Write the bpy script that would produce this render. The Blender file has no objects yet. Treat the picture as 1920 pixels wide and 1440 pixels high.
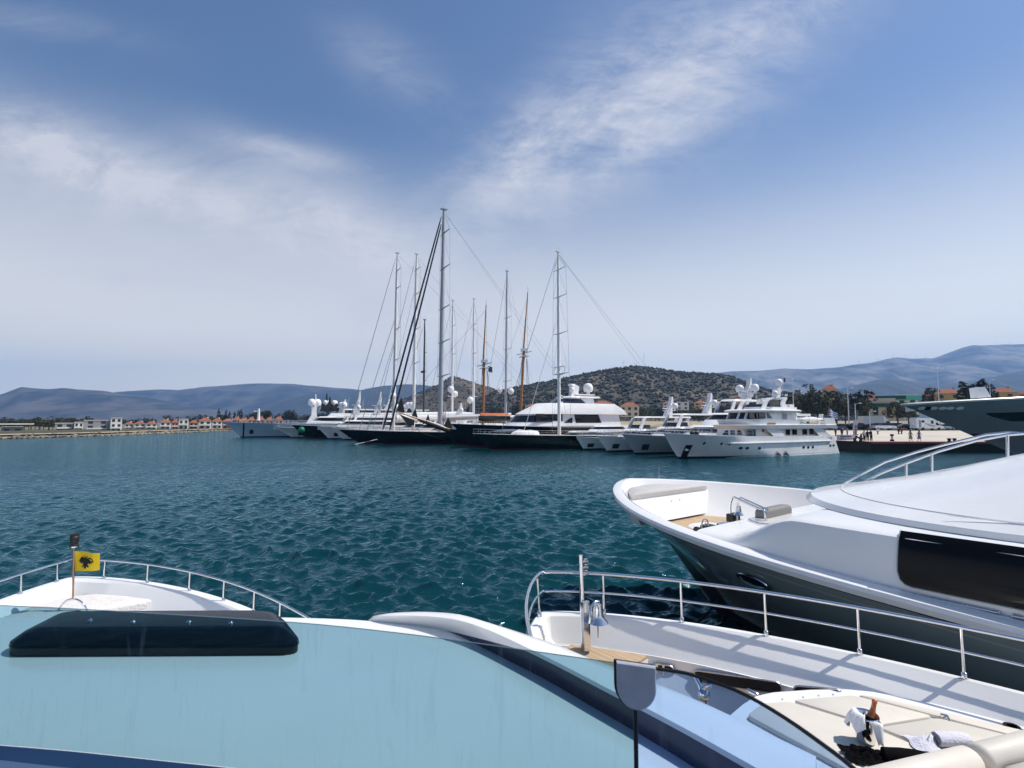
import bpy, math, random
import numpy as np
from mathutils import Vector, Matrix
R = math.radians
random.seed(7)
scene = bpy.context.scene
COL = scene.collection

# ------------------------------------------------------------------ camera frame (used to turn measured pixels into points)
FOC, CX, CY, EYE = 1000.0, 960.0, 720.0, 4.6
PITCH = math.atan(71 / 1000.0)

def ray(px, py):
    u = (px - CX) / FOC; v = (CY - py) / FOC
    return Vector((u, math.cos(PITCH) - v * math.sin(PITCH), math.sin(PITCH) + v * math.cos(PITCH)))
def aty(px, py, Y):
    d = ray(px, py); t = Y / d.y
    return Vector((d.x * t, Y, EYE + d.z * t))
def atz(px, py, z):
    d = ray(px, py); t = (z - EYE) / d.z
    return Vector((d.x * t, d.y * t, z))

# ------------------------------------------------------------------ object helpers
def tag(o, label=None, cat=None, group=None, kind=None):
    if label: o['label'] = label
    if cat: o['category'] = cat
    if group: o['group'] = group
    if kind: o['kind'] = kind
    return o
def thing(name, label, cat, loc=(0, 0, 0), rz=0.0, group=None):
    o = bpy.data.objects.new(name, None); COL.objects.link(o)
    o.empty_display_size = 0.2
    o.location = loc; o.rotation_euler = (0, 0, rz)
    return tag(o, label, cat, group)
def kids(o):
    return [c for c in bpy.data.objects if c.parent == o]
KIDS = {}
def copy_tree(o, parent=None):
    c = o.copy(); COL.objects.link(c)
    if parent: c.parent = parent; KIDS.setdefault(parent.name, []).append(c)
    for ch in KIDS.get(o.name, []): copy_tree(ch, c)
    return c

class MB:
    def __init__(s): s.v = []; s.f = []
    def add(s, vs, fs):
        b = len(s.v); s.v += [tuple(p) for p in vs]; s.f += [tuple(i + b for i in f) for f in fs]
        return s
    def box(s, c, d, rz=0.0, top=1.0, M=None):
        x, y, z = d[0] / 2, d[1] / 2, d[2] / 2
        P = [(-x, -y, -z), (x, -y, -z), (x, y, -z), (-x, y, -z), (-x * top, -y * top, z), (x * top, -y * top, z), (x * top, y * top, z), (-x * top, y * top, z)]
        m = Matrix.Translation(Vector(c)) @ Matrix.Rotation(rz, 4, 'Z')
        if M: m = m @ M
        return s.add([m @ Vector(p) for p in P], [(3, 2, 1, 0), (4, 5, 6, 7), (0, 1, 5, 4), (1, 2, 6, 5), (2, 3, 7, 6), (3, 0, 4, 7)])
    def loft(s, rings, closed=True, cap=True):
        n = len(rings[0]); vs = [p for r in rings for p in r]; fs = []
        for i in range(len(rings) - 1):
            for j in range(n if closed else n - 1):
                k = (j + 1) % n
                fs.append((i * n + j, i * n + k, (i + 1) * n + k, (i + 1) * n + j))
        if cap and closed:
            fs.append(tuple(range(n - 1, -1, -1))); fs.append(tuple((len(rings) - 1) * n + j for j in range(n)))
        return s.add(vs, fs)
    def tube(s, pts, r, n=6, closed=False, cap=True):
        pts = [Vector(p) for p in pts]; rings = []
        m = len(pts)
        rr = r if isinstance(r, (list, tuple)) else [r] * m
        prev = None
        for i, p in enumerate(pts):
            if closed: t = (pts[(i + 1) % m] - pts[i - 1])
            else: t = pts[min(i + 1, m - 1)] - pts[max(i - 1, 0)]
            t.normalize()
            if prev is None:
                a = Vector((0, 0, 1)) if abs(t.z) < .9 else Vector((1, 0, 0))
                prev = (a - t * a.dot(t)).normalized()
            else:
                prev = (prev - t * prev.dot(t)).normalized()
            b = t.cross(prev)
            rings.append([p + (prev * math.cos(2 * math.pi * k / n) + b * math.sin(2 * math.pi * k / n)) * rr[i] for k in range(n)])
        if closed: rings.append(rings[0])
        return s.loft(rings, True, cap and not closed)
    def lathe(s, prof, c=(0, 0, 0), n=16, M=None):
        rings = [[(r * math.cos(2 * math.pi * k / n), r * math.sin(2 * math.pi * k / n), z) for k in range(n)] for r, z in prof]
        m = Matrix.Translation(Vector(c)) @ (M or Matrix.Identity(4))
        return s.loft([[m @ Vector(p) for p in rg] for rg in rings])
    def ball(s, c, r, nu=12, nv=8, sc=(1, 1, 1)):
        prof = [(max(1e-4, math.sin(math.pi * i / nv)), -math.cos(math.pi * i / nv)) for i in range(nv + 1)]
        rings = [[(c[0] + r * sc[0] * q * math.cos(2 * math.pi * k / nu), c[1] + r * sc[1] * q * math.sin(2 * math.pi * k / nu), c[2] + r * sc[2] * z) for k in range(nu)] for q, z in prof]
        return s.loft(rings)
    def slab(s, poly, off):
        """a polygon given thickness along vector off"""
        off = Vector(off); a = [Vector(p) for p in poly]; b = [p + off for p in a]
        return s.loft([a, b])
    def build(s, name, mat, parent=None, smooth=30):
        me = bpy.data.meshes.new(name); me.from_pydata(s.v, [], s.f)
        import bmesh
        bm = bmesh.new(); bm.from_mesh(me); bmesh.ops.recalc_face_normals(bm, faces=bm.faces); bm.to_mesh(me); bm.free()
        me.materials.append(mat)
        if smooth:
            me.shade_smooth(); me.set_sharp_from_angle(angle=R(smooth))
        o = bpy.data.objects.new(name, me); COL.objects.link(o)
        if parent is not None: o.parent = parent; KIDS.setdefault(parent.name, []).append(o)
        return o

def np_mesh(name, V, Fq, mat, smooth=True, parent=None):
    me = bpy.data.meshes.new(name)
    V = np.asarray(V, dtype=np.float32); Fq = np.asarray(Fq, dtype=np.int32); k = Fq.shape[1]
    me.vertices.add(len(V)); me.vertices.foreach_set('co', V.ravel())
    me.loops.add(Fq.size); me.loops.foreach_set('vertex_index', Fq.ravel())
    me.polygons.add(len(Fq)); me.polygons.foreach_set('loop_start', np.arange(0, Fq.size, k, dtype=np.int32))
    me.update(calc_edges=True); me.validate()
    me.materials.append(mat)
    if smooth: me.shade_smooth()
    o = bpy.data.objects.new(name, me); COL.objects.link(o)
    if parent is not None: o.parent = parent; KIDS.setdefault(parent.name, []).append(o)
    return o
def grid_faces(nr, nc):
    i = np.arange(nr - 1)[:, None] * nc + np.arange(nc - 1)[None, :]
    return np.stack([i, i + 1, i + nc + 1, i + nc], -1).reshape(-1, 4)

# ------------------------------------------------------------------ materials
MATS = {}
def mat(name, col, rough=.5, metal=0.0, var=.06, scale=2.0, bump=0.0, bscale=20.0, coat=0.0, spec=.5, col2=None, rvar=.08, detail=4, stretch=(1, 1, 1), coord='Object', trans=0.0, ior=1.45, lo=.35, hi=.65):
    if name in MATS: return MATS[name]
    m = bpy.data.materials.new(name); m.use_nodes = True; nt = m.node_tree; N = nt.nodes; L = nt.links
    b = N['Principled BSDF']
    b.inputs['Roughness'].default_value = rough; b.inputs['Metallic'].default_value = metal
    b.inputs['Specular IOR Level'].default_value = spec; b.inputs['IOR'].default_value = ior
    b.inputs['Coat Weight'].default_value = coat; b.inputs['Coat Roughness'].default_value = .05
    b.inputs['Transmission Weight'].default_value = trans
    tc = N.new('ShaderNodeTexCoord'); mp = N.new('ShaderNodeMapping'); L.new(tc.outputs[coord], mp.inputs[0]); mp.inputs['Scale'].default_value = stretch
    nz = N.new('ShaderNodeTexNoise'); nz.inputs['Scale'].default_value = scale; nz.inputs['Detail'].default_value = detail; nz.inputs['Roughness'].default_value = .6
    L.new(mp.outputs[0], nz.inputs['Vector'])
    rp = N.new('ShaderNodeValToRGB'); L.new(nz.outputs[0], rp.inputs[0])
    rp.color_ramp.elements[0].position = lo; rp.color_ramp.elements[1].position = hi
    c2 = col2 or tuple(c * (1 - var) for c in col)
    rp.color_ramp.elements[0].color = (*c2, 1); rp.color_ramp.elements[1].color = (*col, 1)
    L.new(rp.outputs[0], b.inputs['Base Color'])
    mr = N.new('ShaderNodeMapRange'); L.new(nz.outputs[0], mr.inputs[0]); mr.inputs['From Min'].default_value = .3; mr.inputs['From Max'].default_value = .7
    mr.inputs['To Min'].default_value = max(0, rough - rvar); mr.inputs['To Max'].default_value = min(1, rough + rvar)
    L.new(mr.outputs[0], b.inputs['Roughness'])
    if bump:
        n2 = N.new('ShaderNodeTexNoise'); n2.inputs['Scale'].default_value = bscale; n2.inputs['Detail'].default_value = 3
        L.new(mp.outputs[0], n2.inputs['Vector'])
        bp = N.new('ShaderNodeBump'); bp.inputs['Strength'].default_value = bump; bp.inputs['Distance'].default_value = .02
        L.new(n2.outputs[0], bp.inputs['Height']); L.new(bp.outputs[0], b.inputs['Normal'])
    MATS[name] = m
    return m

gel = mat('white_gelcoat', (.80, .80, .79), .22, var=.05, scale=.8, coat=.3)
gel_warm = mat('cream_gelcoat', (.80, .76, .70), .35, var=.05, scale=1.2)
gel_far = mat('painted_white', (.80, .80, .80), .3, var=.09, scale=.35)
black_hull = mat('black_paint', (.006, .007, .009), .16, var=.3, scale=.3, coat=.3)
navy_hull = mat('navy_paint', (.012, .02, .035), .15, var=.2, scale=.3)
grey_hull = mat('grey_paint', (.34, .36, .37), .25, var=.08, scale=.3)
blue_hull = mat('pale_blue_paint', (.42, .54, .66), .22, var=.06, scale=.3)
slate_hull = mat('slate_paint', (.24, .29, .295), .16, var=.15, scale=.25, coat=.5)
boot = mat('boot_stripe_paint', (.012, .014, .02), .4)
red_boot = mat('red_antifouling', (.10, .018, .015), .5)
glass_dark = mat('tinted_glass', (.006, .007, .009), .05, var=.3, coat=.4)
glass_blue = mat('bluish_glass', (.03, .04, .07), .06, var=.3)
steel = mat('polished_steel', (.72, .72, .73), .13, 1.0, var=.05, scale=8)
steel_dull = mat('brushed_steel', (.55, .56, .58), .3, 1.0, var=.1, scale=8)
alu_white = mat('white_mast_paint', (.78, .78, .78), .35, var=.06)
alu_grey = mat('grey_mast_paint', (.42, .44, .47), .35, var=.08)
wood_mast = mat('varnished_wood', (.42, .17, .05), .3, var=.3, scale=1.5, stretch=(4, 4, .5))
teak = mat('teak_deck', (.52, .37, .23), .6, col2=(.40, .27, .16), scale=3, stretch=(1, 14, 1), bump=.1)
rope_dark = mat('dark_rope', (.03, .03, .035), .8)
wire = mat('wire_rigging', (.25, .25, .27), .4, .6)
furl = mat('dark_blue_sail_cover', (.012, .016, .035), .8)
sail_white = mat('white_sail_cover', (.74, .74, .74), .8, var=.1, bump=.3, bscale=6)
sail_black = mat('black_sail_cloth', (.012, .013, .013), .85, bump=.3)
black_rubber = mat('black_rubber', (.012, .012, .013), .55)
dome_white = mat('radome_white', (.80, .80, .80), .4)
canvas_grey = mat('grey_canvas', (.32, .31, .31), .9, var=.2, scale=10, bump=.2)
# ------------------------------------------------------------------ camera, light, sky
cd = bpy.data.cameras.new('camera'); cam = bpy.data.objects.new('camera', cd); COL.objects.link(cam)
cd.sensor_fit = 'HORIZONTAL'; cd.sensor_width = 36; cd.lens = 36 * FOC / 1920
cd.clip_start = .05; cd.clip_end = 40000
cam.location = (0, 0, EYE); cam.rotation_euler = (math.pi / 2 + PITCH, 0, 0)
cd.dof.use_dof = True; cd.dof.focus_distance = 30; cd.dof.aperture_fstop = 7.5
scene.camera = cam
SUN_AZ, SUN_EL = R(86), R(55)          # azimuth clockwise from +Y
sdir = Vector((math.sin(SUN_AZ) * math.cos(SUN_EL), math.cos(SUN_AZ) * math.cos(SUN_EL), math.sin(SUN_EL)))
sl = bpy.data.lights.new('sun', 'SUN'); sl.energy = 4.6; sl.angle = R(.53); sl.color = (1, .94, .85)
so = bpy.data.objects.new('sun', sl); COL.objects.link(so); so.rotation_euler = sdir.to_track_quat('Z', 'Y').to_euler(); so.location = (0, 0, 200)

w = bpy.data.worlds.new('World'); scene.world = w; w.use_nodes = True
nt = w.node_tree; N = nt.nodes; L = nt.links; bg = N['Background']
sky = N.new('ShaderNodeTexSky'); sky.sky_type = 'NISHITA'; sky.sun_disc = False
sky.sun_elevation = SUN_EL; sky.sun_rotation = SUN_AZ; sky.altitude = 0; sky.air_density = 1.3; sky.dust_density = 1.0; sky.ozone_density = 2.6
bg.inputs['Strength'].default_value = .10
def mth(op, a, b=None, c=None):
    n = N.new('ShaderNodeMath'); n.operation = op
    for i, x in enumerate((a, b, c)):
        if x is None: continue
        if isinstance(x, (int, float)): n.inputs[i].default_value = x
        else: L.new(x, n.inputs[i])
    return n.outputs[0]
tc = N.new('ShaderNodeTexCoord'); sp = N.new('ShaderNodeSeparateXYZ'); L.new(tc.outputs['Generated'], sp.inputs[0])
X, Y, Z = sp.outputs
# high cirrus: a flat layer of cloud at 1 unit above, wisps drawn out along one wind direction
zz = mth('MAXIMUM', mth('ADD', Z, .06), .03)
cu = mth('DIVIDE', X, zz); cv = mth('DIVIDE', Y, zz)
yy = mth('MAXIMUM', Y, .05)
su = mth('DIVIDE', X, yy); sv = mth('DIVIDE', Z, yy)      # compass bearing / elevation of a patch of cirrus
def blob(px, py, rx, ry, ang, amp):
    d = ray(px, py); u0, v0 = d.x / d.y, d.z / d.y
    a = math.cos(R(ang)); b = math.sin(R(ang))
    du = mth('SUBTRACT', su, u0); dv = mth('SUBTRACT', sv, v0)
    p = mth('DIVIDE', mth('ADD', mth('MULTIPLY', du, a), mth('MULTIPLY', dv, b)), rx / 1000)
    q = mth('DIVIDE', mth('SUBTRACT', mth('MULTIPLY', dv, a), mth('MULTIPLY', du, b)), ry / 1000)
    r2 = mth('ADD', mth('MULTIPLY', p, p), mth('MULTIPLY', q, q))
    return mth('MULTIPLY', mth('EXPONENT', mth('MULTIPLY', r2, -1.0)), amp)
blobs = [blob(*a) for a in [(1250, 160, 340, 140, 33, .50), (1010, 270, 190, 70, 40, .50), (1170, 285, 240, 60, 28, .30), (1480, 20, 200, 60, 30, .25), (740, 130, 130, 60, -35, .25),
    (90, 290, 240, 75, -22, .62), (330, 360, 330, 60, -20, .5), (640, 430, 260, 75, -30, .45), (540, 285, 130, 28, -14, .35), (250, 518, 130, 16, -3, .5),
    (80, 50, 190, 40, -12, .16), (150, 430, 350, 60, -10, .22), (820, 520, 220, 160, 0, .3), (430, 560, 600, 90, 0, .22), (1430, 480, 260, 90, 10, .12)]]
tot = blobs[0]
for b_ in blobs[1:]: tot = mth('ADD', tot, b_)
cmb = N.new('ShaderNodeCombineXYZ'); L.new(su, cmb.inputs[0]); L.new(sv, cmb.inputs[1]); 
def fbm(scale, rot, stretch, detail, dist, rough=.62):
    mp = N.new('ShaderNodeMapping'); mp.inputs['Rotation'].default_value = (0, 0, R(rot)); mp.inputs['Scale'].default_value = (stretch, 1, 1)
    L.new(cmb.outputs[0], mp.inputs[0])
    n = N.new('ShaderNodeTexNoise'); n.inputs['Scale'].default_value = scale; n.inputs['Detail'].default_value = detail; n.inputs['Roughness'].default_value = rough; n.inputs['Distortion'].default_value = dist
    L.new(mp.outputs[0], n.inputs['Vector']); return n.outputs[0]
n1 = fbm(3.2, 28, .62, 12, .6, .66); n2 = fbm(8, -20, .5, 12, .9, .7); n3 = fbm(24, 34, .35, 8, 1.2, .72)
nn = mth('ADD', mth('ADD', mth('MULTIPLY', n1, .52), mth('MULTIPLY', n2, .32)), mth('MULTIPLY', n3, .16))
dens = N.new('ShaderNodeMapRange'); dens.interpolation_type = 'SMOOTHSTEP'; L.new(nn, dens.inputs[0])
dens.inputs['From Min'].default_value = .36; dens.inputs['From Max'].default_value = .66; dens.inputs['To Min'].default_value = .16; dens.inputs['To Max'].default_value = 1.55
fr = N.new('ShaderNodeMapRange'); L.new(Y, fr.inputs[0]); fr.inputs['From Min'].default_value = .15; fr.inputs['From Max'].default_value = .45
cl = mth('MULTIPLY', mth('MULTIPLY', tot, dens.outputs[0]), fr.outputs[0])
cl = mth('MINIMUM', cl, .8)
# pale haze band low over the water
hz = N.new('ShaderNodeMapRange'); hz.interpolation_type = 'SMOOTHSTEP'; L.new(Z, hz.inputs[0]); hz.inputs['From Min'].default_value = .50; hz.inputs['From Max'].default_value = -.04; hz.inputs['To Min'].default_value = 0; hz.inputs['To Max'].default_value = .95
tint = N.new('ShaderNodeMix'); tint.data_type = 'RGBA'; tint.blend_type = 'MULTIPLY'; tint.inputs[0].default_value = 1
L.new(sky.outputs[0], tint.inputs[6]); tint.inputs[7].default_value = (.68, .74, .86, 1)
m0 = N.new('ShaderNodeMix'); m0.data_type = 'RGBA'; L.new(hz.outputs[0], m0.inputs[0]); L.new(tint.outputs[2], m0.inputs[6]); m0.inputs[7].default_value = (13.0, 12.0, 10.0, 1)
m1 = N.new('ShaderNodeMix'); m1.data_type = 'RGBA'; L.new(cl, m1.inputs[0]); L.new(m0.outputs[2], m1.inputs[6]); m1.inputs[7].default_value = (7.0, 6.9, 7.1, 1)
L.new(m1.outputs[2], bg.inputs[0])
scene.view_settings.view_transform = 'Standard'; scene.view_settings.look = 'None'; scene.view_settings.exposure = .25; scene.view_settings.gamma = 1
scene.cycles.max_bounces = 8; scene.cycles.transparent_max_bounces = 16; scene.cycles.caustics_reflective = False; scene.cycles.caustics_refractive = False

# ------------------------------------------------------------------ haze: even thin air over the whole bay
HZ = MB(); HZ.box((0, 0, 449), (16800, 16800, 902))
hm = bpy.data.materials.new('haze_air'); hm.use_nodes = True; hn = hm.node_tree
for n in list(hn.nodes):
    if n.type == 'BSDF_PRINCIPLED': hn.nodes.remove(n)
pv = hn.nodes.new('ShaderNodeVolumePrincipled'); pv.inputs['Color'].default_value = (.24, .50, 1, 1); pv.inputs['Density'].default_value = 1.3e-4; pv.inputs['Anisotropy'].default_value = .2
hn.links.new(pv.outputs[0], hn.nodes['Material Output'].inputs['Volume'])
ho = HZ.build('haze', hm, smooth=0); tag(ho, kind='stuff', label='thin blue haze over the bay in front of the mountains')

# ------------------------------------------------------------------ water
def water():
    rng = np.random.default_rng(3)
    rad = [3.0]
    while rad[-1] < 2600: rad.append(rad[-1] * 1.0055 if rad[-1] < 320 else rad[-1] * 1.02)
    rad = np.array(rad); az = np.radians(np.concatenate([np.arange(-180, -62, 2.0), np.arange(-62, 62, .16), np.arange(62, 180.1, 2.0)]))
    Rr, A = np.meshgrid(rad, az, indexing='ij')
    X = Rr * np.sin(A); Yv = Rr * np.cos(A); Zv = np.zeros_like(X)
    cell = np.maximum(Rr * np.gradient(az)[None, :], Rr * .0055)
    main = R(205)
    gust = .75 + .25 * np.sin(X * .05 + 1.3 * np.sin(Yv * .031)) * np.sin(Yv * .043 + 1.1 * np.sin(X * .027) + 1)
    dx = np.zeros_like(X); dy = np.zeros_like(X)
    for i in range(150):
        lam = .15 * (8.5 ** rng.random()); th = main + rng.normal(0, .55); k = 2 * np.pi / lam
        amp = .0124 * lam ** .95 * (.6 + .8 * rng.random()) * (1.0 if lam < 1.2 else .75)
        ph = rng.random() * 6.283
        arg = k * (X * np.sin(th) + Yv * np.cos(th)) + ph
        fade = np.clip((lam / cell - 2.2) / 3.0, 0, 1)
        a = amp * fade * gust
        Zv += a * np.cos(arg)
        dx -= a * np.sin(arg) * np.sin(th) * .6; dy -= a * np.sin(arg) * np.cos(th) * .6
    V = np.stack([X + dx, Yv + dy, Zv], -1).reshape(-1, 3)
    m = bpy.data.materials.new('sea_water'); m.use_nodes = True; t = m.node_tree; n = t.nodes; l = t.links
    n.remove(n['Principled BSDF'])
    body = n.new('ShaderNodeBsdfDiffuse'); gl = n.new('ShaderNodeBsdfGlossy'); gl.inputs['Roughness'].default_value = .09; gl.inputs[0].default_value = (.52, .76, .86, 1)
    up = n.new('ShaderNodeCombineXYZ'); up.inputs[2].default_value = 1; l.new(up.outputs[0], body.inputs['Normal'])      # light scattered up from the water body
    fr = n.new('ShaderNodeFresnel'); fr.inputs['IOR'].default_value = 1.33; mx = n.new('ShaderNodeMixShader')
    l.new(fr.outputs[0], mx.inputs[0]); l.new(body.outputs[0], mx.inputs[1]); l.new(gl.outputs[0], mx.inputs[2]); l.new(mx.outputs[0], n['Material Output'].inputs['Surface'])
    tcn = n.new('ShaderNodeTexCoord')
    big = n.new('ShaderNodeTexNoise'); big.inputs['Scale'].default_value = .03; big.inputs['Detail'].default_value = 3; l.new(tcn.outputs['Object'], big.inputs['Vector'])
    rp = n.new('ShaderNodeValToRGB'); l.new(big.outputs[0], rp.inputs[0])
    rp.color_ramp.elements[0].position = .35; rp.color_ramp.elements[1].position = .68
    rp.color_ramp.elements[0].color = (.0024, .030, .040, 1); rp.color_ramp.elements[1].color = (.0040, .046, .058, 1)
    l.new(rp.outputs[0], body.inputs[0])
    prev = None
    for sc, dist, st in ((.8, .20, (1, 1.5, 1)), (2.2, .10, (1, 1.5, 1)), (6.0, .032, (1, 1.4, 1)), (18.0, .008, (1, 1.2, 1))):
        mp = n.new('ShaderNodeMapping'); mp.inputs['Scale'].default_value = st; mp.inputs['Rotation'].default_value = (0, 0, R(-25)); l.new(tcn.outputs['Object'], mp.inputs[0])
        nz = n.new('ShaderNodeTexNoise'); nz.inputs['Scale'].default_value = sc; nz.inputs['Detail'].default_value = 2; nz.inputs['Distortion'].default_value = .4; l.new(mp.outputs[0], nz.inputs['Vector'])
        bp = n.new('ShaderNodeBump'); bp.inputs['Strength'].default_value = .8; bp.inputs['Distance'].default_value = dist; l.new(nz.outputs[0], bp.inputs['Height'])
        if prev: l.new(prev.outputs[0], bp.inputs['Normal'])
        prev = bp
    l.new(prev.outputs[0], gl.inputs['Normal']); l.new(prev.outputs[0], fr.inputs['Normal'])
    o = np_mesh('water', V, grid_faces(*X.shape), m); tag(o, kind='structure')
water()
# ------------------------------------------------------------------ ground, shore, hills
earth = mat('dry_ground', (.20, .17, .12), .95, col2=(.10, .11, .06), scale=.05, detail=8)
basin = [(-260, -120), (-142, 60), (-139, 150), (-135, 180), (-140, 222), (-146, 272), (-128, 330), (-60, 370), (0, 330), (18, 210), (52, 92.0), (54, 80.6), (90, 79.5), (140, 78), (400, 70)]
def ground():
    b = MB(); n = len(basin)
    inner = [(x, y, 1.0) for x, y in basin]; outer = []
    for x, y in basin:
        v = Vector((x, y - 60, 0)).normalized() * 7500; outer.append((v.x, v.y + 60 if v.y > 0 else v.y, 1.0))
    b.loft([inner, outer], closed=False)
    o = b.build('ground', earth, smooth=0); tag(o, kind='structure')
ground()

def noise1(x, seed, octs=4):
    r = np.random.default_rng(seed); y = np.zeros_like(x)
    for o in range(octs):
        f = 2.0 ** o; y += np.sin(x * f + r.random() * 6.28) * np.cos(x * f * .63 + r.random() * 6.28) / f
    return y
def vnoise(x, y, seed, octs=5):
    """tileless value noise"""
    def h(i, j, s):
        a = np.sin(i * 127.1 + j * 311.7 + s * 74.7) * 43758.5453
        return a - np.floor(a)
    out = np.zeros_like(x); amp = 1.0; tot = 0
    for o in range(octs):
        f = 2.0 ** o; xi = np.floor(x * f); yi = np.floor(y * f); fx = x * f - xi; fy = y * f - yi
        fx = fx * fx * (3 - 2 * fx); fy = fy * fy * (3 - 2 * fy); s = seed + o * 3.1
        v = (h(xi, yi, s) * (1 - fx) + h(xi + 1, yi, s) * fx) * (1 - fy) + (h(xi, yi + 1, s) * (1 - fx) + h(xi + 1, yi + 1, s) * fx) * fy
        out += amp * v; tot += amp; amp *= .5
    return out / tot
def hill(name, label, sky, D, front, back, m, seed, rough=.12, da=.12, nd=110, ridge_rough=.012):
    """terrain whose crest follows the bearings/heights in sky=[(px,py)], at distance D, falling away to both sides"""
    px = np.array([p[0] for p in sky], float); py = np.array([p[1] for p in sky], float)
    cols = np.arange(px[0], px[-1] + .1, (px[-1] - px[0]) / max(60, int((px[-1] - px[0]) / 3)))
    crest = np.interp(cols, px, py)
    kk = np.hanning(9); kk /= kk.sum(); crest = np.convolve(np.pad(crest, 4, 'edge'), kk, 'valid')
    u = (cols - 960) / 1000
    H = (791 - crest) / 1000 * D / np.cos(PITCH) ** 0 + EYE
    t = np.linspace(0, 1, nd)
    tf = front / (front + back)
    depth = -front + t * (front + back)
    prof = np.where(t < tf, np.sin(np.clip(t / tf, 0, 1) * np.pi / 2) ** 1.25, np.cos(np.clip((t - tf) / (1 - tf), 0, 1) * np.pi / 2) ** 1.2)
    U, T = np.meshgrid(u, np.arange(nd), indexing='ij')
    Y = D + depth[T]; Xw = U * Y
    n = vnoise(Xw / (front * .35), Y / (front * .35), seed, 6) - .5
    edge = np.minimum(1, np.minimum(np.arange(len(u)), np.arange(len(u))[::-1]) / 12.0)
    spur = np.abs(vnoise(Xw / (front * .22) + 9, Y / (front * .8), seed + 5, 4) - .5)
    Zv = H[:, None] * prof[T] * (1 + rough * 3.2 * n * (1 - prof[T] * .9) - rough * 4.5 * spur * np.sin(np.pi * np.clip(prof[T], 0, 1))) + H[:, None] * ridge_rough * n * 4 * prof[T]
    Zv = np.maximum(Zv, -2) * 1.0 - (1 - prof[T]) * 2
    V = np.stack([Xw, Y, Zv], -1).reshape(-1, 3)
    o = np_mesh(name, V, grid_faces(*U.shape), m); tag(o, kind='structure', label=label)
    return (cols, H, D, front, V.reshape(len(u), nd, 3))
mt_l = mat('mountain_scrub', (.11, .092, .075), .95, col2=(.02, .023, .018), scale=.004, detail=14, lo=.40, hi=.60)
mt_r = mat('mountain_rock', (.24, .22, .195), .95, col2=(.03, .032, .026), scale=.004, detail=14, lo=.40, hi=.62)
mt_d = mat('mountain_dark', (.05, .05, .038), .95, col2=(.025, .03, .02), scale=.004, detail=12)
hillm = mat('hill_rock', (.12, .095, .07), .95, col2=(.03, .03, .02), scale=.022, detail=12, lo=.38, hi=.66)
hill('mountain', 'far blue mountain ridge behind the left shore', [(150, 742), (235, 734), (290, 731), (330, 732), (380, 726), (420, 724), (470, 721), (540, 721), (600, 725), (655, 729), (690, 733), (760, 738), (860, 745), (1000, 748)], 6200, 1500, 1200, mt_l, 2)
hill('mountain', 'mountain at the far left with a pointed top', [(-160, 760), (-60, 752), (0, 740), (38, 726), (60, 729), (90, 731), (120, 729), (150, 732), (200, 734), (225, 739), (260, 742), (330, 756), (420, 770), (500, 788)], 4300, 1100, 900, mt_l, 11)
hill('mountain', 'darker mountain spur behind the moored boats', [(380, 788), (430, 776), (480, 770), (530, 752), (580, 738), (620, 736), (650, 739), (690, 728), (720, 724), (760, 722), (800, 725), (840, 730), (900, 736), (1000, 742), (1100, 752), (1200, 760)], 5000, 1200, 900, mt_d, 23)
hill('mountain', 'long blue mountain ridge with wind turbines on the right', [(1240, 720), (1330, 706), (1370, 699), (1420, 697), (1470, 694), (1520, 697), (1580, 692), (1640, 681), (1680, 671), (1720, 675), (1755, 676), (1790, 664), (1832, 652), (1880, 651), (1920, 648), (2000, 645), (2120, 655), (2300, 700)], 5600, 2200, 1500, mt_r, 31, rough=.2)
hill('mountain', 'low dark foothill below the blue ridge on the right', [(1480, 745), (1560, 732), (1630, 716), (1660, 711), (1700, 713), (1760, 722), (1830, 716), (1900, 700), (1960, 692), (2100, 690), (2300, 730)], 3600, 900, 700, mt_d, 37)
H1 = hill('hill', 'scrub covered hill with scattered bushes behind the harbour', [(880, 760), (930, 735), (990, 723), (1030, 717), (1060, 712), (1100, 704), (1130, 698), (1160, 694), (1190, 690), (1225, 693), (1260, 698), (1300, 701), (1340, 703), (1370, 707), (1400, 719), (1425, 729), (1460, 737), (1520, 746), (1600, 758), (1700, 772)], 900, 330, 300, hillm, 41, rough=.10)
H2 = hill('hill', 'grey rocky knoll seen between the masts', [(690, 775), (740, 757), (780, 741), (810, 727), (830, 719), (838, 711), (850, 706), (862, 710), (880, 717), (905, 725), (940, 735), (990, 752), (1060, 775)], 1050, 300, 260, hillm, 47, rough=.13)

# bushes on the hill: small leaf clumps nobody could count
def scrub(name, HH, count, seed, szr, mcol, label, zmin=.12):
    cols, Hh, D, front, V = HH
    rng = np.random.default_rng(seed); vs = []; fs = []
    nc, nd = V.shape[:2]
    k = 0; base = 0
    octv = np.array([(1, 0, 0), (-1, 0, 0), (0, 1, 0), (0, -1, 0), (0, 0, 1), (0, 0, -.6)], float)
    octf = np.array([(0, 2, 4), (2, 1, 4), (1, 3, 4), (3, 0, 4), (2, 0, 5), (1, 2, 5), (3, 1, 5), (0, 3, 5)])
    while k < count:
        i = rng.integers(2, nc - 2); j = rng.integers(1, int(nd * .62))
        p = V[i, j]
        if p[2] < 6: continue
        q = V[i + 1, j] - p; r_ = V[i, j + 1] - p
        p = p + q * rng.random() + r_ * rng.random()
        s = szr[0] + (szr[1] - szr[0]) * rng.random() ** 2.2
        for c in range(3):
            o = rng.normal(0, .45, 3) * s; o[2] = abs(o[2]) * .6
            vv = octv * s * (.5 + .5 * rng.random((6, 1))) * np.array([1, 1, .85]) + p + o
            vs.append(vv); fs.append(octf + base); base += 6
        k += 1
    o = np_mesh(name, np.concatenate(vs), np.concatenate(fs), mcol, smooth=False); tag(o, kind='stuff', label=label)
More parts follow.
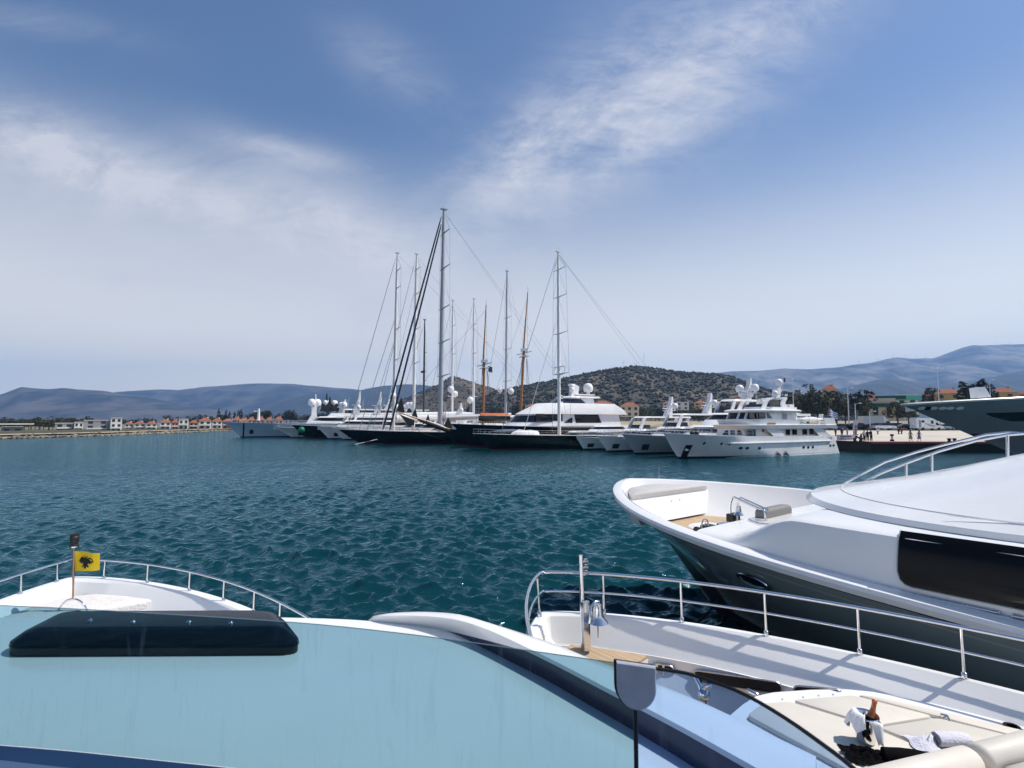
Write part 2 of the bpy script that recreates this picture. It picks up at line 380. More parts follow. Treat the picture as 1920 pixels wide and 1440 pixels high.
bush_m = mat('scrub_leaves', (.034, .040, .024), .9, col2=(.016, .02, .013), scale=.3)
scrub('hill_scrub', H1, 12000, 5, (.5, 3.6), bush_m, 'dark bushes dotted over the hill behind the harbour')
scrub('hill_scrub', H2, 2600, 6, (.5, 2.6), bush_m, 'dark bushes dotted over the rocky knoll')
# ------------------------------------------------------------------ boats: hull, deckhouses, windows, masts.  local axes: +x towards the bow, +y port, z=0 waterline
class Hull:
    def __init__(s, L, B, zb, zm, zs, over, m0=.62, m1=.42, p0=1.9, p1=2.3, tr=-.6, wl=.86, cw=.14, rk=1.0, narrow=.10, um=.6):
        s.__dict__.update(L=L, B=B, zb=zb, zm=zm, zs=zs, over=over, m0=m0, m1=m1, p0=p0, p1=p1, tr=tr, wl=wl, cw=cw, rk=rk, narrow=narrow, um=um)
    def sheer(s, u):
        if u < s.um: return s.zm + (s.zb - s.zm) * (1 - u / s.um) ** 2
        return s.zm + (s.zs - s.zm) * ((u - s.um) / (1 - s.um)) ** 1.5
    def xb(s, f): return s.over * (max(f, 0) ** s.rk if f >= 0 else f)
    def x(s, u, f): return s.xb(f) - (s.L + s.xb(f) + s.tr * f) * u
    def u(s, x, f): return (s.xb(f) - x) / (s.L + s.xb(f) + s.tr * f)
    def hw(s, u, f):
        g = min(max(f, 0), 1)
        m = s.m0 + (s.m1 - s.m0) * g; p = s.p0 + (s.p1 - s.p0) * g
        q = min(max(u, 0) / m, 1)
        w = s.B / 2 * (s.wl + (1 - s.wl) * g) * (1 - (1 - q) ** p) ** (1.25 - .45 * g)
        if f < 0: w *= 1 + f * 1.2
        return w * (1 - s.narrow * max(0, (u - .6) / .4) ** 2)
    def pt(s, u, f, side=1, off=0.0):
        return Vector((s.x(u, f), side * (s.hw(u, f) + off), s.sheer(u) * f))
    def side(s, x, z, off=.02, sd=1):
        u = .3; f = .5
        for _ in range(8):
            f = z / s.sheer(max(0, min(1, u))); u = s.u(x, f)
        u = max(u, 0)
        e = 1e-3
        a = s.pt(u, f); n = (s.pt(u + e, f) - s.pt(u - e if u > e else u, f)).cross(s.pt(u, f + e) - s.pt(u, f - e))
        n.normalize()
        if n.y < 0: n = -n
        p = a + n * off
        if sd < 0: p.y *= -1
        return p
    def inner(s, x, w, z, gap=.05):
        # half width w kept inside the hull skin at height z
        f = 1.0
        for _ in range(4):
            u = max(0, min(1, s.u(x, f))); f = max(0, z / s.sheer(u))
        return max(0, min(w, s.hw(max(0, s.u(x, f)), f) - gap)) if f < 1 else w
    def patch(s, xa, xb_, z0, z1, off=.02, nx=8, nz=3, sd=1, rake=0.0, thick=.03):
        mb = MB()
        for o in (0,):
            rows = []
            for j in range(nz + 1):
                z = z0 + (z1 - z0) * j / nz
                rows.append([s.side(xa + (xb_ - xa) * i / nx + rake * (z - z0), z, off, sd) for i in range(nx + 1)])
            mb.loft(rows, closed=False)
        return mb
    def oval(s, x, z, rx, rz, off=.025, n=12, sd=1):
        c = s.side(x, z, off + .01, sd)
        ring = [s.side(x + rx * math.cos(2 * math.pi * i / n), z + rz * math.sin(2 * math.pi * i / n), off, sd) for i in range(n)]
        mb = MB(); mb.add([c] + ring, [(0, 1 + i, 1 + (i + 1) % n) for i in range(n)]); return mb
    def us(s, n, pw=1.8): return [(i / n) ** pw for i in range(n + 1)]
    def build(s, root, hm, dm=None, cm=None, bw=.6, bootm=None, n=26, nf=8, lo=-.22, cap=.14, bz=.28, name='hull', camber=.0, inner_slope=0.0):
        U = s.us(n); F = [lo] + [i / nf for i in range(nf + 1)]
        mb = MB()
        rings = []
        for u in U:
            rings.append([s.pt(u, f, 1) for f in F[::-1]] + [s.pt(u, f, -1) for f in F])
        mb.loft(rings, closed=False)
        k = len(rings[-1]); b = len(mb.v) - k
        mb.f.append(tuple(range(b, b + k)))
        mb.build(name, hm, root, 40)
        dm = dm or gel_far; cm = cm or hm
        ins = []
        for u in U:
            w = s.hw(u, 1); z = s.sheer(u); x = s.x(u, 1)
            wi = max(w - cap, 0); xo = x - (cap * 1.6 if u == 0 else 0) - min(cap * 1.6, cap * 1.6 * (1 - u))* (u > 0)
            wd = s.inner(xo - inner_slope * .8, max(wi - inner_slope, 0), z - bw)
            ins.append((x, w, xo, wi, wd, z))
        for sd in (1, -1):
            m2 = MB()
            m2.loft([[(x, sd * w, z - .02) , (x, sd * w, z + .03), (xo, sd * wi, z + .03), (xo - inner_slope * .8, sd * wd, z - bw)] for x, w, xo, wi, wd, z in ins], closed=False)
            m2.build('bulwark', cm, root, 40)
        d = MB()
        d.loft([[(xo - inner_slope * .8, wd, z - bw), (xo - inner_slope * .8, wd * .5, z - bw + camber * .75), (xo - inner_slope * .8, 0, z - bw + camber), (xo - inner_slope * .8, -wd * .5, z - bw + camber * .75), (xo - inner_slope * .8, -wd, z - bw)] for x, w, xo, wi, wd, z in ins], closed=False)
        d.build('deck', dm, root, 40)
        if bootm:
            for sd in (1, -1):
                m3 = MB(); rows = []
                for f2 in (-.1, bz):
                    rows.append([s.pt(u, f2 / s.sheer(u), sd, .012) for u in U])
                m3.loft(rows, closed=False); m3.build('boot_stripe', bootm, root, 40)

def ring(z, xb, xf, w, nose, n=7, pw=2.3, off=0.0):
    xf += off; w += off
    z0, z1 = z if isinstance(z, tuple) else (z, z)
    P = [(xb - off, w)]
    nose = min(nose, (xf - xb) * .98)
    for i in range(2 * n + 1):
        a = math.pi / 2 - math.pi * i / (2 * n); c = max(math.cos(a), 0) ** (2 / pw); sn = math.copysign(abs(math.sin(a)) ** (2 / pw), math.sin(a))
        P.append((xf - nose + nose * c, w * sn))
    P.append((xb - off, -w))
    return [(x, y, z0 + (z1 - z0) * (x - xb) / (xf - xb)) for x, y in P]
def tier(root, name, m, levels, smooth=35, pw=2.3):
    b = MB(); b.loft([ring(*l, pw=pw) for l in levels]); return b.build(name, m, root, smooth)
def lerp_level(A, B, f):
    g = lambda a, b: a + (b - a) * f
    za = A[0] if isinstance(A[0], tuple) else (A[0],) * 2; zb = B[0] if isinstance(B[0], tuple) else (B[0],) * 2
    return ((g(za[0], zb[0]), g(za[1], zb[1])), g(A[1], B[1]), g(A[2], B[2]), g(A[3], B[3]), g(A[4], B[4]))
def wrap(root, name, m, A, B, f0, f1, x0, x1=None, off=.03, a0=0.0, a1=1.0, pw=2.3, port_only=False):
    """glass wrapped round the front of a deckhouse between two levels, back to x0 (bottom) / x1 (top)"""
    rows = []
    for f, xx in ((f0, x0), (f1, x1 if x1 is not None else x0)):
        l = lerp_level(A, B, f); r = ring(*l, n=12, pw=pw, off=off)
        z = l[0][0] + (l[0][1] - l[0][0]) * (xx - l[1]) / (l[2] - l[1])
        r = [(xx, r[0][1], z)] + r[1:-1] + [(xx, r[-1][1], z)]
        k0 = int(round(a0 * (len(r) - 1))); k1 = int(round(a1 * (len(r) - 1)))
        rows.append(r[k0:k1 + 1])
    b = MB(); b.loft(rows, closed=False); return b.build(name, m, root, 35)
def win(root, x0, x1, z0, z1, y, sl0=0.0, sl1=0.0, m=None, name='window', th=.04, y1=None, parent=None):
    """side window; sl0/sl1 shift the top corners along x (raked ends)"""
    y1 = y if y1 is None else y1
    sg = 1 if y > 0 else -1
    b = MB(); b.slab([(x0, y, z0), (x1, y, z0), (x1 + sl1, y1, z1), (x0 + sl0, y1, z1)], (0, sg * th, 0)); return b.build(name, m or glass_dark, root, 0)
def dome(root, x, y, z, r, m=None, ped=.3):
    b = MB(); b.lathe([(r * .35, z), (r * .35, z + ped), (r * .8, z + ped + .02), (r * .96, z + ped + r * .45), (r, z + ped + r * .85), (r * .9, z + ped + r * 1.3), (r * .6, z + ped + r * 1.68), (.01, z + ped + r * 1.85)], (x, y, 0), 14)
    return b.build('radome', m or dome_white, root, 50)
def bowrail(root, h, x1, ht=.75, inset=.12, n=14, r=.025, mid=True, both=True, cnt=7, m=None, name='bow_rail'):
    """stainless rail following the sheer from the tip back to local x1 on both sides"""
    m = m or steel
    u1 = h.u(x1, 1); path = []
    for i in range(n, -1, -1): path.append((u1 * (i / n) ** 1.7, 1))
    for i in range(1, n + 1): path.append((u1 * (i / n) ** 1.7, -1))
    def P(u, sd, k):
        w = max(h.hw(u, 1) - inset, .0); return Vector((h.x(u, 1) - inset * 1.5 * (1 - u), sd * w, h.sheer(u) + .03 + k))
    b = MB(); b.tube([P(u, sd, ht) for u, sd in path], r)
    if mid: b.tube([P(u, sd, ht * .5) for u, sd in path], r * .6)
    for i in range(cnt + 1):
        for sd in (1, -1):
            u = u1 * (i / cnt) ** 1.3; b.tube([P(u, sd, 0), P(u, sd, ht)], r * .9)
    return b.build(name, m, root, 50)

FH = Vector((-.88, -.47)).normalized(); FN = Vector((-FH.y * -1, -FH.x)).normalized()
FN = Vector((-.47, .88)).normalized(); FA = math.atan2(FH.y, FH.x)
def slot(px, q):
    u = (px - CX) / FOC / (math.cos(PITCH) )
    a = q * (u * FN.y - FN.x) / (FH.x - u * FH.y)
    return a
def fleet_boat(name, label, q, px_tip, over, L=None, group=None, cat='yacht', stern=-84):
    """a berth at distance q along the quay; the bow tip stands at bearing px_tip"""
    a = slot(px_tip, q) - over
    p = FH * a + FN * q
    t = thing(name, label, cat, (p.x, p.y, 0), FA, group)
    return t, (L or (a - stern)), a, p
def local_x(px, q, a): return slot(px, q) - a          # local x of a bearing on the centre line
def zat(px, py, x, p):                                    # height of pixel py above the local point x on the centre line
    wx = p + FH * x; d = ray(px, py); return EYE + d.z / d.y * wx.y

def motor_yacht(name, label, q, px, over, B, zb, zm, L=None, decks=2, hm=None, sup=None, rise=2.2, fr=.70, gl=None, seed=0, boot_m=None, mast='arch', domes=2, dm=None, rail=True, group=None, houses=True, port=True, dome_r=.55, stern=-84, hardtop=True, mastm=None, mpx=None, mk=1.0):
    t, L, a, p = fleet_boat(name, label, q, px, over, L, group, 'motor yacht', stern)
    h = Hull(L, B, zb, zm, zm * .85, over); hm = hm or gel_far; sup = sup or gel_far; gl = gl or glass_dark
    rg = random.Random(seed)
    bw = min(.9, zm * .3)
    h.build(t, hm, dm or gel_far, sup if hm is not gel_far else hm, bw=bw, bootm=boot_m or boot)
    z = zm - bw * .3; xf = -L * (1 - fr); xb = -L * .93; w = B / 2 * .80
    top = None
    for d in range(decks):
        rz = rise * (1 if d < decks - 1 else .95)
        A = (z, xb, xf, w, B * .75); Bq = (z + rz * .42, xb, xf - rz * .5, w * .99, B * .7); Cq = (z + rz * .86, xb + .5, xf - rz * 1.55, w * .95, B * .6)
        tier(t, 'deckhouse', sup, [A, Bq, Cq])
        wrap(t, 'window_band', gl, Bq, Cq, .08, .86, xb + L * .10, xb + L * .14, off=.04)
        ov = (z + rz * .86, xb - .8, xf - rz * 1.2 + .5, w + .25, B * .6); ov2 = (z + rz, xb - 1.0, xf - rz * 1.75 + .5, w + .2, B * .55)
        tier(t, 'deck_overhang', sup, [ov, ov2])
        z += rz; xb += L * .07; xf = xf - rz * 1.55 - L * .03; w *= .88
    if hardtop:
        hz_ = z + 1.9
        for sx in (xf - 1.0, xb + 1.5):
            for sy in (1, -1):
                m_ = MB(); m_.loft([[(sx + dx - .25, sy * w * .8 - .08, zz_), (sx + dx + .45, sy * w * .8 - .08, zz_), (sx + dx + .45, sy * w * .8 + .08, zz_), (sx + dx - .25, sy * w * .8 + .08, zz_)] for dx, zz_ in ((0.6, z - .05), (-.4, hz_))]); m_.build('hardtop_pillar', sup, t, 0)
        tier(t, 'windscreen', glass_blue, [(z, xf - 2.5, xf + .6, w * .85, B * .4), (z + .7, xf - 2.5, xf - .1, w * .8, B * .38)])
        tier(t, 'hardtop', sup, [(hz_, xb + .8, xf - .6, w * .92, B * .4), (hz_ + .25, xb + .9, xf - 1.0, w * .88, B * .38)])
        z = hz_ + .25
    mx = xb + (xf - xb) * .38 if mpx is None else local_x(mpx, q, a)
    mm = mastm or sup
    if mast == 'arch':
        b = MB(); b.loft([[(mx + dx - k, -.35, zz_), (mx + dx + k, -.35, zz_), (mx + dx + k, .35, zz_), (mx + dx - k, .35, zz_)] for dx, zz_, k in ((0, z - .1, .9), (-.4, z + 1.2 * mk, .55), (-.9, z + 2.4 * mk, .3), (-1.0, z + 3.6 * mk, .12))]); b.build('radar_mast', mm, t, 30)
        b = MB(); b.box((mx - .7, 0, z + 1.95 * mk), (.35, 2.4, .14)); b.box((mx + .1, 0, z + 1.45 * mk), (1.9, .35, .14)); b.build('radar_scanner', dome_white, t, 0)
        b = MB(); b.tube([(mx - .5, -1.6, z + 1.1), (mx - .5, 1.6, z + 1.1)], .07); b.build('crossbar', mm, t)
        for k in range(domes):
            dome(t, mx - .5 + .2 * k, (1.35, -1.35, .75, -.7)[k % 4], z + (1.1 if k < 2 else .2), dome_r * (1 if k < 2 else .8))
    b = MB(); b.tube([(mx - 1.6, .8, z), (mx - 1.9, .8, z + 4.2)], .02, 4); b.tube([(mx - 1.6, -.8, z), (mx - 1.9, -.8, z + 3.6)], .02, 4); b.build('antenna', gel_far, t)
    if rail: bowrail(t, h, -L * .33, .85, r=.03, cnt=8)
    for k in range(5):
        x = -L * (.30 + .09 * k); h.oval(x, zm * .52, .38, .22).build('porthole', glass_dark, t)
    pk = h.patch(-.045 * L - .3, -.045 * L + .75, zb * .22, zb * .5, .02, 3, 3); pk.build('anchor_pocket', boot, t)
    return t, h, z, (xf, xb, w), a, p

def mast_parts(t, x, y, z0, z1, r0, m, spread=(.3, .5, .68, .85), sw=2.4, rake=0.0, sm=None, chain=3.0, sh_r=.022, fore=None, back=None, boom=None, fore_r=.03, fore_m=None, radar=False, fore2=None):
    """one mast with spreaders, shrouds, stays, boom: all parts of the boat t"""
    top = Vector((x - rake, y, z1)); H = z1 - z0
    P = lambda k: Vector((x, y, z0)).lerp(top, k)
    b = MB(); b.tube([P(0), P(.6), P(.9), P(1)], [r0, r0 * .92, r0 * .7, r0 * .5], 10); b.tube([P(1), P(1) + Vector((0, .25, 1.0))], .02, 4); b.tube([P(1), P(1) + Vector((.5, 0, .6))], .02, 4); b.box(P(1) + Vector((0, 0, .05)), (r0 * 2.6, r0 * 1.4, .2)); b.build('mast', m, t, 50)
    ends = {1: [], -1: []}
    for i, k in enumerate(spread):
        c = P(k); ww = sw * (1 - .38 * k)
        s_ = MB(); 
        for sd in (1, -1):
            e = c + Vector((-.35 * ww * .4, sd * ww, .10 * ww)); s_.tube([c, e], [r0 * .34, r0 * .16], 6); ends[sd].append(e)
        s_.build('spreader', sm or m, t, 50)
    for sd in (1, -1):
        s_ = MB(); ch = Vector((x - .5, y + sd * chain, z0 + .1))
        s_.tube([ch] + ends[sd] + [P(.985)], sh_r, 4)
        for i, e in enumerate(ends[sd]):
            nxt = P(spread[i + 1]) if i + 1 < len(spread) else P(.97)
            s_.tube([e, nxt], sh_r * .8, 4)
        s_.tube([ch + Vector((.3, 0, 0)), P(spread[0] - .01)], sh_r, 4)
        s_.build('shroud', wire, t, 50)
    if fore:
        for k, (fx, fz, kt, rr, mt) in enumerate(fore):
            s_ = MB(); a = Vector((fx, y, fz)); e = P(kt) + Vector((r0, 0, 0))
            s_.tube([a, a.lerp(e, .02), a.lerp(e, .5), a.lerp(e, .96), e], [rr * .4, rr, rr, rr * .8, rr * .35], 6); s_.build('forestay', mt or wire, t, 50)
    if back:
        for bx, bz, by in back:
            s_ = MB(); s_.tube([P(.99), (bx, by, bz)], sh_r, 4); s_.build('backstay', wire, t, 50)
    if boom:
        bl, bz, br, bm, cov = boom
        s_ = MB(); s_.tube([(x - r0, y, bz), (x - bl * .5, y, bz + .02 * bl), (x - bl, y, bz + .045 * bl)], [br, br, br * .85], 10); o = s_.build('boom', bm, t, 50)
        if cov:
            s_ = MB(); s_.loft([[(x - r0 - bl * f, y + math.cos(a_) * br * 1.1 * g, bz + .045 * bl * f + br * .6 + max(0, math.sin(a_)) * br * 2.4 * g) for a_ in [math.pi * j / 8 for j in range(9)]] for f, g in ((.02, 1.0), (.2, .95), (.5, .85), (.8, .7), (.98, .4))], closed=False); s_.build('sail_cover', cov, o, 50)
def house_low(t, h, x0, x1, w, z, ht, m=None, gl=None, nose=None):
    A = (z, x1, x0, w, nose or w * 1.8); B_ = (z + ht, x1 + .2, x0 - ht * 1.6, w * .86, nose or w * 1.6)
    tier(t, 'deckhouse', m or gel_far, [A, B_]); wrap(t, 'window_band', gl or glass_dark, A, B_, .35, .78, x1 + 1.5, x1 + 1.8, off=.03)
# ------------------------------------------------------------------ the moored fleet, nearest berth first
def sail_yacht(name, label, q, px, over, B, zb, zm, hm, L=None, stern=-84, dm=None, bootm=None, cat='sailing yacht', bw=.35, rail_x=.9, house=True, rl=True):
    t, L, a, p = fleet_boat(name, label, q, px, over, L, None, cat, stern)
    h = Hull(L, B, zb, zm, zm * .95, over, m0=.6, m1=.5, p0=2.0, p1=2.1, rk=.9)
    h.build(t, hm, dm or teak, gel_far if hm is not gel_far else hm, bw=bw, bootm=bootm or red_boot, cap=.2, bz=.22)
    if rl: bowrail(t, h, -L * .93, .7, r=.02, cnt=18, m=steel_dull, name='guard_rail')
    if house:
        house_low(t, h, -L * .30, -L * .62, B * .28, zm - .2, 1.0)
        house_low(t, h, -L * .42, -L * .60, B * .24, zm + .75, 1.0)
    for k in range(4): h.oval(-L * (.28 + .11 * k), zm * .55, .22, .13).build('porthole', glass_dark, t)
    return t, h, L, a, p

# big black sloop with the white mast on the right (mast at bearing 1048)
t, h, L, a, p = sail_yacht('sailing_yacht', 'black hulled sloop with the rightmost tall white mast and a covered dinghy on deck', 78, 886, 3.4, 7.6, 2.75, 2.2, black_hull)
mx = local_x(1048, 78, a); zt = zat(1050, 472, mx, p)
mast_parts(t, mx, 0, 2.0, zt, .30, alu_white, (.33, .55, .75, .9), 3.0, sm=alu_grey, fore=[(local_x(938, 78, a), 2.4, .97, .045, wire), (local_x(980, 78, a), 2.4, .62, .05, sail_white)], back=[(-L + 1, 2.6, 1.2), (-L + 1, 2.6, -1.2)])
xm = mx
b = MB(); b.box((xm - .2, 0, 14.2), (.5, 3.4, .12)); b.box((xm - .2, 0, 13.0), (.5, 3.4, .12)); b.box((xm - .2, 1.6, 13.6), (.12, .12, 1.2)); b.box((xm - .2, -1.6, 13.6), (.12, .12, 1.2)); b.build('radar_platform', alu_white, t, 0)
dx = local_x(985, 78, a)
d = thing('dinghy', 'dinghy under a white cover lying on the foredeck of the black sloop', 'dinghy', (p + FH * dx).to_tuple() + (2.35,), FA)
b = MB(); b.loft([[(x, math.cos(k) * w_, .05 + max(-.0, math.sin(k)) * hh) for k in [math.pi * j / 10 for j in range(11)]] for x, w_, hh in ((-2.6, .3, .25), (-2.2, .9, .7), (-1, 1.05, .85), (0, 1.1, .8), (1.2, 1.0, .95), (2.2, .6, .6), (2.8, .1, .2))], closed=False); b.build('cover', sail_white, d, 50)
b = MB(); b.loft([[(x, math.cos(k) * w_ * 1.04, .12 - max(0, math.sin(k)) * .16) for k in [math.pi * j / 6 for j in range(7)]] for x, w_ in ((-2.5, .5), (-1, 1.05), (0, 1.1), (1.2, 1.0), (2.6, .1))], closed=False); b.build('hull', canvas_grey, d, 50)

# the big white superstructure on a black hull behind the sloop
t, L, a, p = fleet_boat('motor_yacht', 'black hulled motor yacht with tall white superstructure and a dome on its mast platform', 88, 846, 4.2, None, None, 'motor yacht')
h = Hull(L, 9.4, 4.3, 3.6, 3.2, 4.2); h.build(t, black_hull, gel_far, gel_far, bw=.9, bootm=red_boot)
X = lambda px: local_x(px, 88, a)
Z = lambda py, px=1000: zat(px, py, X(px), p)
w0 = 3.9
za, zb_, zc, zd = 2.9, Z(798), Z(772), Z(757)
A = (za, X(1140), X(900), w0, 9); B_ = (zb_ - .5, X(1140), X(905), w0, 8.5); C_ = (zb_, X(1150), X(915), w0 + .2, 8)
tier(t, 'main_deckhouse', gel_far, [A, B_, C_])
for k in range(4): win(t, X(1020 + k * 22), X(1034 + k * 22), 3.6, zb_ - .7, w0 + .0)
D_ = (zb_, X(1140), X(950), w0, 7); E_ = (zb_ + (zc - zb_) * .85, X(1138), X(972), w0 - .2, 6.5); 
tier(t, 'upper_deckhouse', gel_far, [D_, E_])
win(t, X(1010), X(985), zb_ + .9, zb_ + 2.2, w0 - .08); win(t, X(1034), X(1012), zb_ + .9, zb_ + 2.2, w0 - .08, sl1=.2)
win(t, X(1105), X(1058), zb_ + .5, zb_ + 2.35, w0 - .08, sl0=.9, sl1=.3)
win(t, X(1052), X(1036), zb_ + .5, zb_ + 1.5, w0 - .08, sl0=.0, sl1=-1.6)
wrap(t, 'bridge_window', glass_dark, D_, E_, .3, .85, X(985), X(988), off=.04, a0=0.0)
tier(t, 'bridge_deck_overhang', gel_far, [(zb_ + (zc - zb_) * .82, X(1150), X(970), w0 + .35, 7), (zc + .3, X(1146), X(985), w0 + .3, 6), (zd + .1, X(1130), X(1010), w0 - .2, 5)])
F_ = (zd - .2, X(1100), X(1028), w0 - 1.2, 4); G_ = (Z(745), X(1098), X(1048), w0 - 1.4, 3.5)
tier(t, 'flybridge', gel_far, [F_, G_]); wrap(t, 'flybridge_window', glass_blue, F_, G_, .1, .85, X(1085), X(1075), off=.04)
tier(t, 'hardtop', gel_far, [(Z(745), X(1108), X(1046), w0 - .8, 3), (Z(742), X(1106), X(1052), w0 - .9, 3)])
b = MB(); mxx = X(1078); b.loft([[(mxx + dx - k, -.5, zz_), (mxx + dx + k, -.5, zz_), (mxx + dx + k, .5, zz_), (mxx + dx - k, .5, zz_)] for dx, zz_, k in ((0, Z(743), 1.3), (.3, Z(735), .8), (.2, Z(722), .9), (.9, Z(717), .5))]); b.build('radar_mast', gel_far, t, 30)
b = MB(); b.box((X(1092), 0, Z(738)), (4.4, 2.4, .2)); b.build('mast_platform', gel_far, t, 0)
dome(t, X(1101), .3, Z(737), 1.0, ped=.5)
dome(t, X(1072), .2, Z(729), .5); dome(t, X(1066), 1.2, Z(736), .5)
name_m = mat('white_lettering', (.75, .75, .75), .5)
for k, xx in enumerate((0, .85, 2.2, 2.8, 3.4)):
    b = MB()
    q0 = h.side(X(899) - xx, 2.75, .03); q1 = h.side(X(899) - xx - .45, 2.75, .03); up = Vector((0, .05, .38))
    b.slab([q0, q1, q1 + up * .35, q0 + up * .35], (0, .02, 0)); b.slab([q0 + up * .3, q0 + up * .3 + (q1 - q0) * .3, q1 + up, q0 + up + (q1 - q0) * .3], (0, .022, 0)); b.build('letter', name_m, t, 0)
b = MB(); b.lathe([(.05, 0), (.55, .0), (.6, .5), (.1, .6)], (X(895), -1.0, 4.0)); b.build('capstan', steel_dull, t)
for k in range(2):
    b = MB(); zf = Z(742 + k * 12 - 2); b.slab([(X(1036), 2.2, zf), (X(1036) - .9, 2.2, zf - .15), (X(1036) - .9, 2.25, zf - .8), (X(1036), 2.2, zf - .7)], (0, .03, 0)); f = b.build('signal_flag', mat('flag_white', (.75, .75, .75), .8), t, 0)
    b = MB(); b.slab([(X(1036), 2.24, zf - .2), (X(1036) - .9, 2.24, zf - .35), (X(1036) - .9, 2.29, zf - .55), (X(1036), 2.24, zf - .4)], (0, .02, 0)); b.build('flag_stripe', mat('flag_blue', (.02, .10, .42), .8), f, 0)

# wooden two-masted gulet with the long carved bowsprit
t, h, L, a, p = sail_yacht('gulet', 'traditional black gulet with two varnished wooden masts and a long bowsprit', 98, 836, 2.0, 7.6, 3.3, 2.4, black_hull, house=False, cat='sailing ship', bw=.6, rl=False)
X = lambda px: local_x(px, 98, a)
bt = aty(745, 772, (p + FH * X(745)).y)
zb0, zt0 = 3.3, zat(745, 772, X(745), p)
b = MB(); b.tube([(X(845), 0, 3.0), (X(820), 0, 3.0 + (zt0 - 3.0) * .3), (X(745), 0, zt0)], [.26, .2, .1], 8); bs = b.build('bowsprit', wood_mast, t, 50)
for k, (pa, pb, hh) in enumerate(((743, 760, 3.0), (772, 784, 1.9), (798, 807, 1.6), (830, 850, 2.3))):
    zz0 = 3.0 + (zt0 - 3.0) * (845 - (pa + pb) / 2) / 100
    b = MB(); b.slab([(X(pa), -.05, zz0 + .1), (X(pb), -.05, zz0 + .1), (X((pa + pb) / 2 + 1), -.05, zz0 + hh)], (0, .12, 0)); b.build('furled_jib', sail_black, t, 0)
b = MB(); b.slab([(X(750), 0, zt0 - .5), (X(778), 0, zt0 - 1.6), (X(777), 0, zt0 - 2.6), (X(765), 0, zt0 - 2.4)], (0, .15, 0)); b.build('martingale_sail', sail_black, t, 0)
b = MB(); b.tube([(X(784), .1, 3.0 + (zt0 - 3) * .60), (X(806), .1, 3.0 + (zt0 - 3) * .34), (X(843), .1, 2.8)], [.18, .36, .45], 8); b.build('furled_staysail', sail_black, t, 50)
b = MB(); b.tube([(X(800), .15, 3.35 + (zt0 - 3) * .42), (X(822), .15, 3.35 + (zt0 - 3) * .19), (X(836), .15, 3.35)], [.12, .2, .2], 8); b.build('white_sail_roll', sail_white, t, 50)
b = MB(); b.tube([(X(748), 0, zt0 - .2), (X(790), 0, 2.6), (X(838), 0, 1.0)], .04, 5); b.build('bobstay', rope_dark, t)
for (pb, pt_, pyt, hz_) in ((905, 911, 572, 690), (974, 990, 548, 668)):
    x0 = X(pb); zt = zat(pt_, pyt, X(pt_), p); zmid = zat((pb * 2 + pt_) / 3 + 2, hz_, x0, p)
    x1 = X(pt_)
    b = MB(); k = (zmid - 2) / (zt - 2)
    b.tube([(x0, 0, 2), (x0 + (x1 - x0) * k, 0, zmid + 1.5)], [.30, .24], 8); b.build('lower_mast', wood_mast, t, 50)
    b = MB(); b.tube([(x0 + (x1 - x0) * k + .35, 0, zmid - 1.2), (x1, 0, zt)], [.2, .1], 8); b.tube([(x1, 0, zt), (x1, 0, zt + 1.2)], .03, 4); b.build('top_mast', wood_mast, t, 50)
    b = MB(); xm_ = x0 + (x1 - x0) * k; b.box((xm_, 0, zmid), (1.0, 2.6, .2)); b.box((xm_, 0, zmid + 1.4), (.9, 1.4, .6)); b.tube([(xm_ + 1.2, -1.0, zmid + .4), (xm_ - .9, 1.6, zmid + 1.0)], .08, 5); b.tube([(xm_ + .9, 1.4, zmid + .2), (xm_ - .3, -1.3, zmid + .9)], .08, 5); b.build('crosstree', steel_dull, t, 0)
    for sd in (1, -1):
        b = MB()
        for j in range(4): b.tube([(x0 - .6 * j + .2, sd * 3.3, 2.6), (xm_ - .1, sd * .9, zmid)], .025, 4)
        b.tube([(xm_, sd * 1.3, zmid + .1), (x1, 0, zt - .6)], .02, 4); b.build('shroud', rope_dark, t)
    b = MB(); b.tube([(x0 + .3, 0, 4.6), (x0 - 9, 0, 5.3)], .2, 8); o = b.build('boom', wood_mast, t, 50)
    b = MB(); b.tube([(x0 - .3, 0, 5.0), (x0 - 4, 0, 5.6), (x0 - 8.6, 0, 5.6)], [.35, .4, .2], 8); b.build('sail_cover', sail_white, o, 50)
    b = MB(); b.tube([(x1, 0, zt - 1), (X(745) if pb < 940 else X(905), 0, zt0 if pb < 940 else 2.8)], .02, 4); b.build('forestay', rope_dark, t)
fx = X(911); zf = zat(911, 694, X(906), p)
b = MB(); b.loft([[(fx - .5 - i * .25, .1 * math.sin(i), zf + .9 - .05 * i), (fx - .5 - i * .25, .1 * math.sin(i + 1), zf - .3 - .03 * i)] for i in range(5)], closed=False); b.build('dark_blue_flag', mat('flag_navy', (.012, .018, .06), .8), t, 50)
b = MB(); b.loft([[(x, y_ * w_, z_) for y_, z_ in ((1, 0), (.8, -.7), (0, -1.0), (-.8, -.7), (-1, 0))] for x, w_ in ((0, .1), (-1.2, .8), (-4, 1.0), (-6.5, .8))], closed=False)
for i in range(len(b.v)): x_, y_, z_ = b.v[i]; b.v[i] = (x_ + X(884), y_ + 3.6, z_ + zat(890, 780, X(890), p))
bt_ = thing('tender', 'dark green tender hanging beside the gulet with an orange cover', 'tender', (p.x, p.y, 0), FA)
b.build('hull', mat('green_paint', (.012, .05, .045), .4), bt_, 40)
